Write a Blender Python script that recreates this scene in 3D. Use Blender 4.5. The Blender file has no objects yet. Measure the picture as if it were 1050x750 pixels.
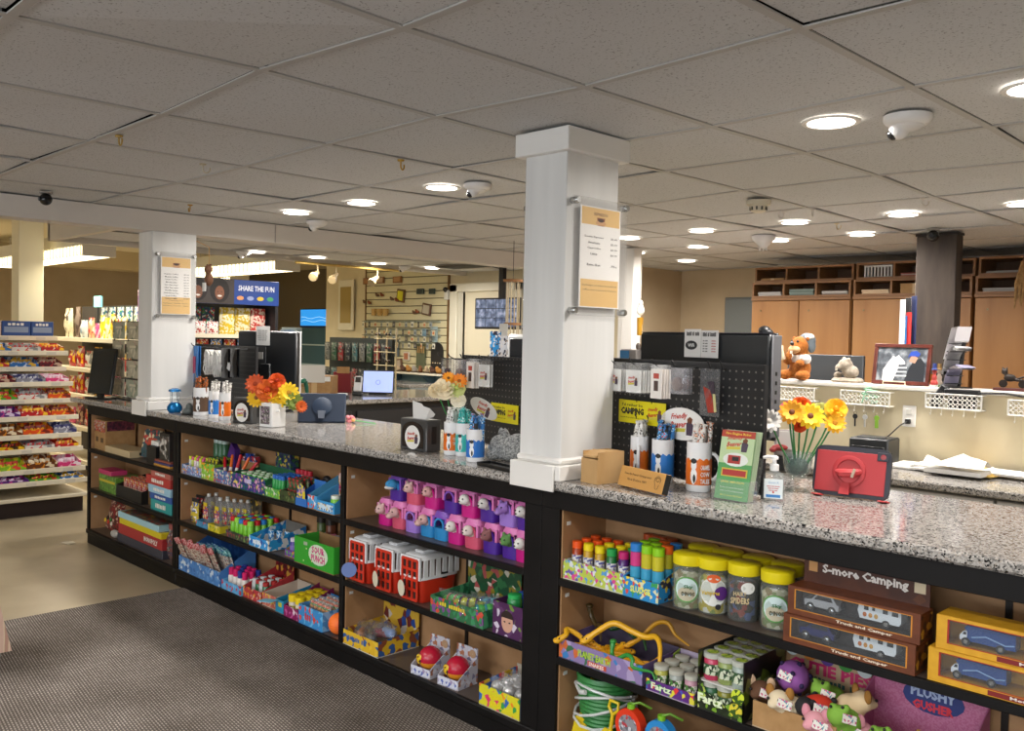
import bpy, math, random
from mathutils import Vector, Matrix
SC = bpy.context.scene
COL = SC.collection
PI = math.pi
# ---------------------------------------------------------------- camera
F = 922.5; YAW, PITCH, ROLL = .7898, -.0312, .0213
CZ = 1.386; ZC = 2.06
_cy, _sy = math.cos(YAW), math.sin(YAW)
FWD = Vector((-_sy*math.cos(PITCH), _cy*math.cos(PITCH), math.sin(PITCH)))
_r = Vector((_cy, _sy, 0)); _u = _r.cross(FWD)
RIGHT = _r*math.cos(ROLL) + _u*math.sin(ROLL)
UP = -_r*math.sin(ROLL) + _u*math.cos(ROLL)
CAM = Vector((0, 0, CZ))
cd = bpy.data.cameras.new('camera'); cam = bpy.data.objects.new('camera', cd); COL.objects.link(cam)
cd.sensor_width = 36; cd.sensor_fit = 'HORIZONTAL'; cd.lens = F*36/1050; cd.clip_start = .05; cd.clip_end = 100
mw = Matrix.Identity(4)
for i, v in enumerate((RIGHT, UP, -FWD)):
    for k in range(3): mw[k][i] = v[k]
mw.translation = CAM
cam.matrix_world = mw
SC.camera = cam
# ---------------------------------------------------------------- world, exposure
w = bpy.data.worlds.new('world'); SC.world = w; w.use_nodes = True
w.node_tree.nodes['Background'].inputs[0].default_value = (1, .95, .88, 1)
w.node_tree.nodes['Background'].inputs[1].default_value = .25
SC.view_settings.view_transform = 'Standard'; SC.view_settings.look = 'None'
SC.view_settings.gamma = 1; SC.view_settings.use_curve_mapping = False
SC.view_settings.exposure = 0.0
LED_W = 10.5          # watts of each ceiling downlight
TUBE_W = 28.0        # watts of each fluorescent strip
# added daylight, as from unseen shop windows behind the camera
_l = bpy.data.lights.new('added_daylight', 'AREA'); _l.shape = 'RECTANGLE'; _l.size = 7; _l.size_y = 1.3; _l.energy = 160; _l.color = (.86, .93, 1)
_o = bpy.data.objects.new('added_daylight', _l); COL.objects.link(_o); _o.location = (-.6, -4.86, 1.35); _o.rotation_euler = (math.pi/2, 0, 0)
random.seed(7)
# ---------------------------------------------------------------- pixel -> place helpers
def ray(px, py): return RIGHT*((px-525)/F) + UP*((375-py)/F) + FWD
def oz(px, py, z): d = ray(px, py); return CAM + d*((z-CZ)/d.z)
def oy(px, py, y): d = ray(px, py); return CAM + d*(y/d.y)
def ox(px, py, x): d = ray(px, py); return CAM + d*(x/d.x)
FH = Vector((FWD.x, FWD.y, 0)).normalized()
def top(px, py, p):
    d = ray(px, py); t = (p-CAM).dot(FH)/d.dot(FH); return CZ + d.z*t - p.z
def foot(a, b, z):
    A = oz(a[0], a[1], z); B_ = oz(b[0], b[1], z); d = B_-A
    return (A+B_)/2, d.length, math.atan2(d.y, d.x)
# ---------------------------------------------------------------- materials
def lin(h):
    h = h.lstrip('#'); o = []
    for i in (0, 2, 4):
        c = int(h[i:i+2], 16)/255; o.append(c/12.92 if c <= .04045 else ((c+.055)/1.055)**2.4)
    return (*o, 1)
MC = {}
def newmat(n):
    m = bpy.data.materials.new(n); m.use_nodes = True
    nt = m.node_tree; return m, nt, nt.nodes['Principled BSDF']
def M(col, rough=.5, metal=0, alpha=1, emit=0, spec=.5, coat=0):
    k = (col, rough, metal, alpha, emit, spec, coat)
    if k in MC: return MC[k]
    m, nt, b = newmat('plain_'+col.lstrip('#'))
    b.inputs['Base Color'].default_value = lin(col); b.inputs['Roughness'].default_value = rough
    b.inputs['Metallic'].default_value = metal; b.inputs['Alpha'].default_value = alpha
    b.inputs['Specular IOR Level'].default_value = spec; b.inputs['Coat Weight'].default_value = coat
    if emit:
        b.inputs['Emission Color'].default_value = lin(col); b.inputs['Emission Strength'].default_value = emit
    MC[k] = m; return m
def ramp(nt, stops, const=False):
    r = nt.nodes.new('ShaderNodeValToRGB'); cr = r.color_ramp
    if const: cr.interpolation = 'CONSTANT'
    while len(cr.elements) > 1: cr.elements.remove(cr.elements[-1])
    cr.elements[0].position = stops[0][0]; cr.elements[0].color = lin(stops[0][1])
    for p, c in stops[1:]:
        e = cr.elements.new(p); e.color = lin(c)
    return r
def coords(nt, sc=(1, 1, 1), rot=(0, 0, 0)):
    t = nt.nodes.new('ShaderNodeTexCoord'); mp = nt.nodes.new('ShaderNodeMapping')
    mp.inputs['Scale'].default_value = sc; mp.inputs['Rotation'].default_value = rot
    nt.links.new(t.outputs['Object'], mp.inputs['Vector']); return mp.outputs[0]
def PR(base, *acc, sc=60, rough=.35, share=.5):
    """busy printed package: patches of accent colours over a base colour"""
    k = ('PR', base, acc, sc, rough, share)
    if k in MC: return MC[k]
    m, nt, b = newmat('print_'+base.lstrip('#'))
    v = nt.nodes.new('ShaderNodeTexVoronoi'); v.inputs['Scale'].default_value = sc*1.7
    nt.links.new(coords(nt), v.inputs['Vector'])
    s = nt.nodes.new('ShaderNodeSeparateColor'); nt.links.new(v.outputs['Color'], s.inputs[0])
    st = [(0, base)]; n = len(acc)
    for i, c in enumerate(acc): st.append((1-share+share*i/n, c))
    r = ramp(nt, st, True); nt.links.new(s.outputs[0], r.inputs[0]); nt.links.new(r.outputs[0], b.inputs['Base Color'])
    b.inputs['Roughness'].default_value = rough
    MC[k] = m; return m
def noise_mat(name, stops, sc, rough=.6, det=4, stretch=(1, 1, 1), bump=0, const=False, spec=.5):
    if name in MC: return MC[name]
    m, nt, b = newmat(name)
    n = nt.nodes.new('ShaderNodeTexNoise'); n.inputs['Scale'].default_value = sc; n.inputs['Detail'].default_value = det
    nt.links.new(coords(nt, stretch), n.inputs['Vector'])
    r = ramp(nt, stops, const); nt.links.new(n.outputs['Fac'], r.inputs[0]); nt.links.new(r.outputs[0], b.inputs['Base Color'])
    b.inputs['Roughness'].default_value = rough; b.inputs['Specular IOR Level'].default_value = spec
    if bump:
        bp = nt.nodes.new('ShaderNodeBump'); bp.inputs['Strength'].default_value = bump; bp.inputs['Distance'].default_value = .004
        nt.links.new(n.outputs['Fac'], bp.inputs['Height']); nt.links.new(bp.outputs[0], b.inputs['Normal'])
    MC[name] = m; return m
def clear(tint='ffffff', alpha=.18, rough=.08):
    """thin clear plastic or glass: see-through with a fresnel sheen and a little haze"""
    k = ('CL', tint, alpha, rough)
    if k in MC: return MC[k]
    m, nt, b = newmat('clear_'+tint); N = nt.nodes.new
    b.inputs['Base Color'].default_value = lin(tint); b.inputs['Roughness'].default_value = rough
    tr = N('ShaderNodeBsdfTransparent'); tr.inputs[0].default_value = tuple(.6+.4*c for c in lin(tint)[:3])+(1,)
    lw = N('ShaderNodeLayerWeight'); pw = N('ShaderNodeMath'); pw.operation = 'POWER'; pw.inputs[1].default_value = 3; nt.links.new(lw.outputs['Facing'], pw.inputs[0])
    fr = N('ShaderNodeMath'); fr.operation = 'MULTIPLY_ADD'; fr.inputs[1].default_value = .6; fr.inputs[2].default_value = .03; nt.links.new(pw.outputs[0], fr.inputs[0]); gl = N('ShaderNodeBsdfGlossy'); gl.inputs['Roughness'].default_value = rough
    mx = N('ShaderNodeMixShader'); nt.links.new(fr.outputs[0], mx.inputs[0]); nt.links.new(tr.outputs[0], mx.inputs[1]); nt.links.new(gl.outputs[0], mx.inputs[2])
    m2 = N('ShaderNodeMixShader'); m2.inputs[0].default_value = alpha*.35 if alpha < .5 else alpha*.85
    nt.links.new(mx.outputs[0], m2.inputs[1]); nt.links.new(b.outputs[0], m2.inputs[2]); nt.links.new(m2.outputs[0], nt.nodes['Material Output'].inputs[0])
    MC[k] = m; return m
# ---------------------------------------------------------------- mesh builder
class B:
    def __init__(s): s.v = []; s.f = []
    def add(s, vs, fs):
        o = len(s.v); s.v += [tuple(p) for p in vs]; s.f += [tuple(i+o for i in q) for q in fs]; return s
    def box(s, x0, x1, y0, y1, z0, z1, c=0):
        if c <= 0:
            v = [(x, y, z) for z in (z0, z1) for y in (y0, y1) for x in (x0, x1)]
            return s.add(v, [(0, 2, 3, 1), (4, 5, 7, 6), (0, 1, 5, 4), (2, 6, 7, 3), (0, 4, 6, 2), (1, 3, 7, 5)])
        c = min(c, (x1-x0)*.45, (y1-y0)*.45, (z1-z0)*.45)
        X = (x0, x1); Y = (y0, y1); Z = (z0, z1); v = []; idx = {}
        for a in (0, 1):
            for b in (0, 1):
                for d in (0, 1):
                    sx, sy, sz = (1, -1)[a], (1, -1)[b], (1, -1)[d]
                    for k, p in enumerate(((X[a], Y[b]+sy*c, Z[d]+sz*c), (X[a]+sx*c, Y[b], Z[d]+sz*c), (X[a]+sx*c, Y[b]+sy*c, Z[d]))):
                        idx[a, b, d, k] = len(v); v.append(p)
        f = []
        q = lambda *t: f.append(tuple(idx[i] for i in t))
        for a in (0, 1):
            t = [(a, 0, 0, 0), (a, 1, 0, 0), (a, 1, 1, 0), (a, 0, 1, 0)]; q(*(t if a else t[::-1]))
            t = [(0, a, 0, 1), (1, a, 0, 1), (1, a, 1, 1), (0, a, 1, 1)]; q(*(t[::-1] if a else t))
            t = [(0, 0, a, 2), (1, 0, a, 2), (1, 1, a, 2), (0, 1, a, 2)]; q(*(t if a else t[::-1]))
        for a in (0, 1):
            for b in (0, 1):
                q((a, b, 0, 0), (a, b, 0, 1), (a, b, 1, 1), (a, b, 1, 0))
                q((a, 0, b, 0), (a, 0, b, 2), (a, 1, b, 2), (a, 1, b, 0))
                q((0, a, b, 1), (0, a, b, 2), (1, a, b, 2), (1, a, b, 1))
                for d in (0, 1): q((a, b, d, 0), (a, b, d, 1), (a, b, d, 2))
        return s.add(v, f)
    def lathe(s, prof, n=20, o=(0, 0, 0), ax='z', cap=True):
        v = []; f = []; m = len(prof)
        for r, h in prof:
            for i in range(n):
                a = 2*PI*i/n; x, y = r*math.cos(a), r*math.sin(a)
                p = (x, y, h) if ax == 'z' else ((h, x, y) if ax == 'x' else (x, h, y))
                v.append((p[0]+o[0], p[1]+o[1], p[2]+o[2]))
        for j in range(m-1):
            for i in range(n):
                k = (i+1) % n; f.append((j*n+i, j*n+k, (j+1)*n+k, (j+1)*n+i))
        if cap:
            f.append(tuple(range(n))[::-1]); f.append(tuple((m-1)*n+i for i in range(n)))
        return s.add(v, f)
    def ball(s, c, r, n=12, m=8):
        if not hasattr(r, '__len__'): r = (r, r, r)
        v = [(c[0], c[1], c[2]-r[2])]; f = []
        for j in range(1, m):
            t = PI*j/m
            for i in range(n):
                a = 2*PI*i/n; v.append((c[0]+r[0]*math.sin(t)*math.cos(a), c[1]+r[1]*math.sin(t)*math.sin(a), c[2]-r[2]*math.cos(t)))
        v.append((c[0], c[1], c[2]+r[2])); L = len(v)-1
        for i in range(n):
            k = (i+1) % n; f.append((0, 1+k, 1+i)); f.append((L, L-n+i, L-n+k))
            for j in range(m-2): f.append((1+j*n+i, 1+j*n+k, 1+(j+1)*n+k, 1+(j+1)*n+i))
        return s.add(v, f)
    def tube(s, pts, r, n=8, cap=True):
        pts = [Vector(p) for p in pts]; v = []; f = []; m = len(pts)
        if not hasattr(r, '__len__'): r = [r]*m
        ref = Vector((0, 0, 1)); u = None
        for j, p in enumerate(pts):
            t = (pts[min(j+1, m-1)]-pts[max(j-1, 0)]).normalized()
            if u is None:
                u = t.cross(ref if abs(t.z) < .95 else Vector((1, 0, 0))).normalized()
            else:
                u = (u-t*u.dot(t)).normalized()
            q = t.cross(u)
            for i in range(n):
                a = 2*PI*i/n; v.append(p+(u*math.cos(a)+q*math.sin(a))*r[j])
        for j in range(m-1):
            for i in range(n):
                k = (i+1) % n; f.append((j*n+i, j*n+k, (j+1)*n+k, (j+1)*n+i))
        if cap: f.append(tuple(range(n))[::-1]); f.append(tuple((m-1)*n+i for i in range(n)))
        return s.add(v, f)
    def prism(s, pts, d0, d1, ax='y'):
        """outline pts (a,b) extruded along ax: y -> (a,y,b), x -> (x,a,b), z -> (a,b,z)"""
        n = len(pts)
        g = {'y': lambda a, b, t: (a, t, b), 'x': lambda a, b, t: (t, a, b), 'z': lambda a, b, t: (a, b, t)}[ax]
        v = [g(a, b, d0) for a, b in pts]+[g(a, b, d1) for a, b in pts]
        f = [tuple(range(n)), tuple(range(2*n-1, n-1, -1))]+[(i, i+n, (i+1) % n+n, (i+1) % n) for i in range(n)]
        return s.add(v, f)
    def pillow(s, x0, x1, z0, z1, t, y=0, n=6, tw=0):
        """sealed pouch standing in the xz plane, bulging by t to both sides"""
        v = []; f = []; W = n+1
        for sd in (-1, 1):
            for j in range(W):
                for i in range(W):
                    a, b = i/n, j/n
                    h = t*(math.sin(PI*a)*math.sin(PI*b))**.6
                    wr = 0 if i in (0, n) or j in (0, n) else t*.25*math.sin(i*2.3+j*3.7+tw)
                    v.append((x0+(x1-x0)*a, y+sd*(h+.0005)+wr, z0+(z1-z0)*b))
        for sd in (0, 1):
            for j in range(n):
                for i in range(n):
                    o = sd*W*W; q = (o+j*W+i, o+j*W+i+1, o+(j+1)*W+i+1, o+(j+1)*W+i)
                    f.append(q if sd == 0 else q[::-1])
        return s.add(v, f)
    def mesh(s, name, mat, smooth=True):
        me = bpy.data.meshes.new(name); me.from_pydata(s.v, [], s.f); me.materials.append(mat)
        if smooth:
            me.shade_smooth(); me.set_sharp_from_angle(angle=.7)
        return me
    def to(s, name, mat, parent=None, loc=(0, 0, 0), rot=(0, 0, 0), smooth=True):
        o = bpy.data.objects.new(name, s.mesh(name, mat, smooth)); COL.objects.link(o)
        o.location = loc; o.rotation_euler = rot
        if parent: o.parent = parent
        return o
def tag(o, label, cat, group=None):
    o['label'] = label; o['category'] = cat
    if group: o['group'] = group
    return o
def T(name, label, cat, loc=(0, 0, 0), rz=0, group=None, rx=0, ry=0):
    o = bpy.data.objects.new(name, None); COL.objects.link(o); o.empty_display_size = .05
    o.location = loc; o.rotation_euler = (rx, ry, rz)
    return tag(o, label, cat, group)
def dup(root, loc, rz=None, label=None, group=None, mats=None, rx=None):
    c = root.copy(); COL.objects.link(c); c.location = loc
    if rz is not None: c.rotation_euler[2] = rz
    if rx is not None: c.rotation_euler[0] = rx
    if label: c['label'] = label
    if group: c['group'] = group
    def kids(a, b):
        for ch in list(a.children):
            k = ch.copy(); COL.objects.link(k); k.parent = b
            if mats and ch.name.split('.')[0] in mats:
                k.data = k.data.copy(); k.data.materials[0] = mats[ch.name.split('.')[0]]
            kids(ch, k)
    kids(root, c); return c
def struct(o): o['kind'] = 'structure'; return o
def at(root, p):
    """a point given in a thing's own frame, in world space"""
    return Matrix.LocRotScale(root.location, root.rotation_euler, None) @ Vector(p)
def blob(name, mat, parent, balls, voxel=.006):
    b = B()
    for c in balls: b.ball(c[:3], c[3:] if len(c) > 4 else c[3], 14, 10)
    o = b.to(name, mat, parent)
    md = o.modifiers.new('remesh', 'REMESH'); md.mode = 'VOXEL'; md.voxel_size = voxel; md.use_smooth_shade = True
    sm = o.modifiers.new('smooth', 'SMOOTH'); sm.iterations = 4
    return o
TEXTS = []
def text(s, parent, pos, w, h, mat, right=(1, 0, 0), up=(0, 0, 1), name='lettering', shear=0, bold=0):
    """lettering centred on pos, fitted into w x h (h None: keep the font's proportion)"""
    TEXTS.append((s, parent, Vector(pos), w, h, mat, Vector(right).normalized(), Vector(up).normalized(), name, shear, bold))
def finish_texts():
    tmp = []
    for t in TEXTS:
        cu = bpy.data.curves.new('lettering', 'FONT'); cu.body = t[0]; cu.resolution_u = 1; cu.shear = t[9]; cu.offset = t[10]
        cu.align_x = 'CENTER'
        o = bpy.data.objects.new('lettering', cu); COL.objects.link(o); tmp.append(o)
    dg = bpy.context.evaluated_depsgraph_get()
    for t, o in zip(TEXTS, tmp):
        me = bpy.data.meshes.new_from_object(o.evaluated_get(dg))
        s, parent, pos, w, h, mat, right, up, name, sh, bo = t
        xs = [v.co.x for v in me.vertices]; ys = [v.co.y for v in me.vertices]
        if not xs: continue
        x0, x1, y0, y1 = min(xs), max(xs), min(ys), max(ys)
        kx = w/max(x1-x0, 1e-6); ky = (h/max(y1-y0, 1e-6)) if h else kx
        nrm = right.cross(up)
        for v in me.vertices:
            a, b = (v.co.x-(x0+x1)/2)*kx, (v.co.y-(y0+y1)/2)*ky
            v.co = pos+right*a+up*b
        me.materials.clear(); me.materials.append(mat); me.name = name
        q = bpy.data.objects.new(name, me); COL.objects.link(q); q.parent = parent
    for o in tmp:
        cu = o.data; bpy.data.objects.remove(o); bpy.data.curves.remove(cu)
def greek(s, parent, pos, w, h, mat, right=(1, 0, 0), up=(0, 0, 1), **k):
    """print too small to read in the photograph: a row of letter-like blocks"""
    R, U = Vector(right).normalized(), Vector(up).normalized(); N = R.cross(U); p = Vector(pos); b = B(); n = max(3, len(s)); h = h or w/n
    for i, ch in enumerate(s):
        if ch in ' \n': continue
        a = -w/2+w*i/n; e = a+w/n*.72; t = h/2*(1 if ord(ch) % 3 else .7)
        b.add([p+R*a-U*h/2, p+R*e-U*h/2, p+R*e+U*t, p+R*a+U*t], [(0, 1, 2, 3)])
    return b.to('print_marks', mat, parent, smooth=False)
X_, Y_, Z_ = (1, 0, 0), (0, 1, 0), (0, 0, 1)
# ================================================================ THE SETTING
GT = .93                      # counter top height
SZ = (.096, .362, .617)       # deck, second shelf, first shelf
def tile_material():
    m, nt, b = newmat('ceiling_tile'); c = coords(nt)
    n = nt.nodes.new('ShaderNodeTexNoise'); n.inputs['Scale'].default_value = 150; n.inputs['Detail'].default_value = 2
    nt.links.new(c, n.inputs['Vector'])
    r = ramp(nt, [(0, '84837f'), (.33, '9c9b9a'), (.38, 'c8c8c8'), (1, 'cecece')]); nt.links.new(n.outputs['Fac'], r.inputs[0])
    nt.links.new(r.outputs[0], b.inputs['Base Color']); b.inputs['Roughness'].default_value = .95; b.inputs['Specular IOR Level'].default_value = .1
    return m
TILE = tile_material()
def granite():
    m, nt, b = newmat('granite'); c = coords(nt)
    v = nt.nodes.new('ShaderNodeTexVoronoi'); v.inputs['Scale'].default_value = 240; nt.links.new(c, v.inputs['Vector'])
    n = nt.nodes.new('ShaderNodeTexNoise'); n.inputs['Scale'].default_value = 55; n.inputs['Detail'].default_value = 5; nt.links.new(c, n.inputs['Vector'])
    s = nt.nodes.new('ShaderNodeSeparateColor'); nt.links.new(v.outputs['Color'], s.inputs[0])
    r = ramp(nt, [(0, '1d1d1f'), (.06, '585756'), (.16, '8f8d8b'), (.34, 'b4b1ad'), (.58, 'c6c2be'), (.9, 'b9b0a7')], True)
    nt.links.new(s.outputs[0], r.inputs[0])
    r2 = ramp(nt, [(.35, '2a2a2c'), (.41, 'c9c6c2'), (.56, 'e0deda'), (.64, 'b5b0ab')]); nt.links.new(n.outputs['Fac'], r2.inputs[0])
    mx = nt.nodes.new('ShaderNodeMix'); mx.data_type = 'RGBA'; mx.blend_type = 'MULTIPLY'; mx.inputs[0].default_value = .62
    nt.links.new(r.outputs[0], mx.inputs[6]); nt.links.new(r2.outputs[0], mx.inputs[7]); nt.links.new(mx.outputs[2], b.inputs['Base Color'])
    b.inputs['Roughness'].default_value = .1
    return m
GRAN = granite()
def carpet():
    m, nt, b = newmat('ribbed_mat'); c = coords(nt, (1, 1, 1), (0, 0, .12))
    t = nt.nodes.new('ShaderNodeTexBrick'); nt.links.new(c, t.inputs['Vector'])
    t.inputs['Scale'].default_value = 1; t.inputs['Brick Width'].default_value = .02; t.inputs['Row Height'].default_value = .011
    t.inputs['Mortar Size'].default_value = .0032; t.offset = .5
    t.inputs['Color1'].default_value = lin('bcb3ab'); t.inputs['Color2'].default_value = lin('9d948c'); t.inputs['Mortar'].default_value = lin('67605b')
    n = nt.nodes.new('ShaderNodeTexNoise'); n.inputs['Scale'].default_value = 2.2; nt.links.new(c, n.inputs['Vector'])
    r = ramp(nt, [(.3, 'c2bfba'), (.7, 'ffffff')]); nt.links.new(n.outputs['Fac'], r.inputs[0])
    mx = nt.nodes.new('ShaderNodeMix'); mx.data_type = 'RGBA'; mx.blend_type = 'MULTIPLY'; mx.inputs[0].default_value = 1
    nt.links.new(t.outputs['Color'], mx.inputs[6]); nt.links.new(r.outputs[0], mx.inputs[7]); nt.links.new(mx.outputs[2], b.inputs['Base Color'])
    bp = nt.nodes.new('ShaderNodeBump'); bp.inputs['Strength'].default_value = .6; bp.inputs['Distance'].default_value = .003; bp.invert = True
    nt.links.new(t.outputs['Fac'], bp.inputs['Height']); nt.links.new(bp.outputs[0], b.inputs['Normal'])
    b.inputs['Roughness'].default_value = .95; b.inputs['Specular IOR Level'].default_value = .1
    return m
CONC = noise_mat('concrete', [(.3, '9b8d73'), (.5, 'ab9d83'), (.7, 'b8ab92')], 2.2, .28, 6)
TANW = noise_mat('tan_wall', [(.3, 'b5a284'), (.7, 'c0ad8f')], 3, .8, 3)
CREAM = noise_mat('cream_wall', [(.3, 'd3c6a5'), (.7, 'dccfb0')], 4, .75, 3, bump=.15)
WHITE = M('e6e3de', .45); WARMW = M('e4dcc6', .5)
BLACKP = noise_mat('black_paint', [(.3, '0e0d0d'), (.7, '151313')], 8, .5, 3, spec=.2)
BROWNP = noise_mat('hardboard', [(.3, '9c744c'), (.7, 'ad855e')], 9, .7, 4)
SHELF = noise_mat('shelf_laminate', [(.3, '51463f'), (.7, '5d5149')], 14, .35, 3)
BLK = M('17181a', .4); DARK = M('26282b', .5)
STEEL = M('b9bab8', .25, .9); DSTEEL = M('6a6a6a', .35, .9)
OAK = noise_mat('oak_veneer', [(.25, '8a5c30'), (.5, '9f7040'), (.75, 'a87a48')], 7, .45, 6, (1, 1, .12))
OAK2 = noise_mat('oak_edge', [(.25, '7e5632'), (.75, '946a42')], 9, .45, 5, (.15, 1, 1))
PAPER = M('efeeea', .7); CARD = noise_mat('kraft_card', [(.3, 'a07a4c'), (.7, 'b0895a')], 30, .8, 3)

fl = struct(B().box(-15, 5, -5, 8.2, -.12, 0).to('floor', CONC, smooth=False))
mt = B().box(-4.62, 5, -5, 2.9, 0, .008).to('floor_mat', carpet(), smooth=False)
mt.location = (0, 0, .0002)
tag(mt, 'grey brown ribbed entrance mat laid in front of the long counter', 'mat')
# walls
def wall(n, x0, x1, y0, y1, m, z1=2.6, z0=0): return struct(B().box(x0, x1, y0, y1, z0, z1).to(n, m, smooth=False))
wall('wall_back', -5.1, 5, 7.36, 7.5, TANW)
wall('wall_recess', -5.24, -5.1, 6.55, 7.5, TANW)
WD = wall('wall_door', -9.85, -5.1, 6.4, 6.54, CREAM); wall('wall_passage', -9.85, -9.72, 6.545, 8.0, CREAM, 2.42)
wall('wall_far', -15, -14.8, -5, 8.2, TANW, 2.9)
wall('wall_distant', -14.8, -9.72, 8.0, 8.2, M('7a6f5a', .8), 2.9)
wall('wall_right', 4.9, 5, -5, 7.36, WARMW); wall('wall_front', -14.8, 4.9, -5, -4.9, WARMW, 2.9)
wn = struct(B().box(-4.2, 3, -4.9, -4.88, .65, 2.02).to('unseen_window_1', M('dfe8f2', .3, emit=1.2), smooth=False))  # unseen window, assumed and added for cool light on column and shelf fronts
for i in range(7): B().box(-4.25+i*1.2, -4.17+i*1.2, -4.9, -4.84, .6, 2.05).to('mullion', M('d8d5cf', .4), wn, smooth=False)
for z in (.6, 2.0): B().box(-4.25, 3.05, -4.9, -4.82, z, z+.06).to('window_frame', M('d8d5cf', .4), wn, smooth=False)
# ceiling grid
cl = struct(B().box(-5.2, 4.9, -4.9, 7.36, 2.16, 2.2).box(-7.2, -5.2, 2.3, 6.4, 2.16, 2.2).to('ceiling', M('1c1a18', .9), smooth=False))
GX, GY, SXT, SYT = -4.0128, .6069, .6096, .6013
DZ = {(0, 1): 0, (3, 1): .016, (4, 1): -.012, (2, 2): .004, (3, 2): .006, (4, 2): -.012, (4, 3): -.008, (3, 4): .01, (4, 4): .006, (5, 4): .007, (3, 5): .011, (4, 5): .01,
      (0, 3): -.013, (1, 3): -.006, (2, 3): .004, (0, 2): -.005, (1, 1): -.003, (2, 1): -.003}
def cz(i, j): return ZC+DZ.get((i, j), .003*math.sin(i*2.1+j*1.3))
def gp(i, j): return GX+SXT*i, GY+SYT*j
BARM = M('b3b0ac', .6)
rnd = random.Random(3)
for i in range(-6, 8):
    for j in range(-3, 12):
        x, y = gp(i, j)
        x1, y1 = x+SXT, y+SYT
        if x1 > 1.0 or y < -1.3: continue
        if x < -7.15: continue
        cx0, cx1, cy1 = x, x1, y1
        if x < -5.25:                                   # beyond the beam
            if y < 2.3-.1: continue
            if y > 6.2: continue
            cy1 = min(y1, 6.39)
        cy1 = min(cy1, 7.35)
        g = .0135; lift = rnd.choice((0, 0, 0, .004, .007))
        v = []; 
        for zz in (.004, .02):
            for (a, b, ii, jj) in ((cx0+g, y+g, i, j), (cx1-g, y+g, i+1, j), (cx1-g, cy1-g, i+1, j+1), (cx0+g, cy1-g, i, j+1)):
                v.append((a, b, cz(ii, jj)+zz+(lift if (ii+jj) % 2 else 0)))
        B().add(v, [(0, 3, 2, 1), (4, 5, 6, 7), (0, 1, 5, 4), (1, 2, 6, 5), (2, 3, 7, 6), (3, 0, 4, 7)]).to('ceiling_tile', TILE, cl, smooth=False)
        hw = .0115
        for (ax, ay, ia, ja, bx_, by_, ib, jb, dx, dy) in ((x, y, i, j, x, cy1, i, j+1, hw, 0), (x, y, i, j, cx1, y, i+1, j, 0, hw)):
            za, zb = cz(ia, ja), cz(ib, jb); v = []
            for h in (0, .004):
                v += [(ax-dx, ay-dy, za+h), (ax+dx, ay+dy, za+h), (bx_+dx, by_+dy, zb+h), (bx_-dx, by_-dy, zb+h)]
            B().add(v, [(0, 1, 2, 3), (7, 6, 5, 4), (0, 4, 5, 1), (1, 5, 6, 2), (2, 6, 7, 3), (3, 7, 4, 0)]).to('grid_bar', BARM, cl, smooth=False)
B().box(1.0, 4.9, -4.9, 7.36, 2.064, 2.08).box(-5.2, 1.0, -4.9, -1.3, 2.064, 2.08).to('ceiling_field', TILE, cl, smooth=False)
# beam along the counter end, higher lit ceiling of the far sales floor
bm_ = struct(B().box(-5.2, -5.05, -4.9, 6.4, 1.945, 2.058).to('trim_1', M('cfc8c0', .5), smooth=False))
B().box(-5.052, -5.046, 2.9, 2.906, 1.946, 2.056).to('seam', M('a49e98', .6), bm_, smooth=False)
struct(B().box(-14.8, -7.2, -4.9, 8.0, 2.42, 2.5).box(-7.2, -5.2, -4.9, 2.28, 2.42, 2.5).to('ceiling_left', M('ded2b4', .8), smooth=False))
struct(B().box(-7.22, -7.17, 2.26, 6.4, 2.03, 2.42).box(-7.2, -5.2, 2.26, 2.31, 2.03, 2.42).to('trim_2', M('d8cfc0', .7), smooth=False))
# track of rafters / dark header deep in the far room
struct(B().box(-12.6, -12.2, -4.9, 6.3, 2.18, 2.42).to('trim_3', M('b9a783', .7), smooth=False))
# door in the back wall
d = struct(B().box(-7.2, -6.42, 6.385, 6.4, 0, 1.86).to('door_1', M('d9cfb4', .5), smooth=False))
for (a, b_, c0, c1) in ((-7.4, -7.28, 0, 1.94), (-6.42, -6.3, 0, 1.94), (-7.4, -6.3, 1.86, 1.95)):
    B().box(a, b_, 6.36, 6.4, c0, c1, .006).to('door_frame', M('e2dcc8', .45), d)
B().box(-7.28, -7.17, 6.385, 6.399, 0, 1.86).to('jamb', M('d2cdbb', .5), d)
B().lathe([(.01, 0), (.01, .04), (.028, .05), (.03, .07), (.02, .085)], 14, ax='y').to('door_knob', STEEL, d, (-6.5, 6.3, .95), (0, 0, 0))
# post and partition by the recess
p = struct(B().box(-4.12, -4.02, 5.2, 5.3, 0, ZC-.01, .004).box(-4.17, -4.12, 5.22, 5.28, 0, ZC-.01, .004).to('trim_4', M('dedad4', .45)))
# half wall and ledge
hw_ = struct(B().box(-3.9, 1.5, 4.9, 5.02, 0, 1.145).to('wall_half', CREAM, smooth=False))
struct(B().box(-3.92, 1.5, 4.87, 5.1, 1.147, 1.17, .004).to('trim_5', M('dfdad2', .4)))
# outlet
o = T('wall_outlet', 'white duplex power outlet on the cream half wall with a black plug', 'outlet', oy(932.5, 427, 4.9))
B().box(-.035, .035, -.006, 0, -.057, .057, .003).to('cover_plate', M('efece6', .35), o)
for z in (-.028, .024):
    B().box(-.016, .016, -.009, -.006, z-.015, z+.015, .003).to('socket', M('dcd8d0', .4), o)
B().box(-.014, .014, -.03, -.009, -.04, -.014, .004).to('plug', BLK, o)
B().tube([(0, -.03, -.028), (-.02, -.06, -.045), (-.08, -.07, -.11), (-.16, -.05, -.16), (-.24, -.03, -.17)], .0035).to('power_cord', BLK, o)
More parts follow.
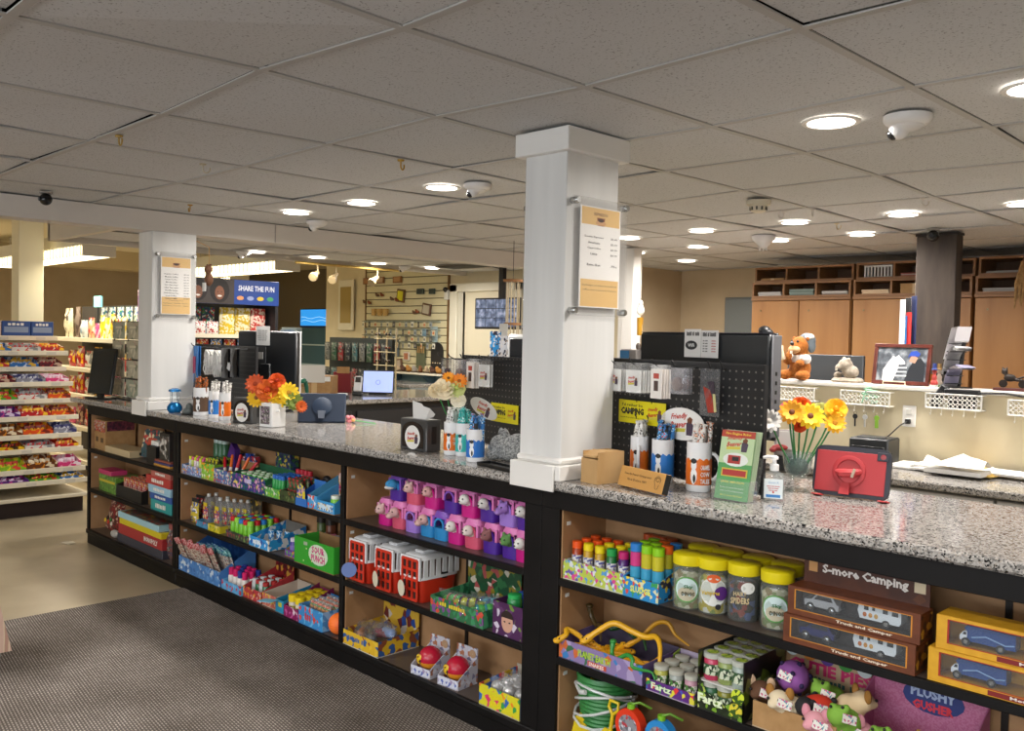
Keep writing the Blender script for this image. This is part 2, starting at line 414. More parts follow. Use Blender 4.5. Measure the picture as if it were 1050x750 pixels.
# dark timber pillar
pl_ = T('timber_pillar', 'rough dark brown wood clad pillar rising behind the half wall', 'pillar', (-2.03, 5.56, 0))
B().box(-.115, .115, -.05, .05, 0, 2.04, .004).to('shaft', noise_mat('dark_timber', [(.3, '2e2621'), (.5, '40362f'), (.7, '4c4138')], 16, .8, 6, (1, 1, .2), .4), pl_)
B().box(-.12, .12, -.055, .055, 2.04, 2.055).to('collar', M('2a2522', .8), pl_)
# ---------------------------------------------------------------- ceiling fittings
DLN = {852: 'large glowing downlight right beside the biggest dome camera', 453: 'downlight next to the dome camera left of the white column', 370.5: 'downlight second along from the column in the row before the beam', 303.5: 'downlight just before the beam beside a small dome camera', 926: 'downlight in the ceiling just before the dark pillar', 797: 'downlight half hidden by the conical ceiling unit', 884: 'downlight between the conical unit and the dark pillar',
       815: 'downlight beneath the two white ceiling hooks', 263: 'downlight beyond the beam beside a dome camera', 325: 'downlight beyond the beam above the track spotlights', 388: 'downlight beyond the beam over the start of the slatwall', 443: 'downlight beyond the beam near the air grille', 704: 'downlight closest to the tan back wall', 1064: 'downlight on the far side of the biggest dome camera'}
def downlight(p, k=None):
    t = T('downlight', DLN.get(k, 'round white recessed LED downlight glowing in the tiled ceiling'), 'downlight', p, 0, 'recessed downlights in the ceiling grid')
    B().lathe([(.068, -.004), (.082, -.006), (.086, -.003), (.086, 0)], 24, cap=False).to('trim_ring', M('e9e6e0', .4), t)
    B().lathe([(.069, -.005), (.0, -.0052)], 24, cap=False).to('lens', M('fff6ea', .5, emit=9), t)
    l = bpy.data.lights.new('led_lamp', 'AREA'); l.shape = 'DISK'; l.size = .13; l.energy = LED_W; l.color = (1, .955, .9); l.spread = 2.9
    q = bpy.data.objects.new('led_lamp', l); COL.objects.link(q); q.location = (0, 0, -.012); q.parent = t
for px, py in ((852, 125), (453, 192), (370.5, 208), (303.5, 218), (926, 220), (815, 228), (719.5, 236.7), (716, 253), (704, 267.6), (797, 246.5), (884, 240.5),
               (1064, 90), (645, 244), (652, 259), (263, 258.5), (325, 264), (388, 270.3), (443, 275), (1050, 209)):
    downlight(oz(px, py, ZC-.001), px)
for x, y in ((.9, 2.65), (-.3, 4.65), (1.2, 4.65), (-6.2, 2.62), (-3.1, -.2), (-1.7, .3), (-.9, .75), (.3, .85), (1.5, .85), (-3.8, -.6), (-4.45, .3), (-4.45, -1.2), (-2.4, -1.1), (-1.2, -1.1), (0, -1.1), (1.2, -1.1), (-2.4, -2.3), (-.6, -2.3), (1, -2.3), (2.6, .1), (2.6, -1.7), (-3.8, -3.4), (-1, -3.4), (2, -3.4), (.8, 6), (2.6, 5)):
    downlight((x, y, ZC-.001))  # added downlights, mostly unseen, to brighten the shelf bays and the mat
def dome(px, py, s, label, az=0, name='dome_camera'):
    t = T(name, label, 'security camera', oz(px, py, ZC-.001), az)
    B().lathe([(s, 0), (s, -.012*s/.06), (s*.92, -.3*s), (s*.75, -.42*s)], 22).to('base', M('d8d5d2', .35), t)
    blob('housing', M('d4d1ce', .35), t, [(0, 0, -.35*s, .72*s, .72*s, .3*s), (-.3*s, -.2*s, -.6*s, .42*s, .42*s, .4*s)], s*.07)
    B().ball((-.44*s, -.34*s, -.74*s), .26*s, 14, 10).to('lens', M('1a1b1d', .1), t)
dome(931, 119, .068, 'large white dome security camera mounted beside a bright downlight', -.3)
dome(490, 189, .062, 'white dome security camera with black lens left of the white column', .5)
dome(325, 227, .062, 'white dome camera just in front of the ceiling beam', .2)
dome(250, 258, .062, 'white dome camera beyond the beam near the blue candy header', .2)
dome(415, 273, .06, 'small white dome camera above the slatwall souvenirs', .2)
t = T('wireless_dome', 'white conical ceiling unit with pronged underside above the pillar monitor', 'ceiling unit', oz(783, 242, ZC-.001))
B().lathe([(.075, 0), (.072, -.02), (.035, -.06), (.02, -.075)], 20).to('housing', M('cfcccb', .4), t)
for a in range(3): B().tube([(.02*math.cos(a*2.1), .02*math.sin(a*2.1), -.07), (.026*math.cos(a*2.1), .026*math.sin(a*2.1), -.095)], .004).to('prong', M('cfcccb', .4), t)
t = T('smoke_detector', 'cream ribbed smoke detector on the ceiling right of the white column', 'smoke detector', oz(778, 206, ZC-.001))
B().lathe([(.058, 0), (.055, -.02), (.04, -.025), (.036, -.05), (.022, -.056)], 20).to('body', M('cfc6b0', .5), t)
for a in range(10): B().box(.037, .041, -.004, .004, -.046, -.03).to('vent_slot', M('4e4a42', .7), t, rot=(0, 0, a*PI/5))
for px, py, lb, s in ((957, 239, 'small black ball camera on the ceiling above the dark pillar', .033), (47, 201, 'small black ball camera where the ceiling meets the beam', .03)):
    t = T('ball_camera', lb, 'security camera', oz(px, py-4, ZC-.001))
    B().lathe([(s*1.1, 0), (s, -.008)], 16).to('base', M('8b8680', .4), t)
    B().ball((0, 0, -s-.006), s, 16, 12).to('ball', M('121315', .2), t)
    B().lathe([(s*.4, 0), (s*.35, -.004)], 12, ax='y').to('lens', M('2c3038', .1), t, (0, -s*.97, -s-.006))
for k, (px, py, c) in enumerate(((122, 139, 'a98b45'), (208, 168, 'b9ae98'), (411, 164, 'b08a2c'), (195, 210, 'b3873a'), (804, 217, 'd9d5cf'), (834, 215, 'd9d5cf'), (858, 229, 'd9c9a8'), (946, 203, 'd6d0c6'))):
    yel = c in ('a98b45', 'b08a2c', 'b3873a')
    t = T('ceiling_hook', 'small brass coloured cup hook screwed into the ceiling' if yel else 'small white cup hook screwed into the ceiling', 'hook', oz(px, py, ZC-.001), k, 'brass ceiling hooks' if yel else 'white ceiling hooks')
    B().lathe([(.014, 0), (.012, -.006)], 12).to('plate', M(c, .4, .3), t)
    B().tube([(0, 0, -.005), (0, 0, -.02)]+[(.014-.014*math.cos(a*.5), 0, -.02-.016*math.sin(a*.5)) for a in range(8)], .003).to('hook', M(c, .4, .3), t)
# air grille by the door
t = T('ceiling_grille', 'dark slotted air grille in the ceiling before the door', 'vent', oz(478, 272.5, ZC-.002))
B().box(-.34, .34, -.14, .14, -.006, 0).to('frame', M('6d665f', .6), t)
for i in range(7): B().box(-.32, .32, -.115+i*.036, -.095+i*.036, -.012, -.006).to('slat', M('3b3733', .6), t)
# ---------------------------------------------------------------- fluorescent strips of the far room
def strip(x0, y, z, n, label, w=.13):
    t = T('strip_light', label, 'strip light', (x0, y, z))
    B().box(-n, 0, -w, w, .05, .16, .004).to('housing', M('d8d3c4', .5), t)
    B().box(-n+.01, -.02, -w+.01, w-.01, -.03, .05, .01).to('diffuser', M('fff2cf', .5, emit=4.5), t)
    B().box(-.02, .004, -w, w, -.035, .16, .004).to('end_cap', M('cfc8b8', .5), t)
    for rx_ in (-n*.25, -n*.75): B().tube([(rx_, 0, .16), (rx_, 0, 2.417-z)], .006, 6).to('suspension_rod', M('c8c2b4', .5), t)
    for i in range(int(n/.08)): B().box(-i*.08-.06, -i*.08-.052, -w-.002, w+.002, -.032, .05).to('louvre', M('e8dfc0', .5), t)
    l = bpy.data.lights.new('tube_lamp', 'AREA'); l.shape = 'RECTANGLE'; l.size = n; l.size_y = w*1.8; l.energy = TUBE_W; l.color = (1, .9, .68); l.spread = 2.9
    q = bpy.data.objects.new('tube_lamp', l); COL.objects.link(q); q.location = (-n/2, 0, -.045); q.parent = t
strip(-7.5, 2.74, 2.0, 2.4, 'long louvred fluorescent strip light over the candy rack')
strip(-7.5, 4.45, 2.0, 2.4, 'long louvred fluorescent strip light over the blue candy header')
strip(-11.2, 3.2, 2.14, 1.2, 'short fluorescent strip light deep in the far sales room')
strip(-10.6, 5.6, 2.02, 1.3, 'fluorescent strip light near the glowing drinks cooler')
strip(-10.6, 1.5, 2.0, 2.0, 'added fluorescent strip light brightening the far tan wall')  # extra strip, added because the far wall got too little light
strip(-9.0, .4, 2.0, 2.4, 'fluorescent strip light above the near end of the candy rack')
t = T('square_post', 'cream painted square post rising behind the blue boxes of the candy rack', 'post', (-8.15, 2.4, 0))
B().box(-.095, .095, -.095, .095, 0, 2.418, .004).to('shaft', M('e6dfc4', .5), t)
B().box(-.1, .1, -.1, .1, 0, .1, .004).to('plinth', M('d6cfb4', .5), t)
# ================================================================ COUNTER
FY = 2.13; BY = 2.36
def tagprice(parent, x, y, z, right=Y_):
    B().box(-.0006, .0006, -.009, .009, -.006, .006).to('price_tag', M('dcdcd8', .5), parent, (x, y, z))
def unit(label, x0, x1, bays, stiles):
    u = T('display_unit', label, 'shelf unit', (0, 0, 0))
    zt = .898
    B().box(x0, x1, BY+.012, 2.8, 0, zt-.002).to('carcass', BLACKP, u)
    B().box(x0, x1, FY, FY+.018, .838, zt, .002).to('apron', BLACKP, u)
    B().box(x0, x1, FY+.004, FY+.03, 0, .068, .003).to('kick_board', BLACKP, u)
    B().box(x0, x1, FY-.006, FY+.012, .066, .096, .004).to('base_moulding', BLACKP, u)
    B().box(x0, x1, FY+.012, BY, .08, .0955).to('deck', SHELF, u)
    for a, b_ in stiles: B().box(a, b_, FY+.001, BY, .096, .838, .001).to('stile', BLACKP, u)
    for a, b_ in bays:
        B().box(a, b_, BY, BY+.011, .0957, .8975).to('back_panel', BROWNP, u)
        for sx, s in ((a, 1), (b_, -1)):
            B().box(min(sx, sx+s*.006), max(sx, sx+s*.006), FY+.014, BY, .0957, .8975).to('side_panel', BROWNP, u)
        for z in SZ[1:]:
            sh = B().box(a+.007, b_-.007, FY+.014, BY-.001, z-.018, z-.0005).to('shelf', SHELF, u)
            B().box(a+.001, b_-.001, FY, FY+.0138, z-.024, z-.0005, .002).to('shelf_edge', BLACKP, sh)
            tagprice(u, a+.007, 2.17, z-.06)
        tagprice(u, a+.007, 2.17, .79)
        for k in ((a+b_)/2,):
            B().box(k-.008, k+.008, BY-.006, BY-.0005, .1, .83).to('shelf_standard', M('2a2623', .4, .6), u)
    return u
unit('black fronted display shelf unit at the counter end holding board games', -6.02, -4.72, [(-5.99, -4.755)], [(-6.02, -5.99), (-4.755, -4.72)])
unit('long black fronted display unit below the counter filled with candy and carrier toys', -4.715, -1.998, [(-4.685, -3.152), (-3.124, -2.075)], [(-4.715, -4.685), (-3.152, -3.124), (-2.075, -1.998)])
unit('black fronted display unit below the counter holding jars, slime and toy campers', -1.996, .62, [(-1.92, .58)], [(-1.996, -1.92), (.58, .62)])
for lb, x0, x1, y0 in (('speckled granite worktop on the board game unit at the counter end', -6.29, -4.945, 2.112),
                       ('long speckled granite worktop between the two white columns', -4.943, -2.067, 2.112), ('speckled granite worktop carrying the red tablet and the vase', -2.065, .66, 2.112)):
    o = B().box(x0, x1, y0, 2.85, .899, GT, .007).to('granite_worktop', GRAN)
    tag(o, lb, 'worktop')
def column(label, xc, z1, cap=True):
    t = T('column', label, 'column', (xc, 2.112, GT))
    W = noise_mat('brushed_white', [(.3, 'd6d5d2'), (.7, 'e6e5e2')], 10, .4, 3, (1, 1, .08))
    B().box(-.0925, .0925, .018, .278, .06, z1-GT, .003).to('shaft', W, t)
    B().box(-.108, .108, -.002, .295, .0005, .05, .003).to('base', WHITE, t)
    B().box(-.1, .1, .008, .287, .0501, .072, .007).to('base_moulding', WHITE, t)
    B().box(-.108, .088, -.011, -.0022, -.034, .05, .002).to('base_front', WHITE, t)
    if cap:
        B().box(-.118, .118, -.008, .305, z1-GT-.003, z1-GT+.072, .003).to('cap', WHITE, t)
    return t
CM = column('large square white column standing on the counter beside the wooden donation box', -2.0125, ZC-.078)
CL = column('square white column at the counter end carrying the longer menu', -5.138, 1.944, False)
def menu(label, loc, w, h, lines, head, foot_lines, arc, tall=.55):
    """acrylic stand-off frame on a +x facing column side"""
    t = T('menu_frame', label, 'menu sign', loc)
    y0, y1, z0, z1 = -w/2, w/2, -h/2, h/2
    B().box(.018, .021, y0, y1, z0, z1, .001).to('acrylic_front', clear('ffffff', .1), t)
    B().box(.012, .015, y0, y1, z0, z1, .001).to('acrylic_back', clear('ffffff', .1), t)
    pw, ph = w*.74, h*.86
    B().box(.0152, .0178, -pw/2, pw/2, -ph/2, ph/2).to('menu_sheet', M('f2efeb', .6), t)
    gold = M('e6bd74', .6)
    B().box(.0178, .01785, -pw*.47, pw*.47, ph*.32, ph*.49).to('heading_band', gold, t)
    B().box(.0178, .01785, -pw*.47, pw*.47, -ph*.49, -ph*foot_lines[0]).to('footer_band', gold, t)
    for y in (y0+.012, y1-.012):
        for z in (z0+.015, z1-.015):
            B().lathe([(.011, 0), (.011, .026), (.009, .03)], 14, ax='x').to('standoff_bolt', STEEL, t, (0, y, z))
    ink = M('2a2622', .6)
    for i, (a, b_) in enumerate(lines):
        z = ph*.2-i*ph*arc
        if not a: continue
        text(a, t, (.0181, -pw*.16+(len(a)*.004-.02 if 0 else 0), z), pw*.46*min(1, len(a)/14), ph*.024, ink, Y_, bold=.02)
        text(b_, t, (.0181, pw*.34, z), pw*.17, ph*.022, ink, Y_, bold=.02)
    for i, s in enumerate(foot_lines[1]):
        text(s, t, (.0181, 0, -ph*(foot_lines[0]+.06+.045*i)), pw*min(.85, len(s)*.04), ph*.02, ink, Y_)
    if head: text(head, t, (.0181, 0, ph*.43), pw*.34, ph*.03, M('6b3a28', .6), Y_, bold=.02)
    cx = B().lathe([(.012, .0), (.02, .004), (.023, .03)], 16, ax='z')
    # coffee cup emblem, flat print
    e = [(-.02, .012), (.02, .012), (.016, -.014), (-.016, -.014)]
    B().prism(e, .0179, .018, 'x').to('cup_emblem', M('8a4a30', .6), t, (0, 0, ph*.36))
    B().prism([(.026*math.cos(a*.4), .008*math.sin(a*.4)) for a in range(16)], .0179, .0181, 'x').to('saucer_emblem', M('c9996a', .6), t, (0, 0, ph*.345))
    B().prism([(.014*math.cos(a*.4), .006*math.sin(a*.4)) for a in range(16)], .018, .0182, 'x').to('coffee_emblem', M('3c2018', .6), t, (0, 0, ph*.372))
    return t
menu('acrylic espresso price menu bolted to the large white column', (-1.9195, 2.281, 1.652), .275, .38,
     [('Double Espresso', '$2.49'), ('Americano', '$2.19'), ('Cappuccino', '$3.99'), ('Latte', '$3.99'), ('', ''), ('Extra Shot', '.75c')], 'ESPRESSO', (.22, ('Indulge in Handcrafted', 'coffee, lattes, pastries & more')), .055)
menu('acrylic hot drinks price menu bolted to the column at the counter end', (-5.045, 2.262, 1.64), .24, .38,
     [('Regular Coffee', '$1.59'), ('Medium Coffee', '$1.79'), ('Large Coffee', '$1.99'), ('Mocha Latte', '$2.29'), ('Hot Chocolate', '$2.29'), ('Chai Tea Latte', '$3.49'), ('Vanilla Latte', '$3.49'), ('Fresh Brewed Tea', '$1.89'), ('Iced Coffee', '$2.19'), ('Steamed Milk', '$1.89')],
     '', (.2, ('Toppings 50c', 'Caramel  Vanilla  Mocha', 'Hazelnut  Pumpkin  Maple')), .047)
t = T('menu_frame', 'acrylic menu frame seen edge on behind the large white column', 'menu sign', (-2.1055, 2.27, 1.62))
B().box(-.021, -.018, -.12, .12, -.22, .22, .001).to('acrylic_front', clear('ffffff', .3), t)
B().box(-.017, -.0155, -.1, .1, -.19, .19).to('menu_sheet', M('f2efeb', .6), t)
for y in (-.105, .105):
    for z in (-.2, .2): B().lathe([(.01, 0), (.01, -.03)], 12, ax='x').to('standoff_bolt', STEEL, t, (0, y, z))
# ================================================================ ON THE COUNTER
RED = M('c3331f', .45); INK = M('1a1715', .5)
def emblem(parent, pos, w, right=X_, up=Z_, outline=False, second=True):
    """the shop's slanted two-line red logo with a yellow bar and a dark figure patch"""
    R, U = Vector(right).normalized(), Vector(up).normalized(); N = R.cross(U); p = Vector(pos)
    if outline: pass
    text('Friendly', parent, p+R*(-w*.08)+U*(w*.17)+N*.0004, w*.62, w*.19, RED, R+U*.12, U, 'lettering', .25, .03)
    text('Beaver', parent, p+R*(-w*.1)+U*(-w*.04)+N*.0004, w*.6, w*.18, RED, R+U*.12, U, 'lettering', .25, .03)
    def patch(pts, m, nm):
        q = [p+R*(a*w)+U*(b*w)+N*.0003 for a, b in pts]; q2 = [v-N*.0002 for v in q]; n = len(q)
        B().add(q+q2, [tuple(range(n)), tuple(range(2*n-1, n-1, -1))]+[(i, i+n, (i+1) % n+n, (i+1) % n) for i in range(n)]).to(nm, m, parent, smooth=False)
    patch([(-.4, -.26), (.15, -.22), (.17, -.12), (-.38, -.16)], M('cfc545', .5), 'logo_bar')
    patch([(.2, -.3), (.42, -.3), (.46, -.02), (.34, .1), (.2, .02)], M('4a3a4c', .5), 'logo_figure')
    patch([(.24, .02), (.4, .02), (.43, .14), (.33, .2), (.23, .13)], M('7a4526', .5), 'logo_head')
# ---- pegboard stands
def pegmat():
    m, nt, b = newmat('pegboard'); c = coords(nt, (1, 1, 1))
    v = nt.nodes.new('ShaderNodeVectorMath'); v.operation = 'FRACTION'
    sc = nt.nodes.new('ShaderNodeVectorMath'); sc.operation = 'SCALE'; sc.inputs['Scale'].default_value = 1/.0254
    nt.links.new(c, sc.inputs[0]); nt.links.new(sc.outputs[0], v.inputs[0])
    sp = nt.nodes.new('ShaderNodeSeparateXYZ'); nt.links.new(v.outputs[0], sp.inputs[0])
    cb = nt.nodes.new('ShaderNodeCombineXYZ'); nt.links.new(sp.outputs[0], cb.inputs[0]); nt.links.new(sp.outputs[2], cb.inputs[1])
    d = nt.nodes.new('ShaderNodeVectorMath'); d.operation = 'DISTANCE'; d.inputs[1].default_value = (.5, .5, 0); nt.links.new(cb.outputs[0], d.inputs[0])
    r = ramp(nt, [(0, '6f6b66'), (.13, '18191b')], True); nt.links.new(d.outputs['Value'], r.inputs[0]); nt.links.new(r.outputs[0], b.inputs['Base Color'])
    b.inputs['Roughness'].default_value = .45; return m
PEG = pegmat()
def pegboard(label, p0, p1, h, hooks):
    """p0,p1: ground points of the board's left and right ends"""
    d = p1-p0; w = d.length; rz = math.atan2(d.y, d.x)
    t = T('pegboard_stand', label, 'pegboard', ((p0.x+p1.x)/2, (p0.y+p1.y)/2, GT+.0005), rz)
    B().box(-w/2, w/2, 0, .006, .01, h).to('board', PEG, t)
    B().box(-w/2-.004, -w/2, -.003, .01, 0, h+.004).box(w/2, w/2+.004, -.003, .01, 0, h+.004).box(-w/2, w/2, -.003, .01, h, h+.006).to('frame', M('2a2a2c', .4), t)
    for s in (-1, 1): B().box(s*w*.35-.02, s*w*.35+.02, -.01, .11, 0, .009).to('foot', M('2a2a2c', .4), t)
    for x, z, L in hooks:
        B().tube([(x, 0, z), (x, -L*.8, z), (x, -L, z+.012), (x-.002, -L-.006, z+.024)], .0024, 6).to('peg_hook', M('141416', .4), t)
    return t
def hangcard(peg, x, z, L, label, kind, w=.06, h=.075, n=3, group=None):
    """n packets hanging from one hook (hook at x,z of the board)"""
    for k in range(n):
        y = -L*.86+k*min(.012, L*.7/max(n, 1))
        p = at(peg, (x, y, z-.004))
        t = T('hanging_packet', label, 'packet', p, peg.rotation_euler.z+.06*math.sin(k*2.1), group)
        if kind == 'logo':
            B().box(-w/2, w/2, -.001, .001, -h, -.012).to('card', PAPER, t)
            B().pillow(-w/2-.003, w/2+.003, -h-.004, .012, .003).to('sleeve', clear('e8e8e8', .22), t)
            if k == 0: emblem(t, (-.002, -.0036, -h*.55), w*.75)
        elif kind == 'card':
            B().box(-w/2, w/2, -.001, .001, -h, -.004).to('card', M('e9e3dd', .5), t)
            B().box(-w/2, w/2, -.0016, -.001, -.004, .01).to('hanger', clear('ffffff', .4), t)
            if k == 0:
                B().box(-w*.24, w*.24, -.0016, -.0011, -h*.35, -h*.18).to('red_print', M('b9463a', .5), t)
                B().box(-w*.2, w*.18, -.0016, -.0011, -h*.75, -h*.42).to('figure_print', M('4a3530', .5), t)
        elif kind == 'bag':
            B().pillow(-w/2, w/2, -h, .004, .007, 0, 6, k).to('bag', clear('e6e6ea', .3, .12), t)
            B().ball((0, 0, -h*.6), (w*.3, .004, h*.28), 8, 6).to('contents', M('7c5a50' if k % 2 else '8a7a74', .5), t)
        elif kind == 'die':
            B().pillow(-w/2, w/2, -h, .006, .004).to('bag', clear('d8dadd', .2, .1), t)
            B().prism([(-w*.3, -h*.35), (w*.05, -h*.42), (w*.38, -h*.9), (-w*.02, -h*.92)], -.0042, -.003).to('sticker', M('a33526', .4), t)
            B().prism([(-w*.1, -h*.25), (w*.25, -h*.22), (w*.36, -h*.8), (w*.14, -h*.5)], -.0046, -.0043).to('figure_print', M('3b2f3c', .4), t)
            B().prism([(w*.2, -h*.5), (w*.33, -h*.5), (w*.42, -h*.88), (w*.3, -h*.9)], -.005, -.0047).to('yellow_print', M('c9c38a', .4), t)
        elif kind == 'cable':
            pts = [((w*.2+w*.16*math.sin(a*.37+k))*math.sin(a*.7), .006*math.sin(a*1.9), -h*.06-(h*.32+h*.12*math.sin(a*.23))*(1-math.cos(a*.7))) for a in range(0, 46)]
            B().tube(pts, .0032, 6).to('cord', M('d9d7d3', .5), t)
        elif kind == 'black':
            B().pillow(-w/2, w/2, -h, .004, .008, 0, 6, k).to('bag', M('232427', .25), t)
            B().box(-w*.2, w*.25, -.0105, -.0095, -h*.8, -h*.55).to('label', M('cfcfcf', .5), t, rot=(0, .4, 0))
        elif kind == 'blue':
            B().box(-w/2, w/2, -.002, .002, -h, .012).to('card', M('2f6fb0', .4), t)
            B().box(-w*.22, w*.2, -.006, -.002, -h*.75, -h*.25, .002).to('blister', M('a03a5e', .4), t)
# right pegboard
p0 = oz(621, 479, GT); p1 = oz(780, 514, GT)
p0, p1 = Vector((-2.04, 2.495, GT)), Vector((-1.36, 2.41, GT))
p0 = oy(623.5, 465, 2.50); p1 = oy(781, 500, 2.36)
PG = pegboard('black pegboard stand of stickers and key rings behind the candy mugs', p0, p1, .385,
              [(-.225, .372, .1), (-.125, .372, .1), (-.015, .372, .1), (.075, .372, .1), (.16, .372, .03), (-.19, .245, .015), (-.115, .245, .015), (.03, .235, .012), (-.19, .18, .012), (-.13, .18, .012), (.2, .372, .02)])
G1 = 'packets on the right pegboard'
hangcard(PG, -.225, .372, .1, 'clear sleeve of shop logo magnets on the end hook of the right pegboard', 'logo', .072, .085, 3, 'magnet sleeves on the right pegboard end hook')
hangcard(PG, -.125, .372, .1, 'clear sleeve of small logo cards in the thick bundle on the right pegboard', 'logo', .072, .085, 6, 'bundle of logo cards on the right pegboard')
hangcard(PG, -.015, .372, .1, 'tall white printed key tag card on the right pegboard', 'card', .052, .098, 4, 'key tag cards on the right pegboard')
hangcard(PG, .075, .372, .1, 'crinkled clear bag of badges on the right pegboard', 'bag', .066, .078, 4, 'badge bags on the right pegboard')
hangcard(PG, .16, .37, .03, 'large clear bag with red die cut shop sticker on the right pegboard', 'die', .082, .14, 1)
def sticker(peg, x, z, w, h, label):
    t = T('bumper_sticker', label, 'sticker', at(peg, (x, -.012, z)), peg.rotation_euler.z)
    B().box(-w/2, w/2, -.001, .001, -h/2, h/2).to('sheet', M('e2d413', .45), t)
    text("I'd rather be", t, (-w*.2, -.0014, h*.3), w*.45, h*.13, INK, bold=.02)
    text('CAMPING', t, (-w*.2, -.0014, h*.03), w*.5, h*.3, INK, bold=.06)
    text('www.friendlybeaver.com', t, (-w*.2, -.0014, -h*.27), w*.52, h*.09, INK)
    emblem(t, (w*.27, -.0012, 0), w*.34)
sticker(PG, -.165, .21, .235, .078, 'yellow camping bumper sticker with black lettering on the right pegboard')
t = T('oval_sticker', 'white oval shop logo sticker above the orange mug on the right pegboard', 'sticker', at(PG, (.028, -.012, .19)), PG.rotation_euler.z)
B().prism([(.1*math.cos(a*PI/16), .052*math.sin(a*PI/16)) for a in range(32)], -.001, .001).to('sheet', M('eceae6', .45), t)
emblem(t, (-.002, -.0013, .002), .12)
# ---- mugs with candy sticks
def sticks(mug, n, r, h0, label, group, cols):
    rr = random.Random(n*7+int(r*1e4))
    for k in range(n):
        a = k*2.4; q = r*.8*math.sqrt((k+.5)/n)
        p = at(mug, (q*math.cos(a), q*math.sin(a), h0-.05))
        t = T('candy_stick', label, 'candy', p, a, group, .12*math.sin(k*1.7)-.05, .1*math.cos(k*2.3))
        L = .092+.02*rr.random()
        B().lathe([(.004, 0), (.0072, .006), (.0072, L-.014), (.004, L-.01), (.0088, L)], 8).to('wrapper', cols[k % len(cols)], t)
        B().lathe([(.0075, L*.55), (.0075, L*.78)], 8, cap=False).to('printed_band', cols[(k+1) % len(cols)], t)
def mug(label, loc, r, h, col, face, handle, words=None, cow=True, sleeve='mug'):
    """white mug with coloured wavy band; face = angle the print looks to, handle = handle angle (None: none)"""
    t = T('candy_mug', label, 'mug', loc)
    B().lathe([(r*.94, 0), (r, .006), (r, h), (r-.003, h), (r-.003, .008)], 28).to('body', M('e9e9ea', .25), t)
    n = 40; v = []; f = []
    for i in range(n):
        a = 2*PI*i/n; zz = h*.66+.004*math.sin(a*12)
        for z in (h*.14, zz): v.append(((r+.0008)*math.cos(a), (r+.0008)*math.sin(a), z))
    for i in range(n): k = (i+1) % n; f.append((2*i, 2*k, 2*k+1, 2*i+1))
    B().add(v, f).to('colour_band', M(col, .35), t)
    if handle is not None:
        pts = [((r-.002+ .026*math.sin(b)), 0, h*.5+h*.27*math.cos(b)) for b in [PI*i/8 for i in range(9)]]
        B().tube(pts, .0055, 8).to('handle', M('e9e9ea', .25), t, rot=(0, 0, handle))
    def arc(a0, a1, z0, z1, m, nm, k=1.0015):
        v = []; f = []; m_ = 8
        for i in range(m_+1):
            a = face-.25+a0+(a1-a0)*i/m_; s = math.sin(PI*i/m_)
            zm = (z0+z1)/2; hh = (z1-z0)/2*(.35+.65*s)
            for z in (zm-hh, zm+hh): v.append(((r*k+.001)*math.cos(a), (r*k+.001)*math.sin(a), z))
        for i in range(m_): f.append((2*i, 2*i+2, 2*i+3, 2*i+1))
        B().add(v, f).to(nm, m, t)
    if cow:
        arc(-.42, .1, h*.15, h*.5, M('ececec', .4), 'animal_print'); arc(-.4, .06, h*.42, h*.66, M('e4e4e4', .4), 'animal_print', 1.003)
        arc(-.42, .08, h*.57, h*.68, INK, 'animal_print', 1.006); arc(-.2, .0, h*.18, h*.36, INK, 'animal_print', 1.006)
    if words:
        for i, s in enumerate(words):
            a = face+.46
            N = Vector((math.cos(a), math.sin(a), 0)); R = Vector((-math.sin(a), math.cos(a), 0))
            text(s, t, N*(r+.0035)+Vector((0, 0, h*(.5-.14*i))), r*.8, h*.1, M('efefef', .4), R, Z_, bold=.03)
    return t
TWO = PI*2
WR_O = [PR('e6e2dc', 'd9662a', 'efefef', '5a4438', sc=160), M('e2ded8', .3), PR('dcd8d2', '3a332e', 'd9752e', sc=160)]
WR_B = [PR('4f9bd8', '1d1d22', 'd0e6f5', sc=140), M('2f6fae', .3), M('1b1c20', .3), PR('62aee0', 'd04a5a', '222222', sc=150)]
WR_W = [PR('e4e2dd', '3d3a38', 'bdbab4', sc=150), M('e8e6e2', .3)]
WR_T = [PR('3fc0b8', 'dcefee', '1d3436', sc=150), M('35aca6', .3)]
WR_BR = [PR('6b4a34', 'e0782c', '1e1a18', sc=150), PR('d9722c', '3a2a20', sc=150)]
def mugset(label, px, py, r, h, col, handle, cand, n, clabel, words=None, hd=PI*1.25):
    loc = oz(px, py, GT+.0005)
    m_ = mug(label, loc, r, h, col, math.atan2(-loc.y, -loc.x), handle, words)
    sticks(m_, n, r, h, clabel, clabel.split(' in ')[-1]+' candy sticks', cand); return m_
mugset('large orange and white mug with cow print in front of the right pegboard', 716, 503, .038, .15, 'e2701c', .55, WR_O, 12, 'white wrapped caramel stick in the large orange cow mug', ('CARAMEL', 'COW', 'TALES'))
mugset('blue and white cow print mug behind the wooden sign', 679, 494, .036, .138, '2c78c8', None, WR_B, 11, 'blue wrapped candy stick in the blue mug behind the wooden sign')
mugset('orange and white mug with handle between the donation box and the blue mug', 655, 489.5, .03, .138, 'e2701c', -1.0, WR_W, 8, 'pale wrapped candy stick in the orange mug near the donation box')
mugset('orange and white candy mug beside the napkin dispenser with tissue', 463, 466, .031, .125, 'e6701a', None, WR_W, 8, 'white wrapped candy stick in the orange mug beside the tissue dispenser', ('COW', 'TALES'))
mugset('teal and white cow print mug in the row of three mugs', 474.5, 467.5, .029, .125, '3fb8b0', None, WR_T, 8, 'teal wrapped candy stick in the teal mug')
mugset('blue and white cow print mug at the end of the three mug row', 487, 473, .033, .118, '2a72c6', None, WR_B, 9, 'blue wrapped candy stick in the blue mug of the three mug row')
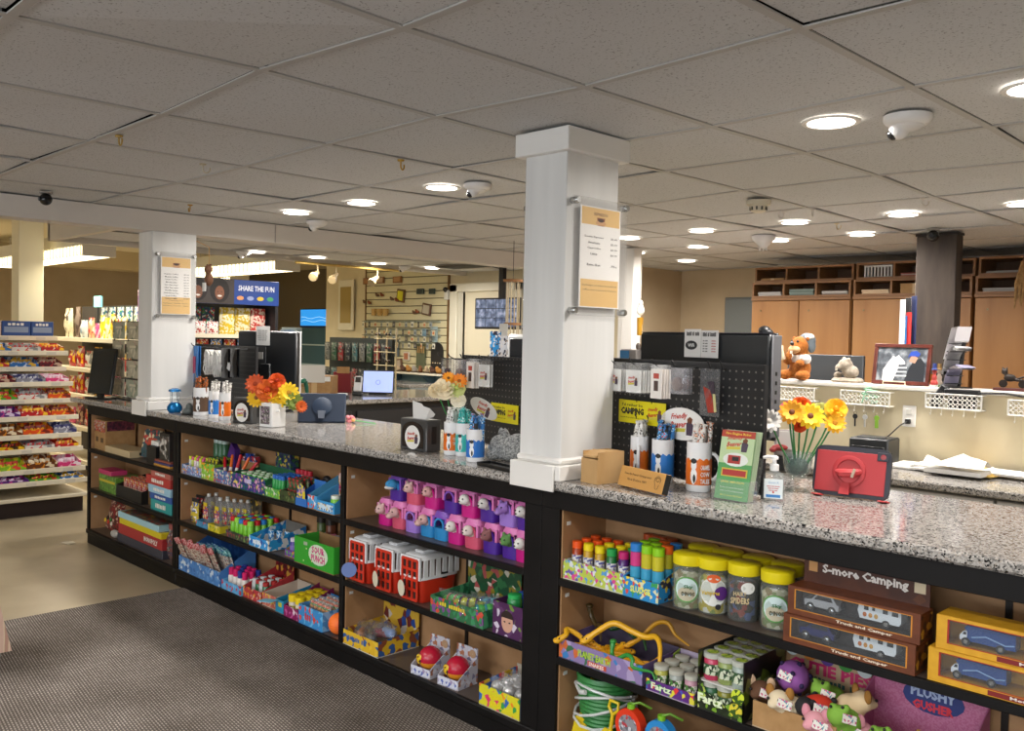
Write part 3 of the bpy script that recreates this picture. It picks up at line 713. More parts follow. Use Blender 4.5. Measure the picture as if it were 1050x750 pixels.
mugset('brown and white cow print mug by the blue lantern', 206, 426, .04, .15, '5d4636', None, WR_BR, 9, 'orange and brown candy stick in the brown mug by the lantern')
mugset('slim blue and white candy mug between the brown and orange mugs', 219, 428.5, .026, .14, '2a78c8', None, WR_W, 6, 'white candy stick in the slim blue mug by the lantern')
mugset('slim orange and white candy mug touching the grey napkin dispenser', 230.5, 430.5, .029, .14, 'e6701a', None, WR_W, 7, 'white candy stick in the slim orange mug by the grey dispenser')
# ---- wooden donation box
c, w_, rz = foot((595.6, 494), (612, 497.5), GT+.0005)
t = T('donation_box', 'plywood donation box with a slot standing beside the large white column', 'box', c, rz)
PLY = noise_mat('plywood', [(.3, 'b08a58'), (.7, 'c39d6a')], 14, .6, 5, (1, 1, .3))
dd = .115; hh = .1
B().box(-w_/2, w_/2, 0, .006, 0, hh-.022).to('front_panel', PLY, t)
B().box(-w_/2, -w_/2+.006, .0062, dd, 0, hh).to('side_panel', PLY, t); B().box(w_/2-.006, w_/2, .0062, dd, 0, hh).to('side_panel', PLY, t)
B().box(-w_/2+.0062, w_/2-.0062, dd-.006, dd, 0, hh).to('back_panel', PLY, t)
B().prism([(0, hh-.018), (.045, hh-.002), (.045, hh+.003), (0, hh-.013)], -w_/2+.0065, w_/2-.0065, 'x').to('lid_flap', PLY, t)
B().box(-w_/2+.0065, w_/2-.0065, .045, dd-.0065, hh-.004, hh+.001).to('lid', PLY, t)
# ---- wooden sign block
c, w_, rz = foot((633, 499), (678, 510), GT+.0005)
t = T('wooden_sign', 'small engraved wooden sign block leaning in front of the mugs', 'sign', c+Vector((0, 0, .0067)), rz, rx=-.28)
WSG = noise_mat('sign_maple', [(.3, 'c08a44'), (.7, 'd1a05a')], 9, .5, 5, (.3, 1, 1))
B().box(-w_/2, w_/2, 0, .022, 0, .062, .001).to('face_board', WSG, t)
B().box(w_/2-.001, w_/2+.0006, .001, .0225, .001, .061).box(-w_/2+.001, w_/2, .0222, .0235, .001, .061).to('dark_edge', INK, t)
text('Friendly Beaver Campground', t, (-.018, -.0006, .04), w_*.6, .009, INK); text('New Boston, NH', t, (-.018, -.0006, .024), w_*.42, .009, INK)
B().tube([(w_*.36+.012*math.cos(a*.5)*(1+.3*math.sin(a*1.5)), -.0006, .031+.02*math.sin(a*.5)) for a in range(13)], .0007, 4).to('engraved_figure', INK, t)
B().tube([(w_*.36+.007*math.cos(a*.5), -.0006, .04+.006*math.sin(a*.5)) for a in range(13)], .0007, 4).to('engraved_figure', INK, t)
# ---- brochure holder
c, w_, rz = foot((729, 511), (767, 517), GT+.0005)
t = T('brochure_holder', 'clear acrylic brochure holder on the granite beside the sanitizer', 'holder', c, rz)
ACR = clear('ffffff', .16)
B().box(-w_/2, w_/2, 0, .002, 0, .06).box(-w_/2, w_/2, .002, .05, 0, .002).box(-w_/2, -w_/2+.002, .002, .05, .002, .06).box(w_/2-.002, w_/2, .002, .05, .002, .06).to('pocket', ACR, t)
B().prism([(.05, 0), (.052, 0), (.085, .12), (.083, .12)], -w_/2, w_/2, 'x').to('back_plate', ACR, t)
for k in range(4):
    g = T('brochure', 'green fire engine brochure at the front of the acrylic holder' if k == 0 else 'pale green brochure tucked behind the front one in the holder', 'brochure', at(t, (.001*k, .006+k*.008, .0025)), rz, None if k == 0 else 'brochures behind the front one', -.2+k*-.015)
    ww = w_*.45; H = .2
    B().box(-ww, ww, 0, .0012, 0, H).to('leaflet', M('4f9a55', .35) if k == 0 else M('cfe0bd', .4), g)
    if k == 0:
        B().box(-ww, ww, -.0005, -.0001, H*.52, H*.9).to('pale_panel', M('b9d0a0', .35), g)
        B().box(-ww, ww, -.0005, -.0001, H*.9, H).to('red_heading', M('b23a24', .35), g)
        text('Fire Engine Rides', g, (0, -.0009, H*.95), ww*1.5, H*.045, M('e8c840', .4), bold=.02)
        emblem(g, (-.002, -.0006, H*.82), ww*1.5)
        B().prism([(ww*.75*math.cos(a*.4), H*.58+H*.1*math.sin(a*.4)) for a in range(16)], -.001, -.0006).to('picture_ring', M('dfe3dc', .4), g)
        B().box(-ww*.45, ww*.3, -.0014, -.0011, H*.52, H*.64).to('engine_print', M('a82a20', .4), g)
        B().box(-ww*.2, ww*.2, -.0016, -.0014, H*.56, H*.62).to('engine_window', INK, g)
        B().box(-ww*.75, ww*.8, -.001, -.0006, H*.33, H*.45).to('truck_picture', M('c9b23a', .4), g)
        B().box(-ww*.68, ww*.72, -.0014, -.0011, H*.345, H*.43).to('truck_print', M('a82a20', .4), g)
        text('(603) 487-5570', g, (0, -.0009, H*.25), ww*1.4, H*.035, M('e8d84a', .4), bold=.02)
        for i, s in enumerate(('Ride around the park', 'with our Fire Department')): text(s, g, (0, -.0009, H*(.17-.05*i)), ww*1.4, H*.026, PAPER)
        text('88 Cochran Hill Road', g, (0, -.0009, H*.06), ww*1.3, H*.024, M('e8d84a', .4))
# ---- hand sanitizer
c = oz(793, 513, GT+.0005)
t = T('hand_sanitizer', 'clear pump bottle of hand sanitizer with a white pump', 'bottle', c, .45)
v = []
def superell(rx, ry, z, n=24, e=.6):
    return [(rx*math.copysign(abs(math.cos(a))**e, math.cos(a)), ry*math.copysign(abs(math.sin(a))**e, math.sin(a)), z) for a in [2*PI*i/n for i in range(n)]]
def loft(rings):
    n = len(rings[0]); b = B(); v = [p for r in rings for p in r]; f = []
    for j in range(len(rings)-1):
        for i in range(n): k = (i+1) % n; f.append((j*n+i, j*n+k, (j+1)*n+k, (j+1)*n+i))
    f.append(tuple(range(n))[::-1]); f.append(tuple((len(rings)-1)*n+i for i in range(n)))
    return b.add(v, f)
loft([superell(.03, .019, 0), superell(.032, .021, .004), superell(.032, .021, .066), superell(.028, .018, .076), superell(.013, .011, .085), superell(.011, .011, .088)]).to('bottle', clear('f2f7f7', .3, .03), t)
loft([superell(.029, .018, .004), superell(.029, .018, .058)]).to('gel', clear('e8f2f4', .35, .05), t)
B().box(-.026, .026, -.0222, -.0214, .008, .064, .0003).to('label', M('e6ecee', .4), t)
text('Germ-X', t, (0, -.0226, .054), .03, .006, M('3f88c0', .4)); B().box(-.02, .02, -.0226, -.0223, .011, .019).to('blue_band', M('2d7fc4', .4), t)
for i in range(3): greek('advanced hand sanitizer', t, (0, -.0226, .043-i*.006), .036-.006*i, .003, M('c34a4a', .4))
B().ball((0, -.0222, .026), (.003, .0006, .003), 8, 6).to('red_dot', M('d03030', .4), t)
B().lathe([(.013, .086), (.013, .103), (.011, .105), (.006, .106), (.006, .118), (.011, .119), (.011, .126), (.007, .129)], 18).to('pump', M('eceaea', .35), t)
B().tube([(0, 0, .125), (-.02, -.003, .126), (-.032, -.005, .122)], .0045, 8).to('nozzle', M('eceaea', .35), t)
# ---- goblet vase with flowers
c = oz(817, 503, GT+.0005)
t = T('goblet_vase', 'tall clear glass goblet vase filled with green stems', 'vase', c)
GL = clear('d9e6e4', .22, .04)
B().lathe([(.034, 0), (.036, .003), (.01, .01), (.007, .018), (.008, .03), (.024, .04), (.037, .06), (.043, .085), (.045, .118), (.043, .118), (.041, .085), (.034, .062), (.02, .046), (.002, .042)], 28).to('glass', GL, t)
B().ball((0, 0, .075), (.034, .034, .028), 14, 10).to('glass_pebbles', M('34584c', .15, 0, .85), t)
VASE = t
def flower(label, base, tip, kind, col, cc, s, group=None, tilt=None):
    b0, tp = Vector(base), Vector(tip); s *= 1.3
    t = T('artificial_flower', label, 'flower', b0, 0, group)
    d = tp-b0; mid = d*.5+Vector((d.x*.1, d.y*.1, .01))
    B().tube([(0, 0, 0), mid*.6, mid, d*.8, d], .0028, 6).to('stem', M('2c7a3a', .5), t)
    n = (d.normalized()*.35+(CAM-tp).normalized()*.9).normalized() if tilt is None else Vector(tilt).normalized()
    q = n.to_track_quat('Z', 'Y').to_matrix()
    h = B()
    if kind == 'daisy':
        for lay, (k, L, lift) in enumerate(((14, 1, .05), (11, .72, .3))):
            for i in range(k):
                a = 2*PI*i/k+lay*.2; ca, sa = math.cos(a), math.sin(a)
                pts = []
                for u, wd in ((.15, .08), (.5, .17), (.85, .15), (1, .02)):
                    for sg in (-1, 1):
                        pts.append(Vector((ca*u*L*s-sa*sg*wd*s, sa*u*L*s+ca*sg*wd*s, lift*s*u*u+.002*lay)))
                h.add([d+q@p for p in pts], [(0, 1, 3, 2), (2, 3, 5, 4), (4, 5, 7, 6)])
        h.to('petals', M(col, .6), t); e = B()
        e.ball((0, 0, 0), (s*.24, s*.24, s*.14), 10, 6); e.v = [tuple(d+q@Vector(p)+n*.002) for p in e.v]; e.to('flower_eye', M(cc, .7), t)
    else:
        for lay, (k, L, lift) in enumerate(((9, 1, .1), (8, .85, .45), (6, .6, .75), (4, .35, .9))):
            for i in range(k):
                a = 2*PI*i/k+lay*.35; ca, sa = math.cos(a), math.sin(a); pts = []
                for u, wd, up_ in ((.1, .1, 0), (.55, .3, .25), (.95, .34, .6), (1.05, .1, .8)):
                    for sg in (-1, 1):
                        pts.append(Vector((ca*u*L*s-sa*sg*wd*s*L, sa*u*L*s+ca*sg*wd*s*L, lift*s*up_+.15*s*lay*.5)))
                h.add([d+q@p for p in pts], [(0, 1, 3, 2), (2, 3, 5, 4), (4, 5, 7, 6)])
        h.to('petals', M(col, .6), t); e = B()
        e.ball((0, 0, .3*s), (s*.3, s*.3, s*.35), 8, 6); e.v = [tuple(d+q@Vector(p)) for p in e.v]; e.to('flower_heart', M(cc, .7), t)
    return t
def vaseflower(lab, px, py, kind, col, cc, s, dy=0):
    pl = (c-CAM).dot(FH)+dy; d_ = ray(px, py); tp = CAM+d_*(pl/d_.dot(FH))
    b0 = Vector((c.x+(tp.x-c.x)*.12, c.y+(tp.y-c.y)*.12, c.z+.06)); flower(lab, b0, tp, kind, col, cc, s)
vaseflower('white artificial daisy in the goblet vase', 789, 432, 'daisy', 'e9e6e2', 'd9d2c8', .03, -.02)
vaseflower('yellow orange gerbera with brown eye in the goblet vase', 812, 423, 'daisy', 'f0a81e', '6b3a1a', .032, -.03)
vaseflower('bright yellow gerbera with brown eye in the goblet vase', 831, 427, 'daisy', 'f4cf1c', '6b3a1a', .034, -.03)
vaseflower('deep orange double flower at the top of the goblet bouquet', 821, 418, 'rose', 'ea6a1c', 'd0501a', .026, .02)
vaseflower('golden yellow rose standing above the goblet bouquet', 857, 420, 'rose', 'f3b81c', 'e0a018', .026, 0)
vaseflower('yellow gerbera drooping to the tablet side of the goblet vase', 856, 434, 'daisy', 'f2b41a', 'c98a18', .027, -.02)
vaseflower('pale green carnation in the goblet bouquet', 842, 423, 'rose', 'd6da8c', 'b9c46a', .024, .03)
vaseflower('pink rose half hidden in the goblet bouquet', 808, 419, 'rose', 'd9587a', 'c03a60', .018, .03)
vaseflower('small red orange bloom hanging below the yellow gerberas', 820, 437, 'rose', 'e0582a', 'c0401a', .017, .01)
# ---- red tablet
c, w_, rz = foot((834, 507), (908, 516), GT+.0005)
TBA = -.22
t = T('tablet', 'tablet in a red and black rugged case propped up with its back showing', 'tablet', c+Vector((0, .0, .004)), rz, rx=TBA)
RC = M('a92c31', .55); 
wT, hT = .222, .15
loft([[(x*wT/2, 0, hT/2+z*hT/2) for x, z in [(math.copysign(abs(math.cos(a))**.25, math.cos(a)), math.copysign(abs(math.sin(a))**.25, math.sin(a))) for a in [2*PI*i/32 for i in range(32)]]] for _ in (0,)]+
     [[(x*wT/2, .014, hT/2+z*hT/2) for x, z in [(math.copysign(abs(math.cos(a))**.25, math.cos(a)), math.copysign(abs(math.sin(a))**.25, math.sin(a))) for a in [2*PI*i/32 for i in range(32)]]]]).to('bumper_case', M('1e1f2c', .5), t)
B().box(-wT*.465, wT*.44, -.0025, .0, .012, hT-.016, .002).to('back_shell', RC, t)
B().box(-wT*.48, wT*.48, .0141, .0148, .008, hT-.008).to('screen', M('0b0c0e', .1), t)
B().box(wT*.32, wT*.47, -.004, -.0005, hT*.76, hT*.93, .002).to('camera_cutout', M('1e1f2c', .5), t)
B().lathe([(.008, -.005), (.006, -.0055)], 14, ax='y').to('camera_lens', M('8c2a30', .3), t, (wT*.4, 0, hT*.84))
B().lathe([(.048, -.003), (.048, -.006), (.044, -.008), (.036, -.008), (.034, -.006), (.034, -.003)], 30, ax='y', cap=False).to('rotating_ring', RC, t, (-.005, 0, hT*.5))
B().lathe([(.034, -.004), (.001, -.0042)], 26, ax='y', cap=False).to('ring_plate', M('a62c30', .5), t, (-.005, 0, hT*.5))
B().tube([(-.04, -.006, hT*.48), (-.02, -.022, hT*.45), (.01, -.024, hT*.46), (.03, -.008, hT*.52)], [.008, .013, .013, .008], 8).to('hand_strap', M('b93a3e', .6), t)
B().box(-.004, .004, -.041, -.037, hT*.38, hT*.56, .001).to('strap_buckle', M('a9927e', .4), t, (0, .0, 0), (0, .25, 0))
B().prism([(-.012, .03), (.012, .03), (.015, -.006), (-.015, -.006)], -.03, -.026, 'y').to('kickstand', RC, t, (-.008, 0, .004), (-.25, 0, 0))
for x in (-.09, .1): B().box(x-.014, x+.014, -.022, .016, -.004, .0, .001).to('corner_foot', M('c23a3a', .5), t)
# ---- flat monitor behind the right pegboard and papers on it
def monitor(label, loc, w, h, rz, zoff, side='2b2d31', back='1d2023', chin=0):
    t = T('monitor', label, 'monitor', loc, rz)
    B().box(-w/2, w/2, .0, .035, zoff, zoff+h, .008).to('back_shell', M(back, .35), t)
    B().box(-w/2-.002, w/2+.002, .035, .045, zoff-.003, zoff+h+.003, .003).to('bezel', M(side, .4), t)
    B().box(-w/2+.012, w/2-.012, .0451, .0458, zoff+.012, zoff+h-.012).to('screen', M('101216', .1), t)
    B().box(-.035, .035, -.012, .012, .012, zoff+h*.5, .004).to('neck', M(back, .4), t)
    B().box(-.11, .11, -.06, .12, 0, .012, .004).to('foot', M(back, .4), t)
    return t
a0, a1 = oy(655, 345, 2.72), oy(791, 345, 2.62)
d_ = a1-a0; mrz = math.atan2(d_.y, d_.x)
MON = monitor('large black monitor seen from behind above the right pegboard', ((a0.x+a1.x)/2, (a0.y+a1.y)/2, GT+.0005), d_.length*.98, .345, mrz, .14)
for s in (0,): B().box(d_.length/2-.004, d_.length/2+.004, .004, .05, .15, .48, .002).to('side_edge', M('6a6a6e', .4), MON)
for i in range(6): B().box(d_.length/2+.004, d_.length/2+.0045, .02, .03, .2+i*.03, .212+i*.03).to('port', INK, MON)
B().box(-d_.length/2+.01, d_.length/2-.01, .002, .03, .4855, .487).to('vent_grille', M('55505a', .5), MON)
for k, (px, lb) in enumerate(((719, 'white price and logo sheet taped over the top of the large monitor'),)):
    q = oy(719, 352, (a0.y+a1.y)/2-.012)
    g = T('paper_sign', lb, 'sign', q, mrz)
    B().box(-.078, -.001, -.001, 0, -.05, .048).to('sheet', M('d9d6d2', .6), g); B().box(.001, .078, -.001, 0, -.05, .044).to('sheet', M('d4d1ce', .6), g)
    greek('Prices on local', g, (-.038, -.0014, .032), .06, .014, INK)
    B().prism([(-.045+.028*math.cos(a*.4), -.008+.016*math.sin(a*.4)) for a in range(16)], -.0016, -.0012).to('logo_oval', M('2b2b2d', .5), g)
    text('WiFi', g, (-.045, -.002, -.008), .03, .012, PAPER, bold=.02)
    greek('Check in Pricing', g, (.038, -.0014, .03), .06, .014, INK)
    for i in range(5):
        greek('One Night', g, (.02, -.0014, .008-i*.009), .022, .004, INK); greek('$19.99', g, (.058, -.0014, .008-i*.009), .02, .004, M('b04038', .5))
t = T('webcam', 'small black webcam clipped on the monitor top edge', 'webcam', oy(784, 341, (a0.y+a1.y)/2), mrz)
blob('body', M('1b1c1e', .4), t, [(0, 0, .006, .022, .02, .016), (.012, 0, .0, .02, .018, .012)], .003)
B().box(-.012, .012, -.008, .03, -.014, -.004).to('clip', M('1b1c1e', .4), t)
t = T('device_box', 'grey device with a blue printed corner behind the right pegboard edge', 'device', (oy(643, 360, 2.7).x, 2.7, GT+.0005), mrz)
B().box(-.04, .05, 0, .04, 0, .42, .004).to('housing', M('8a8480', .5), t)
B().box(-.037, .012, -.002, -.0005, .385, .415).to('blue_label', M('2f6f9e', .5), t)
B().box(-.037, .03, -.002, -.0005, .1, .33).to('front_plate', M('7a7572', .5), t)
# card reader between pegboard and vase
t = T('card_terminal', 'silver and black card terminal standing behind the sanitizer', 'card terminal', oz(795, 486, GT+.0005)+Vector((0, .06, 0)), .6)
B().box(-.035, .035, 0, .03, 0, .15, .01).to('housing', M('a29a96', .35, .3), t)
B().box(-.03, .03, -.004, -.0005, .08, .145, .003).to('display', M('c9c4c0', .2), t)
blob('red_scanner', M('8e2a2a', .4), t, [(-.02, -.03, .09, .03, .02, .012), (-.045, -.04, .082, .012, .016, .01)], .004)
B().box(-.034, .034, -.03, -.005, .0, .06, .01).to('base', BLK, t)
# ---- left part of the counter
c = oz(179, 423, GT+.0005)
t = T('camp_lantern', 'small metallic blue camping lantern beside the end column', 'lantern', c)
BLU = M('1272b4', .2, .5)
B().lathe([(.03, 0), (.04, .012), (.041, .03), (.03, .048), (.022, .055)], 20).to('base', BLU, t)
B().lathe([(.022, .056), (.026, .06), (.026, .11), (.022, .114)], 18).to('globe', clear('dfeaf0', .35), t)
B().lathe([(.02, .114), (.034, .116), (.032, .126), (.014, .134)], 20).to('cap', BLU, t)
B().tube([(-.03, 0, .12), (-.036, 0, .09), (-.036, 0, .05)], .002, 6).to('wire_guard', DSTEEL, t); B().tube([(.03, 0, .12), (.036, 0, .09), (.036, 0, .05)], .002, 6).to('wire_guard', DSTEEL, t)
c = oz(192, 424, GT+.0005)
t = T('feather_duster', 'dark grey feathery plume standing behind the lantern', 'feather', c+Vector((.0, .03, 0)), rx=-.1)
B().tube([(0, 0, 0), (0, 0, .18)], .003, 6).to('quill', M('3a3a3e', .6), t)
for k in range(14): B().tube([(0, 0, .06+k*.009), (.022*(-1)**k, .004, .075+k*.01), (.03*(-1)**k, .006, .095+k*.01)], [.004, .006, .002], 5).to('barb', M('4a4d58', .8), t)
t = T('stone_figure', 'small grey stone like figure at the foot of the dark plume', 'figurine', oz(193, 425.5, GT+.0005))
blob('body', M('5f6664', .7), t, [(0, 0, .02, .03, .025, .02), (.012, 0, .045, .02, .018, .02), (-.02, -.005, .012, .016, .02, .012)], .004)
B().box(-.035, .035, -.025, .025, 0, .006).to('plinth', M('242424', .6), t)
# left pegboard and what hangs from it
p0, p1 = oy(190, 420, 2.5), oy(262, 420, 2.46)
PL = pegboard('black pegboard stand with cables and sunglasses packs near the end column', Vector((p0.x, 2.5, GT)), Vector((p1.x, 2.46, GT)), .37,
              [(-.24, .36, .12), (-.09, .36, .12), (.03, .36, .1), (.15, .36, .1), (.27, .36, .1), (.38, .36, .1), (-.25, .2, .12), (-.1, .2, .1)])
hangcard(PL, -.24, .36, .12, 'black earphone pouch on the end hook of the left pegboard', 'black', .09, .15, 3, 'earphone pouches on the left pegboard')
hangcard(PL, -.09, .36, .12, 'tall blue carded gadget with pink blister on the left pegboard', 'blue', .09, .2, 2, 'blue carded gadgets on the left pegboard')
hangcard(PL, .03, .36, .1, 'coiled white charging cable on the left pegboard', 'cable', .11, .17, 4, 'white cables on the first cable hook')
hangcard(PL, .15, .36, .1, 'coiled grey white cable beside the black packs', 'cable', .1, .18, 3, 'white cables on the second cable hook')
hangcard(PL, .27, .36, .1, 'black accessory bag with white tag on the left pegboard', 'black', .09, .16, 3, 'black accessory bags on the left pegboard')
hangcard(PL, .38, .36, .1, 'glossy black bag on the hook beside the tall monitor', 'black', .08, .15, 2, 'black bags beside the tall monitor')
hangcard(PL, -.25, .2, .12, 'flat black comb pack on the lower hook of the left pegboard', 'black', .12, .06, 2, 'comb packs on the left pegboard')
# tall monitor (rear) with receipt paper
a0, a1 = oy(256, 342, 2.62), oy(301, 345, 2.72)
MN2 = monitor('tall black all in one till monitor seen from behind with a paper note on top', ((a0.x+a1.x)/2, 2.64, GT+.0005), .43, .37, .35, .09, 'c9c8c6', '1b1d20')
B().box(-.07, .0, -.004, .0, .25, .4, .002).to('stand_bracket', M('2e3033', .5), MN2); B().box(-.055, -.02, -.008, -.004, .3, .34).to('bracket_plate', M('9a9a98', .4), MN2)
q = at(MN2, (-.02, -.006, .43))
g = T('paper_note', 'white printed note hanging over the till monitor edge', 'paper', q, .35)
B().pillow(-.05, .05, -.05, .06, .004).to('sheet', M('cfcdca', .7), g)
for i in range(6): greek('receipt notes here', g, (0, -.0055, .035-i*.011), .07-.006*(i % 3), .004, INK)
# napkin dispensers
def dispenser(label, a, b_, depth, h, tissue, logo=True):
    c, w_, rz = foot(a, b_, GT+.0005)
    t = T('napkin_dispenser', label, 'dispenser', c, rz)
    GY_ = M('4b4b4b', .3, .2); n = 10
    pr = [(-w_/2, 0), (w_/2, 0), (w_/2, h)]+[(w_/2-w_*i/n, h-.0*i) for i in range(1, n)]+[(-w_/2, h)]
    B().box(-w_/2, w_/2, 0, depth, 0, h, .004).to('housing', GY_, t)
    B().prism([(-w_*.4, h*.1)]+[(w_*.4*math.cos(PI*(1-i/12)), h*.6+h*.32*math.sin(PI*(1-i/12))) for i in range(13)]+[(w_*.4, h*.1)], -.003, -.0005).to('front_window', M('2a2422', .25), t)
    B().lathe([(min(w_, h)*.38, -.0035), (.001, -.0042)], 28, ax='y', cap=False).to('logo_disc', M('e8e6e2', .4), t, (0, 0, h*.42))
    emblem(t, (0, -.0046, h*.42), min(w_, h)*.62)
    B().box(w_/2, w_/2+.002, depth*.35, depth*.65, h*.25, h*.8).to('side_slot', M('1c1c1c', .4), t)
    if tissue:
        b = B(); 
        for s, (x, z) in enumerate(((-.02, .06), (.03, .045))):
            b.add([(-.03, depth*.3, h+.0005), (.05, depth*.3, h+.0005), (x+.035, depth*.4, h+z), (x-.02, depth*.35, h+z+.01), (.06, depth*.7, h+.01), (x+.05, depth*.6, h+z*.5)], [(0, 1, 2, 3), (1, 4, 5, 2)])
        b.to('tissue', M('dcdad6', .8), t)
    return t
dispenser('dark grey napkin dispenser with a paper tissue sticking up', (410, 460), (437, 464.5), .075, .125, True)
DSP2 = dispenser('grey napkin dispenser turned sideways behind the white flower box', (238.5, 433), (258, 435), .1, .125, False)
# flower arrangement in white frame box
c, w_, rz = foot((265.5, 437.5), (279, 439), GT+.0005)
t = T('flower_box', 'white wooden planter box with a photo on its front', 'planter', c, rz)
bw = .09
B().box(-bw/2, bw/2, 0, .085, 0, .115, .003).to('box', M('eae9e7', .5), t)
B().box(-bw*.38, bw*.32, -.002, -.0004, .015, .1).to('photo', PR('6d6a66', 'b9b6b0', '3a3836', '8a6a8a', sc=90), t)
B().tube([(-bw*.7, .03, .08), (-bw*.5, .03, .08)], .005).to('peg', M('eae9e7', .5), t); B().tube([(bw*.7, .03, .08), (bw*.5, .03, .08)], .005).to('peg', M('eae9e7', .5), t)
FB = c
rr = random.Random(5)
def arr(lab, px, py, kind, col, cc, s, grp=None):
    pl = (FB-CAM).dot(FH)+.03; d_ = ray(px, py); tp = CAM+d_*(pl/d_.dot(FH))
    flower(lab, Vector((FB.x+.0, FB.y+.04, FB.z+.1)), tp, kind, col, cc, s, grp)
arr('orange autumn dahlia in the white planter box', 275, 401, 'rose', 'e0702a', 'c94a1c', .045)
arr('yellow sunflower facing the aisle in the white planter box', 283, 403, 'daisy', 'f0c41a', '7a4a1a', .045)
arr('yellow sunflower beside the tablet side of the planter box', 296, 403, 'daisy', 'f2cc1e', 'b98a18', .042)
arr('low yellow sunflower next to the napkin dispenser', 263, 408, 'daisy', 'eec01c', '7a4a1a', .038)
arr('small sunflower low on the white planter box', 287, 409, 'daisy', 'f4d024', '8a5a1a', .036)
arr('orange autumn flower high on the planter arrangement', 284, 391, 'rose', 'dd5a1c', 'b8401a', .03)
arr('rust orange leaf cluster spreading towards the left pegboard', 262, 394, 'daisy', 'c8501a', 'a03a10', .04)
arr('green yellow leaf spray beside the dark blue tablet', 302, 412, 'daisy', '7d8f3a', '5a6a24', .036)
arr('orange leaf tip drooping beside the dark blue tablet', 309, 417, 'daisy', 'd9601c', 'b04a14', .024)
# dark blue tablet on stand
c, w_, rz = foot((312, 434), (340, 434.5), GT+.0005)
t = T('tablet', 'tablet in a dark blue case propped up behind the planter box', 'tablet', c+Vector((0, .02, .003)), rz+.1, rx=-.42)
B().box(-.12, .12, 0, .014, 0, .16, .006).to('back_shell', M('13243a', .5), t)
B().box(-.11, .11, .0141, .0148, .008, .152).to('screen', M('0b0c0e', .1), t)
B().lathe([(.05, -.006), (.045, -.009)], 24, ax='y').to('rotating_ring', M('182c45', .5), t, (0, 0, .085))
B().prism([(-.02, .05), (.02, .05), (.014, 0), (-.014, 0)], -.035, -.03).to('kickstand', M('13243a', .5), t, rot=(-.3, 0, 0))
# pink flower lying on the granite
c = oz(361, 431, GT+.014)
t = T('loose_flower', 'single pink artificial flower lying on the bare granite', 'flower', c)
e = oz(385, 434.5, GT+.003)-c
B().tube([(0, 0, 0), e*.5, e], .0028, 6).to('stem', M('5fae6a', .5), t)
h = B()
for k in range(16):
    a = k*2.4; h.ball((-.012+.012*math.cos(a), .016*math.sin(a), .004+.012*math.sin(k*1.1)), (.011, .011, .009), 8, 6)
h.to('petals', M('e88a92', .6), t); B().ball((.008, 0, 0), (.014, .01, .009), 8, 6).to('flower_heart', M('e9b06a', .6), t)
# bouquet behind the three mugs in a glass
c = oz(461, 462, GT+.0005)+Vector((-.03, .07, 0))
t = T('bouquet_jar', 'clear jar of cream hydrangeas behind the three mugs', 'vase', c)
B().lathe([(.035, 0), (.04, .004), (.04, .1), (.036, .12), (.033, .12), (.036, .1), (.036, .006)], 22).to('glass', clear('dfe8e6', .25), t)
def bq(lab, px, py, kind, col, cc, s):
    pl = (c-CAM).dot(FH)-.01; d_ = ray(px, py); tp = CAM+d_*(pl/d_.dot(FH)); flower(lab, Vector((c.x, c.y, c.z+.05)), tp, kind, col, cc, s)
bq('large cream hydrangea in the bouquet behind the three mugs', 456, 399, 'rose', 'efe2c4', 'e2d0a8', .036)
bq('pale green hydrangea in the bouquet behind the three mugs', 468, 399, 'rose', 'cfd68e', 'b8c46c', .028)
bq('small cream hydrangea at the edge of the bouquet behind the mugs', 447, 401, 'rose', 'ead9b4', 'd6c398', .024)
bq('white rose low in the bouquet behind the teal mug', 470, 411, 'rose', 'f0ead8', 'ddd2b8', .024)
bq('orange sunflower at the top of the bouquet behind the mugs', 460, 388, 'daisy', 'ef9c1c', '7a4a18', .022)
bq('orange bloom at the pegboard side of the bouquet behind the mugs', 471, 391, 'daisy', 'ee8a1c', 'a05a18', .026)
# middle pegboard
p0, p1 = oy(474, 440, 2.6), oy(541, 460, 2.5)
PMD = pegboard('black pegboard stand half hidden behind the large white column', Vector((p0.x, 2.6, GT)), Vector((p1.x, 2.5, GT)), .37, [(-.22, .36, .14), (-.13, .36, .14), (-.03, .36, .14), (.05, .36, .1), (.12, .36, .1)])
hangcard(PMD, -.22, .36, .12, 'long clear bag with red sticker on the half hidden pegboard', 'die', .085, .165, 2, 'sticker bags on the half hidden pegboard')
hangcard(PMD, -.12, .36, .12, 'clear bag of pale badges on the half hidden pegboard', 'bag', .08, .1, 4, 'badge bags on the half hidden pegboard')
hangcard(PMD, -.02, .36, .12, 'white printed tag card on the half hidden pegboard', 'card', .06, .11, 3, 'tag cards on the half hidden pegboard')
hangcard(PMD, .06, .36, .1, 'logo sleeve next to the column on the half hidden pegboard', 'logo', .08, .1, 2, 'logo sleeves next to the column')
sticker(PMD, .1, .15, .2, .075, 'yellow bumper sticker disappearing behind the large white column')
t = T('oval_sticker', 'white oval shop sticker on the half hidden pegboard', 'sticker', at(PMD, (-.03, -.03, .16)), PMD.rotation_euler.z+.2, ry=.35)
B().prism([(.085*math.cos(a*PI/16), .036*math.sin(a*PI/16)) for a in range(32)], -.001, .001).to('sheet', M('d9d6d0', .45), t); emblem(t, (0, -.0012, 0), .09)
c = oz(517, 474, GT+.0005)+Vector((0, .03, 0))
t = T('fuzzy_plush', 'grey speckled fuzzy plush animal slumped against the white column', 'plush', c)
GF = noise_mat('grey_fur', [(.3, '4a4b4b'), (.5, '8c8d8c'), (.7, 'b9b9b6')], 160, .9, 4, bump=.6)
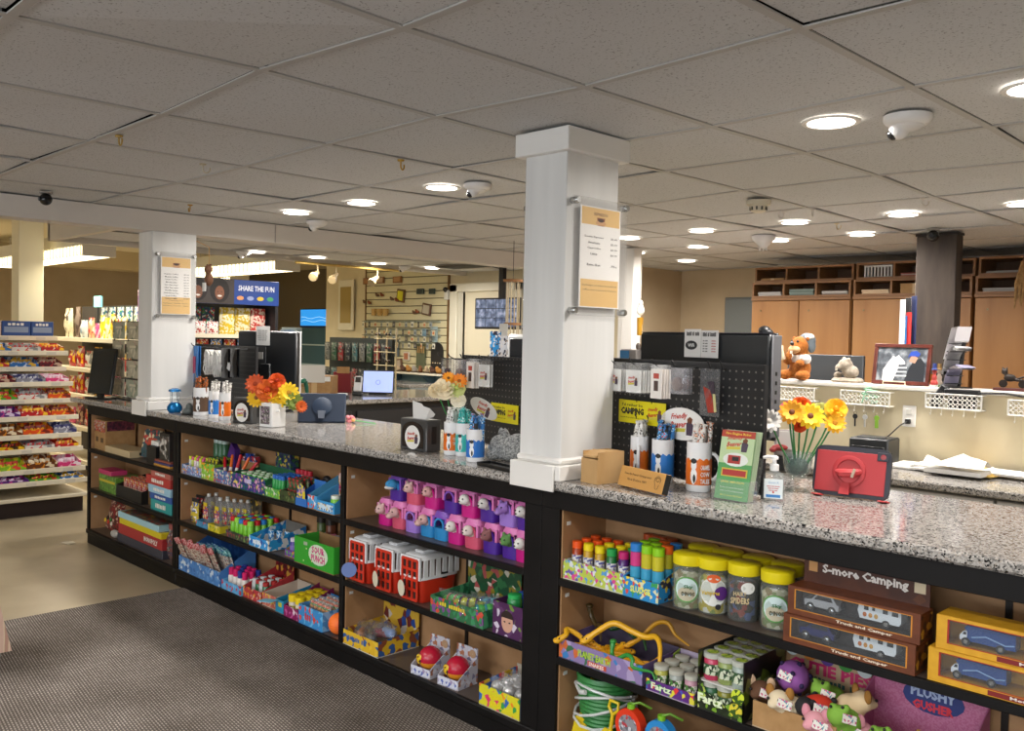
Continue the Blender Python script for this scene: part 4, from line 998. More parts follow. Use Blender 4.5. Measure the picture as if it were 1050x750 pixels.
blob('body', GF, t, [(0, 0, .045, .075, .05, .045), (-.045, -.02, .05, .035, .03, .045), (.03, .01, .075, .045, .04, .03), (-.06, -.03, .02, .025, .03, .02), (-.03, 0, .09, .02, .018, .03)], .006)
blob('ear', GF, t, [(-.04, -.01, .105, .012, .008, .018)], .003)
c, w_, rz = foot((489, 477), (531, 487), GT+.0005)
t = T('pen_tray', 'flat black leather change tray at the foot of the white column', 'tray', c, rz)
B().box(-w_/2, w_/2, 0, .06, 0, .004, .001).to('base', BLK, t)
B().box(-w_/2, w_/2, 0, .004, .004, .012).box(-w_/2, w_/2, .056, .06, .004, .012).box(-w_/2, -w_/2+.004, .004, .056, .004, .012).box(w_/2-.004, w_/2, .004, .056, .004, .012).to('rim', BLK, t)
# end of counter: card rack and customer display
pa, pb = oy(117, 412, 2.35), oy(146, 415, 2.35); rz = 0
t = T('card_rack', 'black wire rack of vintage seed packet cards at the counter end', 'rack', ((pa.x+pb.x)/2, 2.35, GT+.0005), rz)
wR = pb.x-pa.x; hR = .52
for x in (-wR/2, 0, wR/2): B().tube([(x, 0, 0), (x, 0, hR)], .004, 6).to('upright', BLK, t)
for i in range(5): B().tube([(-wR/2, -.012, i*hR/4.2+.01), (wR/2, -.012, i*hR/4.2+.01)], .0035, 6).to('crossbar', BLK, t)
B().box(-wR/2, wR/2, -.05, .05, 0, .008).to('base', BLK, t)
rr = random.Random(9)
for i in range(4):
    for j in range(2):
        k = T('seed_card', 'vintage style printed card in the black wire rack at the counter end', 'card', at(t, ((-.25+.5*j)*wR, -.017, i*hR/4.2+.018)), rz, 'cards in the wire rack')
        B().box(-wR*.22, wR*.22, -.001, .001, 0, .112).to('card', PR(rr.choice(('b4ac92', 'beb69e', 'a5ab94')), 'd6cdb4', '7c8068', 'b89088', sc=16), k)
        B().box(-.05, .05, -.0014, -.0011, .07, .085).to('title_band', M('d8cfb6', .6), k)
c = Vector((-6.04, 2.2, GT+.0005))
t = T('monitor', 'slim black customer display turned edgewise at the counter end', 'monitor', c, .2)
B().box(-.13, .13, 0, .02, .03, .33, .004).to('back_shell', M('16181a', .4), t, rot=(-.14, 0, 0))
B().box(-.12, .12, -.0012, -.0005, .04, .32).to('screen', M('24282a', .25), t, rot=(-.14, 0, 0))
B().box(-.1, .1, -.03, .07, 0, .01, .003).to('foot', BLK, t); B().box(-.03, .03, .012, .03, .01, .08).to('neck', BLK, t)
# ================================================================ UNDER THE COUNTER
def fx(px, z, y=FY+.02):
    """x of a shelf-front point below picture column px (z of the shelf, y of the front)"""
    lo, hi = -8., 2.
    for _ in range(40):
        m = (lo+hi)/2; P_ = Vector((m, y, z))-CAM
        if 525+F*P_.dot(RIGHT)/P_.dot(FWD) < px: lo = m
        else: hi = m
    return (lo+hi)/2
BAYS = [(-5.983, -4.762), (-4.678, -3.159), (-3.117, -2.082), (-1.913, .573)]
def clampx(x0, x1):
    m = (x0+x1)/2
    for a, b_ in BAYS:
        if a-.1 < m < b_+.1: return max(x0, a+.0008), min(x1, b_-.0008)
    return x0, x1
def carton(name, label, cat, x0, x1, z, h, mat, y0=FY+.02, d=.17, front=None, words=(), side=None, rz=0, group=None, lid=None):
    x0, x1 = clampx(x0, x1); w = x1-x0
    t = T(name, label, cat, ((x0+x1)/2, y0, z), rz, group)
    B().box(-w/2, w/2, 0, d, 0, h, .0015).to('box', mat, t)
    if front: B().box(-w*.46, w*.46, -.0007, -.0001, h*.08, h*.92).to('front_print', front, t)
    if side: B().box(w/2+.0001, w/2+.0007, d*.06, d*.94, h*.08, h*.92).to('side_print', side, t)
    if lid: B().box(-w*.47, w*.47, d*.04, d*.96, h+.0001, h+.0006).to('lid_print', lid, t)
    for s, cx, cz_, ww, hh, col in words: text(s, t, (cx*w, -.0012, cz_*h), ww*w, hh*h, M(col, .45), bold=.03)
    return t
def tray(name, label, x0, x1, z, hf, hb, front, side, inner, y0=FY+.02, d=.18, cat='display box', rz=0, hs=None, back=None):
    x0, x1 = clampx(x0, x1); w = x1-x0; e = .003
    t = T(name, label, cat, ((x0+x1)/2, y0, z), rz)
    B().box(-w/2, w/2, 0, d, 0, .003).to('base', inner, t, smooth=False)
    B().box(-w/2, w/2, 0, e, .0031, hf).to('front_panel', front, t, smooth=False)
    B().box(-w/2, w/2, d-e, d, .0031, hb).to('back_panel', back or inner, t, smooth=False)
    hs = hs or hb*.8
    for s in (-1, 1):
        B().prism([(e, .0031), (d-e, .0031), (d-e, hs), (e, hf)], s*w/2-(e if s > 0 else 0), s*w/2+(e if s < 0 else 0), 'x').to('side_panel', side, t, smooth=False)
    t['w'] = w; t['d'] = d
    return t
def jar(name, label, cat, loc, r, h, body, lid, rl=None, hl=None, label_m=None, group=None, rings=None):
    t = T(name, label, cat, loc, 0, group); hl = hl or h*.2; rl = rl or r*.92
    hb = h-hl
    B().lathe([(r*.9, 0), (r, r*.12), (r, hb-r*.25), (r*.85, hb)], 16).to('body', body, t)
    B().lathe([(rl, hb+.0002), (rl, h-.001), (rl*.9, h)], 16).to('lid', lid, t)
    if label_m: B().lathe([(r+.0006, hb*.25), (r+.0006, hb*.75)], 16, cap=False).to('label', label_m, t)
    for (a, b_, m) in rings or (): B().lathe([(r+.0006, h*a), (r+.0006, h*b_)], 16, cap=False).to('colour_ring', m, t)
    return t
def grid(tr, nx, ny, fn, mx=.1, y0=.14, y1=.86):
    """call fn(world point, i, j, index) over an nx by ny lattice inside a tray"""
    k = 0
    for j in range(ny):
        for i in range(nx):
            x = (-.5+mx+(1-2*mx)*((i+.5)/nx))*tr['w']; y = (y0+(y1-y0)*((j+.5)/ny))*tr['d']
            fn(at(tr, (x, y, .0035)), i, j, k); k += 1
Z0, Z2, Z1 = SZ[0]+.0003, SZ[1]+.0003, SZ[2]+.0003
CLR = clear('eef2f4', .25, .1)
# ---------------------------------------------------------------- bay A: games
def fa(a, z): return fx(a, z)
KR = M('a5793f', .8)
for lb, a, b_, y in (('tall windowed kraft carton of toy animals at the far end of the games shelf', 95.2, 100.6, FY+.03), ('second tall kraft carton with red window next to the far end carton', 101, 107.6, FY+.022)):
    t = carton('game_carton', lb, 'box', fa(a, Z1), fa(b_, Z1), Z1, .19, CARD, y, .19)
    w = fa(b_, Z1)-fa(a, Z1)
    B().box(-w*.46, w*.46, -.0012, -.0002, .115, .185).to('window_print', PR('b03a34', 'd8d2c8', '2a2a30', 'c98a3a', sc=70), t)
    B().box(w/2+.0002, w/2+.001, .01, .18, .125, .186).to('window_print', PR('5a2a3a', '3a2030', '7a3a48', sc=50), t)
    B().box(-w*.2, w*.2, -.001, -.0002, .05, .08).to('stamp', M('5a452c', .7), t)
t = carton('wooden_game_box', 'long flat pale wooden game box lying on the games shelf', 'box', fa(108, Z1), fa(133, Z1), Z1, .04, M('c2ad86', .6), FY+.018, .13)
B().box(.5*(fa(133, Z1)-fa(107, Z1))+.0002, .5*(fa(133, Z1)-fa(107, Z1))+.002, .055, .08, .014, .03).to('finger_hole', INK, t)
t = T('board_game', 'colourful board game box leaning against the kraft carton', 'board game', (fa(139, Z1), FY+.09, Z1+.0065), .1, rx=-.2, ry=0)
B().box(-.09, .09, 0, .03, 0, .17, .001).to('box', PR('3f5a62', 'c2473e', '2c4a4a', 'd9c9a8', sc=30), t); B().box(-.03, .07, -.001, 0, .05, .12).to('title_panel', M('b8462f', .5), t)
t = tray('bottle_carton', 'black open carton of small white capped bottles on the games shelf', fa(148.5, Z1), fa(158, Z1), Z1, .1, .13, BLK, BLK, BLK, FY+.03, .1)
grid(t, 4, 3, lambda p, i, j, k: jar('mini_bottle', 'tiny white capped black bottle in the black carton', 'bottle', p, .011, .125, M('22232a', .3), M('e0dcd4', .4), group='bottles in the black carton'))
carton('puzzle_box', 'black puzzle box with a white ghostly picture at the end of the games shelf', 'box', fa(161.5, Z1), fa(171.5, Z1), Z1, .19, M('2a2724', .5), FY+.03, .06, PR('2b2a28', '8a8580', '4a3a34', 'c9c4bc', sc=28))
for k, c_ in enumerate(('c08a3a', '3a3a6a', '8a4a3a')):
    carton('slim_book', ('slim ochre book at the bottom of the little stack on the games shelf', 'slim navy book in the middle of the little stack on the games shelf', 'slim brown book on top of the little stack on the games shelf')[k], 'book', fa(158, Z1), fa(174, Z1), Z1+k*.0122, .012, M(c_, .5), FY+.018-.0+k*.002, .1)
# shelf 2
t = carton('card_game_carton', 'green printed card game carton with a pink top on the middle games shelf', 'box', fa(100, Z2), fa(117, Z2), Z2, .105, PR('5d8a35', '7aa84a', '4a6a28', sc=40), FY+.03, .15)
B().box(-.14, .06, -.002, .1, .1055, .135, .003).to('pink_pack', M('c23a6a', .4), t); B().box(-.13, .12, -.0015, -.0002, .06, .075).to('yellow_band', M('c9b83a', .5), t)
t = tray('candy_carton', 'black open carton packed with red playing card packs', fa(119, Z2), fa(145, Z2), Z2, .075, .12, M('1a1c1e', .4), M('15171a', .4), BLK, FY+.02, .18, hs=.12)
grid(t, 5, 3, lambda p, i, j, k: carton('card_pack', 'red card pack standing in the black carton of card packs', 'pack', p.x-.026, p.x+.026, p.z, .115, PR('b8283a', 'd8d0c8', 'e0a060', sc=70), p.y-.012, .022, group='red card packs in the black carton'), .05)
carton('brown_box', 'small brown gift box between the card packs and the games stack', 'box', fa(144.5, Z2), fa(152, Z2), Z2, .085, M('6a4f2a', .7), FY+.06, .1, lid=M('c9a030', .5))
z = Z2
for nm, col, h, a, b_, lb in (('teal', '2e9a9a', .062, 155, 176, 'teal kids board game box at the bottom of the games stack'), ('navy', '2b55a0', .035, 154, 176, 'blue board game box second from the bottom of the games stack'),
                              ('sky', '9cc6dc', .045, 152.5, 175, 'pale blue board game box in the middle of the games stack'), ('red', 'b53a36', .052, 150, 174.5, 'red card and dice game box under the pink box'), ('pink', 'b8665a', .033, 155, 174.5, 'salmon board game box on top of the games stack')):
    x0, x1 = fa(a, Z2), fa(b_, Z2)
    BG = carton('board_game', lb, 'board game', x0, x1, z, h-.0004, M(col, .45), FY+.017, .19); greek('GAMETOP', BG, (0, -.0012, h*.5), (x1-x0)*.5, h*.4, M('f0ece4', .5))
    z += h
# deck
t = T('game_pouch', 'dark red checkers set in a clear bag tipped over on the lowest games shelf', 'game', (fa(107, Z0)+.035, FY+.05, Z0+.012), .1, rx=-.15, ry=.18)
B().pillow(-.085, .085, .01, .2, .02).to('bag', PR('7a2626', '5a1c1c', 'b9a08a', '3a2a24', sc=45), t)
for k in range(5): B().lathe([(.012, 0), (.012, .004)], 10, ax='y').to('checker', M(('d8b030', '2a2a2a', 'c04030', '3a7a3a', 'd8d0c0')[k], .5), t, (-.07+k*.02, -.022, .06+.02*(k % 2)))
t = T('plastic_bag', 'crumpled white plastic bag at the front of the lowest games shelf', 'bag', (fa(116, Z0), FY+.03, Z0))
blob('bag', M('b9b6b0', .4), t, [(0, 0, .025, .05, .02, .025), (.03, .0, .03, .03, .018, .02)], .006)
z = Z0
for nm, col, h, a, b_, lb, wd in (('navy', '3a3c48', .05, 121, 167, 'dark grey board game box at the bottom of the lower games stack', 'DOMINOES'), ('red', 'a82f32', .062, 122, 166.5, 'red property board game box in the lower games stack', 'MONOPOLY'),
                              ('yellow', 'd8c524', .035, 123, 165.5, 'yellow board game box in the lower games stack', 'Clue'), ('blue', 'a5cfdc', .036, 121.5, 163, 'light blue board game box on top of the lower games stack', 'LIFE')):
    x0, x1 = fa(a, Z0), fa(b_, Z0)
    carton('board_game', lb, 'board game', x0, x1, z, h-.0004, M(col, .45), FY+.016, .195, None, ((wd, .26, .5, .3, .5, 'f0ece4'),) if wd == 'MONOPOLY' else (), lid=PR('6a6458', 'b0382c', '3a5a6a', 'c0a040', sc=26))
    z += h
t = T('toy_pouch', 'clear bag of red and green plastic toys at the end of the lowest games shelf', 'bag', (fa(170, Z0), FY+.06, Z0), 0)
B().pillow(-.05, .06, 0, .17, .03).to('bag', PR('7a4a48', 'b9a8a4', '3a5a4a', '4a4a6a', sc=60), t); B().box(-.05, .06, -.002, .002, .17, .2).to('header_card', M('a85a54', .5), t)
# ---------------------------------------------------------------- bay B: candy, first shelf
def fb(a, z=Z1): return fx(a, z)
t = tray('candy_tray', 'pale blue tray of yellow tipped candy tubes at the far end of the candy shelf', fb(184), fb(206.5), Z1, .05, .07, PR('6d8fc0', 'd8d8e8', '7a4a90', 'e0a040', sc=60), M('6f86b0', .5), M('9aa6bc', .6), FY+.016, .1)
def tube_(lb, grp, b_, l_, r=.009, h=.09): return lambda p, i, j, k: jar('candy_tube', lb, 'candy', p, r, h, b_[k % len(b_)], l_[k % len(l_)], group=grp)
grid(t, 6, 2, tube_('thin candy tube with yellow or pink cap in the pale blue tray', 'tubes in the pale blue tray', [M('d8d8d0', .3), M('c9d85a', .3), M('e8d0d8', .3)], [M('d8e020', .4), M('d85a8a', .4)]))
for k, (a, b_, c1, c2) in enumerate(((195.5, 201, 'd84a6a', '5ab05a'), (201.5, 206.5, 'c93a5a', '7ac06a'))):
    carton('candy_box', ('tall pink and green candy box standing behind the pale blue tray', 'tall crimson and green candy box standing behind the pale blue tray')[k], 'box', fx(a, Z1, FY+.14), fx(b_, Z1, FY+.14), Z1, .2, PR(c1, c2, 'f0d8e0', '3a8a4a', sc=60), FY+.135, .05)
for k in range(3):
    jar('drink_tube', 'tall dark green bottle standing at the back of the candy shelf', 'bottle', (fx(222+k*4, Z1, FY+.18), FY+.185, Z1), .022, .2, M('3a6a4a', .3), M('cfe0d8', .4), group='green bottles behind the purple wedge')
t = T('wedge_display', 'purple wedge shaped counter display with a yellow band', 'display box', (fb(215), FY+.12, Z1))
B().prism([(-.07, 0), (.07, 0), (.07, .16), (.03, .19)], 0, .03).to('wedge', M('4a2478', .4), t); B().box(-.06, .06, -.001, 0, .03, .045).to('yellow_band', M('c9a82a', .4), t)
t = tray('candy_tray', 'lime green tray with a white rabbit print and orange centre', fb(207.5), fb(220), Z1, .085, .1, PR('8ac23a', 'e8a01c', 'f0f0e0', '5a9a2a', sc=45), M('7ab030', .5), CARD, FY+.014, .15)
grid(t, 3, 3, lambda p, i, j, k: carton('candy_pack', 'black striped candy pack poking from the lime green tray', 'pack', p.x-.017, p.x+.017, p.z, .11, PR('2a2c22', 'd0c81c', '3a8a3a', sc=60), p.y-.006, .012, group='packs in the lime green tray'))
t = tray('candy_tray', 'multicoloured tray with red and orange candy canes sticking out', fb(220.5), fb(238), Z1, .07, .1, PR('4a6aa8', 'd8d0c8', 'c03a3a', '3a8a8a', sc=55), M('5a6a98', .5), CARD, FY+.014, .15)
for k in range(5):
    q = T('candy_cane', ('thick red candy stick leaning across the multicoloured tray', 'orange candy stick leaning in the multicoloured tray')[k % 2], 'candy', at(t, (-.05+k*.03, .04+.01*k, .03)), 0, ('red sticks in the multicoloured tray', 'orange sticks in the multicoloured tray')[k % 2], -.3, -.7+k*.35)
    B().lathe([(.006, 0), (.008, .01), (.008, .11), (.005, .118)], 8).to('stick', M(('c8222e', 'e0662a')[k % 2], .35), q)
    B().lathe([(.0082, .03), (.0082, .05)], 8, cap=False).to('stripe', M('ece4dc', .4), q)
for k in range(5):
    carton('candy_pack', ('red white and blue candy pack in the row behind the green tray', 'deep blue candy pack in the row behind the green tray')[k % 2], 'pack', fx(236+k*5.4, Z1, FY+.17), fx(240.6+k*5.4, Z1, FY+.17), Z1, .14-.01*(k % 3), PR(('b8323a', '2a52b0')[k % 2], 'd8d8e0', '2a3a7a', sc=60), FY+.165, .03, group=('red white and blue packs behind the green tray', 'deep blue packs behind the green tray')[k % 2])
t = tray('candy_tray', 'dark green and purple tray of foil wrapped sweets', fb(238), fb(273), Z1, .075, .105, PR('1f3a78', '7a3a98', '2a7a4a', 'd8a0c0', 'e8d060', sc=45), M('23603c', .5), M('1f5a3a', .6), FY+.012, .16)
greek('juicy', t, (.01, -.0006, .05), .06, .024, M('d8d0f0', .4), bold=.02)
grid(t, 5, 3, lambda p, i, j, k: jar('foil_sweet', 'green foil wrapped sweet heaped in the dark green tray', 'candy', p+Vector((0, 0, .045)), .016, .03, M('5ac05a', .25), M('cfe8c8', .3), group='sweets in the dark green tray'))
t = tray('bottle_tray', 'clear fronted pack of green squeeze bottles with blue caps', fb(273.5), fb(288), Z1, .045, .1, PR('5aa84a', 'a0c83a', 'd8e0d0', sc=50), CLR, CLR, FY+.012, .15)
grid(t, 4, 4, lambda p, i, j, k: jar('squeeze_bottle', 'green squeeze candy bottle with blue cap in the clear pack', 'bottle', p, .011, .1, M('2f9a4a', .3), M('2a6ac0', .35), group='green squeeze bottles'))
t = tray('pouch_tray', 'dark camouflage printed tray of candy pouches', fb(288.5), fb(304), Z1, .05, .06, PR('3a4a2a', '6a7a4a', '23281c', 'a05a3a', sc=40), PR('2a3224', '4a5a3a', sc=40), M('2a2a24', .6), FY+.012, .15)
grid(t, 3, 3, lambda p, i, j, k: carton('candy_pouch', 'camouflage candy pouch with red top in the dark tray', 'pouch', p.x-.02, p.x+.02, p.z, .1, PR('3f4a30', 'b0303a', '8a9a6a', '2a6a4a', sc=55), p.y-.005, .012, group='camouflage pouches'))
t = tray('small_display', 'small blue and yellow cartoon candy display', fb(304.5), fb(316), Z1, .035, .105, M('2f6fc0', .4), M('2a62b0', .4), M('3a7ac8', .5), FY+.012, .1)
B().prism([(-.035, .035), (.035, .035), (.03, .085), (0, .1), (-.03, .085)], -.0012, .0).to('yellow_print', PR('e0cc30', '2a52a0', 'd8a0a0', sc=60), t)
for k in range(4): jar('candy_bottle', 'small red topped candy bottle behind the cartoon display', 'bottle', (fx(305+k*4, Z1, FY+.16), FY+.165, Z1), .014, .12, M('d8d0d0', .3), M('c02a3a', .4), group='red topped bottles behind the cartoon display')
t = tray('blue_tray', 'sky blue candy tray with a red badge beside the tall blue carton', fb(317), fb(326.5), Z1, .06, .14, PR('4aa0d8', 'd84a3a', 'e8e8f0', sc=45), M('58a8d8', .45), CARD, FY+.012, .16, hs=.13)
t = tray('blue_carton', 'tall sky blue candy carton with torn open front', fb(327), fb(345.5), Z1, .05, .14, M('3a9ad8', .45), M('3a94d0', .45), CARD, FY+.006, .17, hs=.14)
greek('SWEET', t, (.0, .1665, .12), .09, .02, M('e0a030', .4), bold=.03); greek('BEARS', t, (.0, .1665, .095), .09, .02, M('b04030', .4), bold=.03)
B().box(-.06, .06, -.001, -.0002, .01, .04).to('badge', PR('c8e0f0', '2a6aa8', 'e8c030', sc=60), t)
jar('green_cup', 'lime green candy cup standing in the tall blue carton', 'cup', at(t, (.035, .03, .0035)), .022, .075, M('7ac83a', .35), M('e8f0e0', .4), group=None)
for k in range(3): carton('candy_pack', 'pink and white candy pack at the back of the blue carton', 'pack', at(t, (0, 0, 0)).x-.07+k*.045, at(t, (0, 0, 0)).x-.035+k*.045, Z1+.0035, .15, PR('e0c8c0', 'c83a5a', 'd0a060', sc=60), FY+.12, .02, group='packs at the back of the blue carton')
carton('blue_candy_box', 'dark blue candy box with yellow pattern at the back of the shelf', 'box', fx(284, Z1, BY-.05), fx(299, Z1, BY-.05), Z1, .2, PR('1c2c58', '2a4a7a', 'c8b040', '2f6a3a', sc=50), BY-.06, .05)
t = T('toy_spray', 'black and blue toy spray gun lying at the back of the candy shelf', 'toy', (fx(329, Z1, BY-.05), BY-.05, Z1))
blob('body', M('1b1c22', .35), t, [(0, 0, .05, .06, .02, .03), (.05, 0, .09, .03, .02, .025), (-.04, 0, .07, .03, .02, .03), (.0, 0, .015, .07, .022, .015)], .006); B().ball((-.045, -.02, .08), .018, 10, 8).to('blue_cap', M('5a7aa8', .3), t)
# ---- bay B second shelf
def fb2(a): return fx(a, Z2)
t = T('candy_bag', 'small red and black candy bag at the far end of the second candy shelf', 'bag', (fb2(186)+.06, FY+.07, Z2+.01), .1, rx=-.3)
B().pillow(-.05, .05, 0, .11, .02).to('bag', PR('a02a3a', '1c1c20', 'd8d0c8', sc=50), t); B().box(-.05, .05, -.001, .001, .11, .125).to('seal', M('1c1c20', .4), t)
t = T('candy_bag', 'yellow and blue cartoon candy bag beside the gas can candies', 'bag', (fb2(196.5), FY+.04, Z2), 0)
B().pillow(-.04, .04, 0, .11, .02).to('bag', PR('d0b830', '2a52a0', 'e8e8f0', sc=50), t); B().box(-.04, .04, -.001, .001, .11, .13).to('seal', M('23242a', .4), t)
def gascan(x, y, z, lb, grp, lab):
    t = T('candy_can', lb, 'bottle', (x, y, z), 0, grp)
    loft([[(p[0], p[1]+.02, p[2]) for p in superell(rx, ry, zz, 16, .5)] for rx, ry, zz in ((.036, .016, 0), (.038, .018, .005), (.038, .018, .12), (.03, .014, .145), (.02, .01, .155))]).to('bottle', clear('d8dde0', .42, .12), t)
    B().box(-.026, .026, -.0005, .001, .04, .105, .0003).to('label', PR('c02a34', 'e8d8d0', '2a4a98', 'd8c030', sc=70), t)
    B().box(-.02, .02, -.001, .0, .106, .125).to('yellow_band', M('d8c024', .4), t)
    B().lathe([(.01, .155), (.01, .17)], 10).to('cap', M('d0cfca', .4), t, (0, .02, 0)); return t
t = tray('candy_tray', 'blue striped tray under the first clear candy cans', fb2(202.5), fb2(214), Z2, .03, .045, PR('4a94c0', '2f74a8', 'd84a4a', sc=40), M('4a94c0', .5), M('4a94c0', .5), FY+.012, .1)
gascan(fb2(208.5), FY+.03, Z2+.0035, 'clear candy can with red label standing in the blue striped tray', 'candy cans in the blue tray', 0)
gascan(fb2(208.5), FY+.07, Z2+.0035, 'clear candy can with red label standing in the blue striped tray', 'candy cans in the blue tray', 0)
t = tray('candy_tray', 'yellow tray under the second group of clear candy cans', fb2(215), fb2(227), Z2, .035, .045, PR('d8c82a', '8a9a2a', 'e8e0a0', sc=40), M('cfc02a', .5), M('cfc02a', .5), FY+.01, .1)
for k in range(2): gascan(fb2(221), FY+.025+k*.04, Z2+.0035, 'clear candy can with striped label in the yellow tray', 'candy cans in the yellow tray', 0)
for k in range(4): gascan(fx(229.5+k*6, Z2, FY+.05+k*.015), FY+.05+k*.02, Z2, 'clear candy can in the row behind the green bottles', 'clear candy cans in the back row', 0)
t = T('candy_figure', 'yellow and black construction themed candy bag at the back of the shelf', 'bag', (fx(262, Z2, BY-.07), BY-.07, Z2))
B().pillow(-.06, .06, 0, .2, .02).to('bag', PR('3a3426', 'b89a30', '1f1e1c', '8a6a3a', sc=45), t); B().box(-.06, .06, -.001, .001, .2, .215).to('header', M('c8b82a', .5), t)
t = tray('bottle_tray', 'dark printed tray of green candy bottles with red and blue tops', fb2(233.5), fb2(257), Z2, .035, .05, PR('2a3a2e', '6a8a4a', '8a3a3a', '3a2a5a', sc=45), PR('3a3a34', '7a6a4a', sc=40), M('2a2a2a', .6), FY+.01, .19)
grid(t, 5, 5, lambda p, i, j, k: jar('candy_bottle', ('green candy bottle with red top in the dark printed tray', 'green candy bottle with lime top in the dark printed tray', 'green candy bottle with blue top in the dark printed tray')[(k*7) % 3], 'bottle', p, .0155, .1, M('7cc83a', .3), M(('c8222a', '9ade4a', '2a7ac8')[(k*7) % 3], .35), .0165, .022, group=('red topped green bottles', 'lime topped green bottles', 'blue topped green bottles')[(k*7) % 3]), .04, .05, .95)
t = tray('blue_open_tray', 'bright blue open candy carton with grey inside', fb2(258), fb2(278.5), Z2, .05, .1, PR('2a94d8', 'e8f0f8', '2a4aa0', sc=35), PR('2f96d0', 'd8d8d8', '1f72b8', sc=30), M('6a6660', .7), FY+.006, .2, hs=.095)
greek('NERDS', t, (-.02, -.0006, .028), .07, .022, M('f0f4f8', .4), bold=.03); B().box(.098*.9, .098*.9+.002, -.002, -.0004, .01, .06).to('yellow_strip', M('e0c040', .4), t)
for k in range(3): carton('candy_pack', 'flat blue candy pack left in the bright blue carton', 'pack', at(t, (-.06+k*.04, 0, 0)).x-.017, at(t, (-.06+k*.04, 0, 0)).x+.017, Z2+.0035, .06, PR('2a86c8', 'd8e8f0', sc=60), FY+.1+k*.02, .012, group='packs in the bright blue carton')
t = tray('small_display', 'small purple and green grape candy display', fb2(290), fb2(302), Z2, .03, .1, PR('6a3a98', '5ab04a', 'd8803a', sc=45), CARD, CARD, FY+.03, .12)
for k in range(2): jar('grape_candy', 'purple wrapped candy tub in the grape display', 'candy', at(t, (-.02+k*.042, .03, .0035)), .019, .08, M('4a3a90', .35), M('d8d0e0', .35), label_m=M('7a6ab0', .4), group='grape tubs')
t = tray('sour_carton', 'large green sour candy carton standing sideways with open top', fb2(304.5), fb2(345), Z2, .118, .118, M('2f9a2c', .4), M('3aa838', .4), M('8a6a44', .7), FY+.006, .13, hs=.118)
text('SOUR', t, (.035, -.0007, .082), .1, .032, M('c8307a', .4), bold=.04); text('PUNCH', t, (.035, -.0007, .046), .105, .032, M('c8307a', .4), bold=.04)
B().prism([(.035+.075*math.cos(a*.4), .063+.045*math.sin(a*.4)) for a in range(16)], -.0005, -.0001).to('logo_patch', M('c8d8c0', .4), t)
B().box(-.08, -.05, -.0005, -.0001, .09, .105).to('info_panel', M('9aa890', .5), t)
for k in range(8): B().ball((-.08+.022*k, -.0003, .02+.08*((k*37) % 10)/10), (.004, .0008, .004), 6, 4).to('sugar_dot', M('d8e8a0', .4), t)
for k, (c_, l_, lb) in enumerate((('5a2f90', 'd0d0d8', 'purple candy bottle with grey cap in front of the sour carton'), ('7a4ab0', 'e0e0e8', 'lilac candy bottle in front of the sour carton'), ('d84a80', 'e890b0', 'pink candy bottle in front of the sour carton'), ('d8dcc0', 'f0f0e8', 'pale candy bottle in front of the sour carton'))):
    jar('candy_bottle', lb, 'bottle', ((fb2(330)+.022*(3-k) if k < 3 else fb2(327)), FY+.0 - .0 + (.02 if 0 else 0)+.0 -.0 + 0 if 0 else FY-.0+.0, Z2) if 0 else (fx(343.5-k*5.2, Z2, FY+.15), FY+.19, Z2), .02, .1, M(c_, .3), M(l_, .35), label_m=M('3a2a5a', .4))
for k in range(2): jar('spice_jar', ('dark green lidded tub on the back of the second candy shelf', 'brown lidded tub on the back of the second candy shelf')[k], 'tub', (fx(330+k*9, Z2, BY-.03), BY-.03, Z2), .024, .175, M(('4a5a2a', '6a3a24')[k], .4), M('241c18', .4), .026)
# ---- bay B deck
def fb0(a): return fx(a, Z0)
SB = PR('4a86cc', '6aa0dc', '3a70b8', 'd0e0f0', sc=30)
t = tray('lollipop_tray', 'pale blue display tray of lollipop bags with a high blue back', fb0(181), fb0(228), Z0, .075, .2, SB, M('4a84c8', .45), M('5a90d0', .5), FY+.004, .2, hs=.18, back=PR('2a5cb0', '3f78c8', sc=20))
rr = random.Random(4)
for k in range(18):
    red = k < 8; p = at(t, (-.5*t['w']+.03+(k % 9)*t['w']*.105+(0 if red else .02), .03+.05*(k // 9)+.012*(k % 3), .05))
    if not red: p = at(t, (-.02+(k-8)*.0245, .03+.012*(k % 4)+.01*k*.3, .05))
    q = T('lollipop_bag', 'red topped clear bag of lollipops leaning in the blue tray' if red else 'teal topped clear bag of lollipops in the blue tray', 'candy', p, .2*rr.random()-.1, 'red topped lollipop bags' if red else 'teal topped lollipop bags', .35-.05*rr.random(), -.25 if red else .06)
    B().pillow(-.034, .034, 0, .1, .007, 0, 5, k).to('wrapper', PR('cdbfae', 'a8a49c', '6a8a9a' if not red else 'a07a6a', '8a3a3a', sc=90), q)
    B().pillow(-.036, .036, .095, .135, .005, 0, 4, k).to('gathered_top', PR('c02a38', 'e0b0b0', sc=90) if red else PR('3a9aa0', 'a8d0d0', '3a4aa0', sc=90), q)
    B().tube([(0, 0, .0), (0, 0, -.03)], .002, 5).to('stick', M('e0dcd4', .5), q)
t = tray('bottle_tray', 'light blue tray of pink capped baby bottle candies', fb0(229.5), fb0(249), Z0, .045, .07, PR('5aaae0', 'c83a4a', '8ac8f0', sc=35), M('6ab4e4', .45), M('7abce6', .5), FY+.008, .15)
grid(t, 4, 3, lambda p, i, j, k: jar('bottle_pop', ('candy bottle with hot pink nipple cap in the light blue tray', 'candy bottle with dark blue nipple cap in the light blue tray')[k % 3 == 2], 'candy', p, .017, .1, M('e4ddd8', .3), M(('d8246a', '2a3a90')[k % 3 == 2], .35), .014, .035, group=('pink capped bottle candies', 'blue capped bottle candies')[k % 3 == 2]), .04)
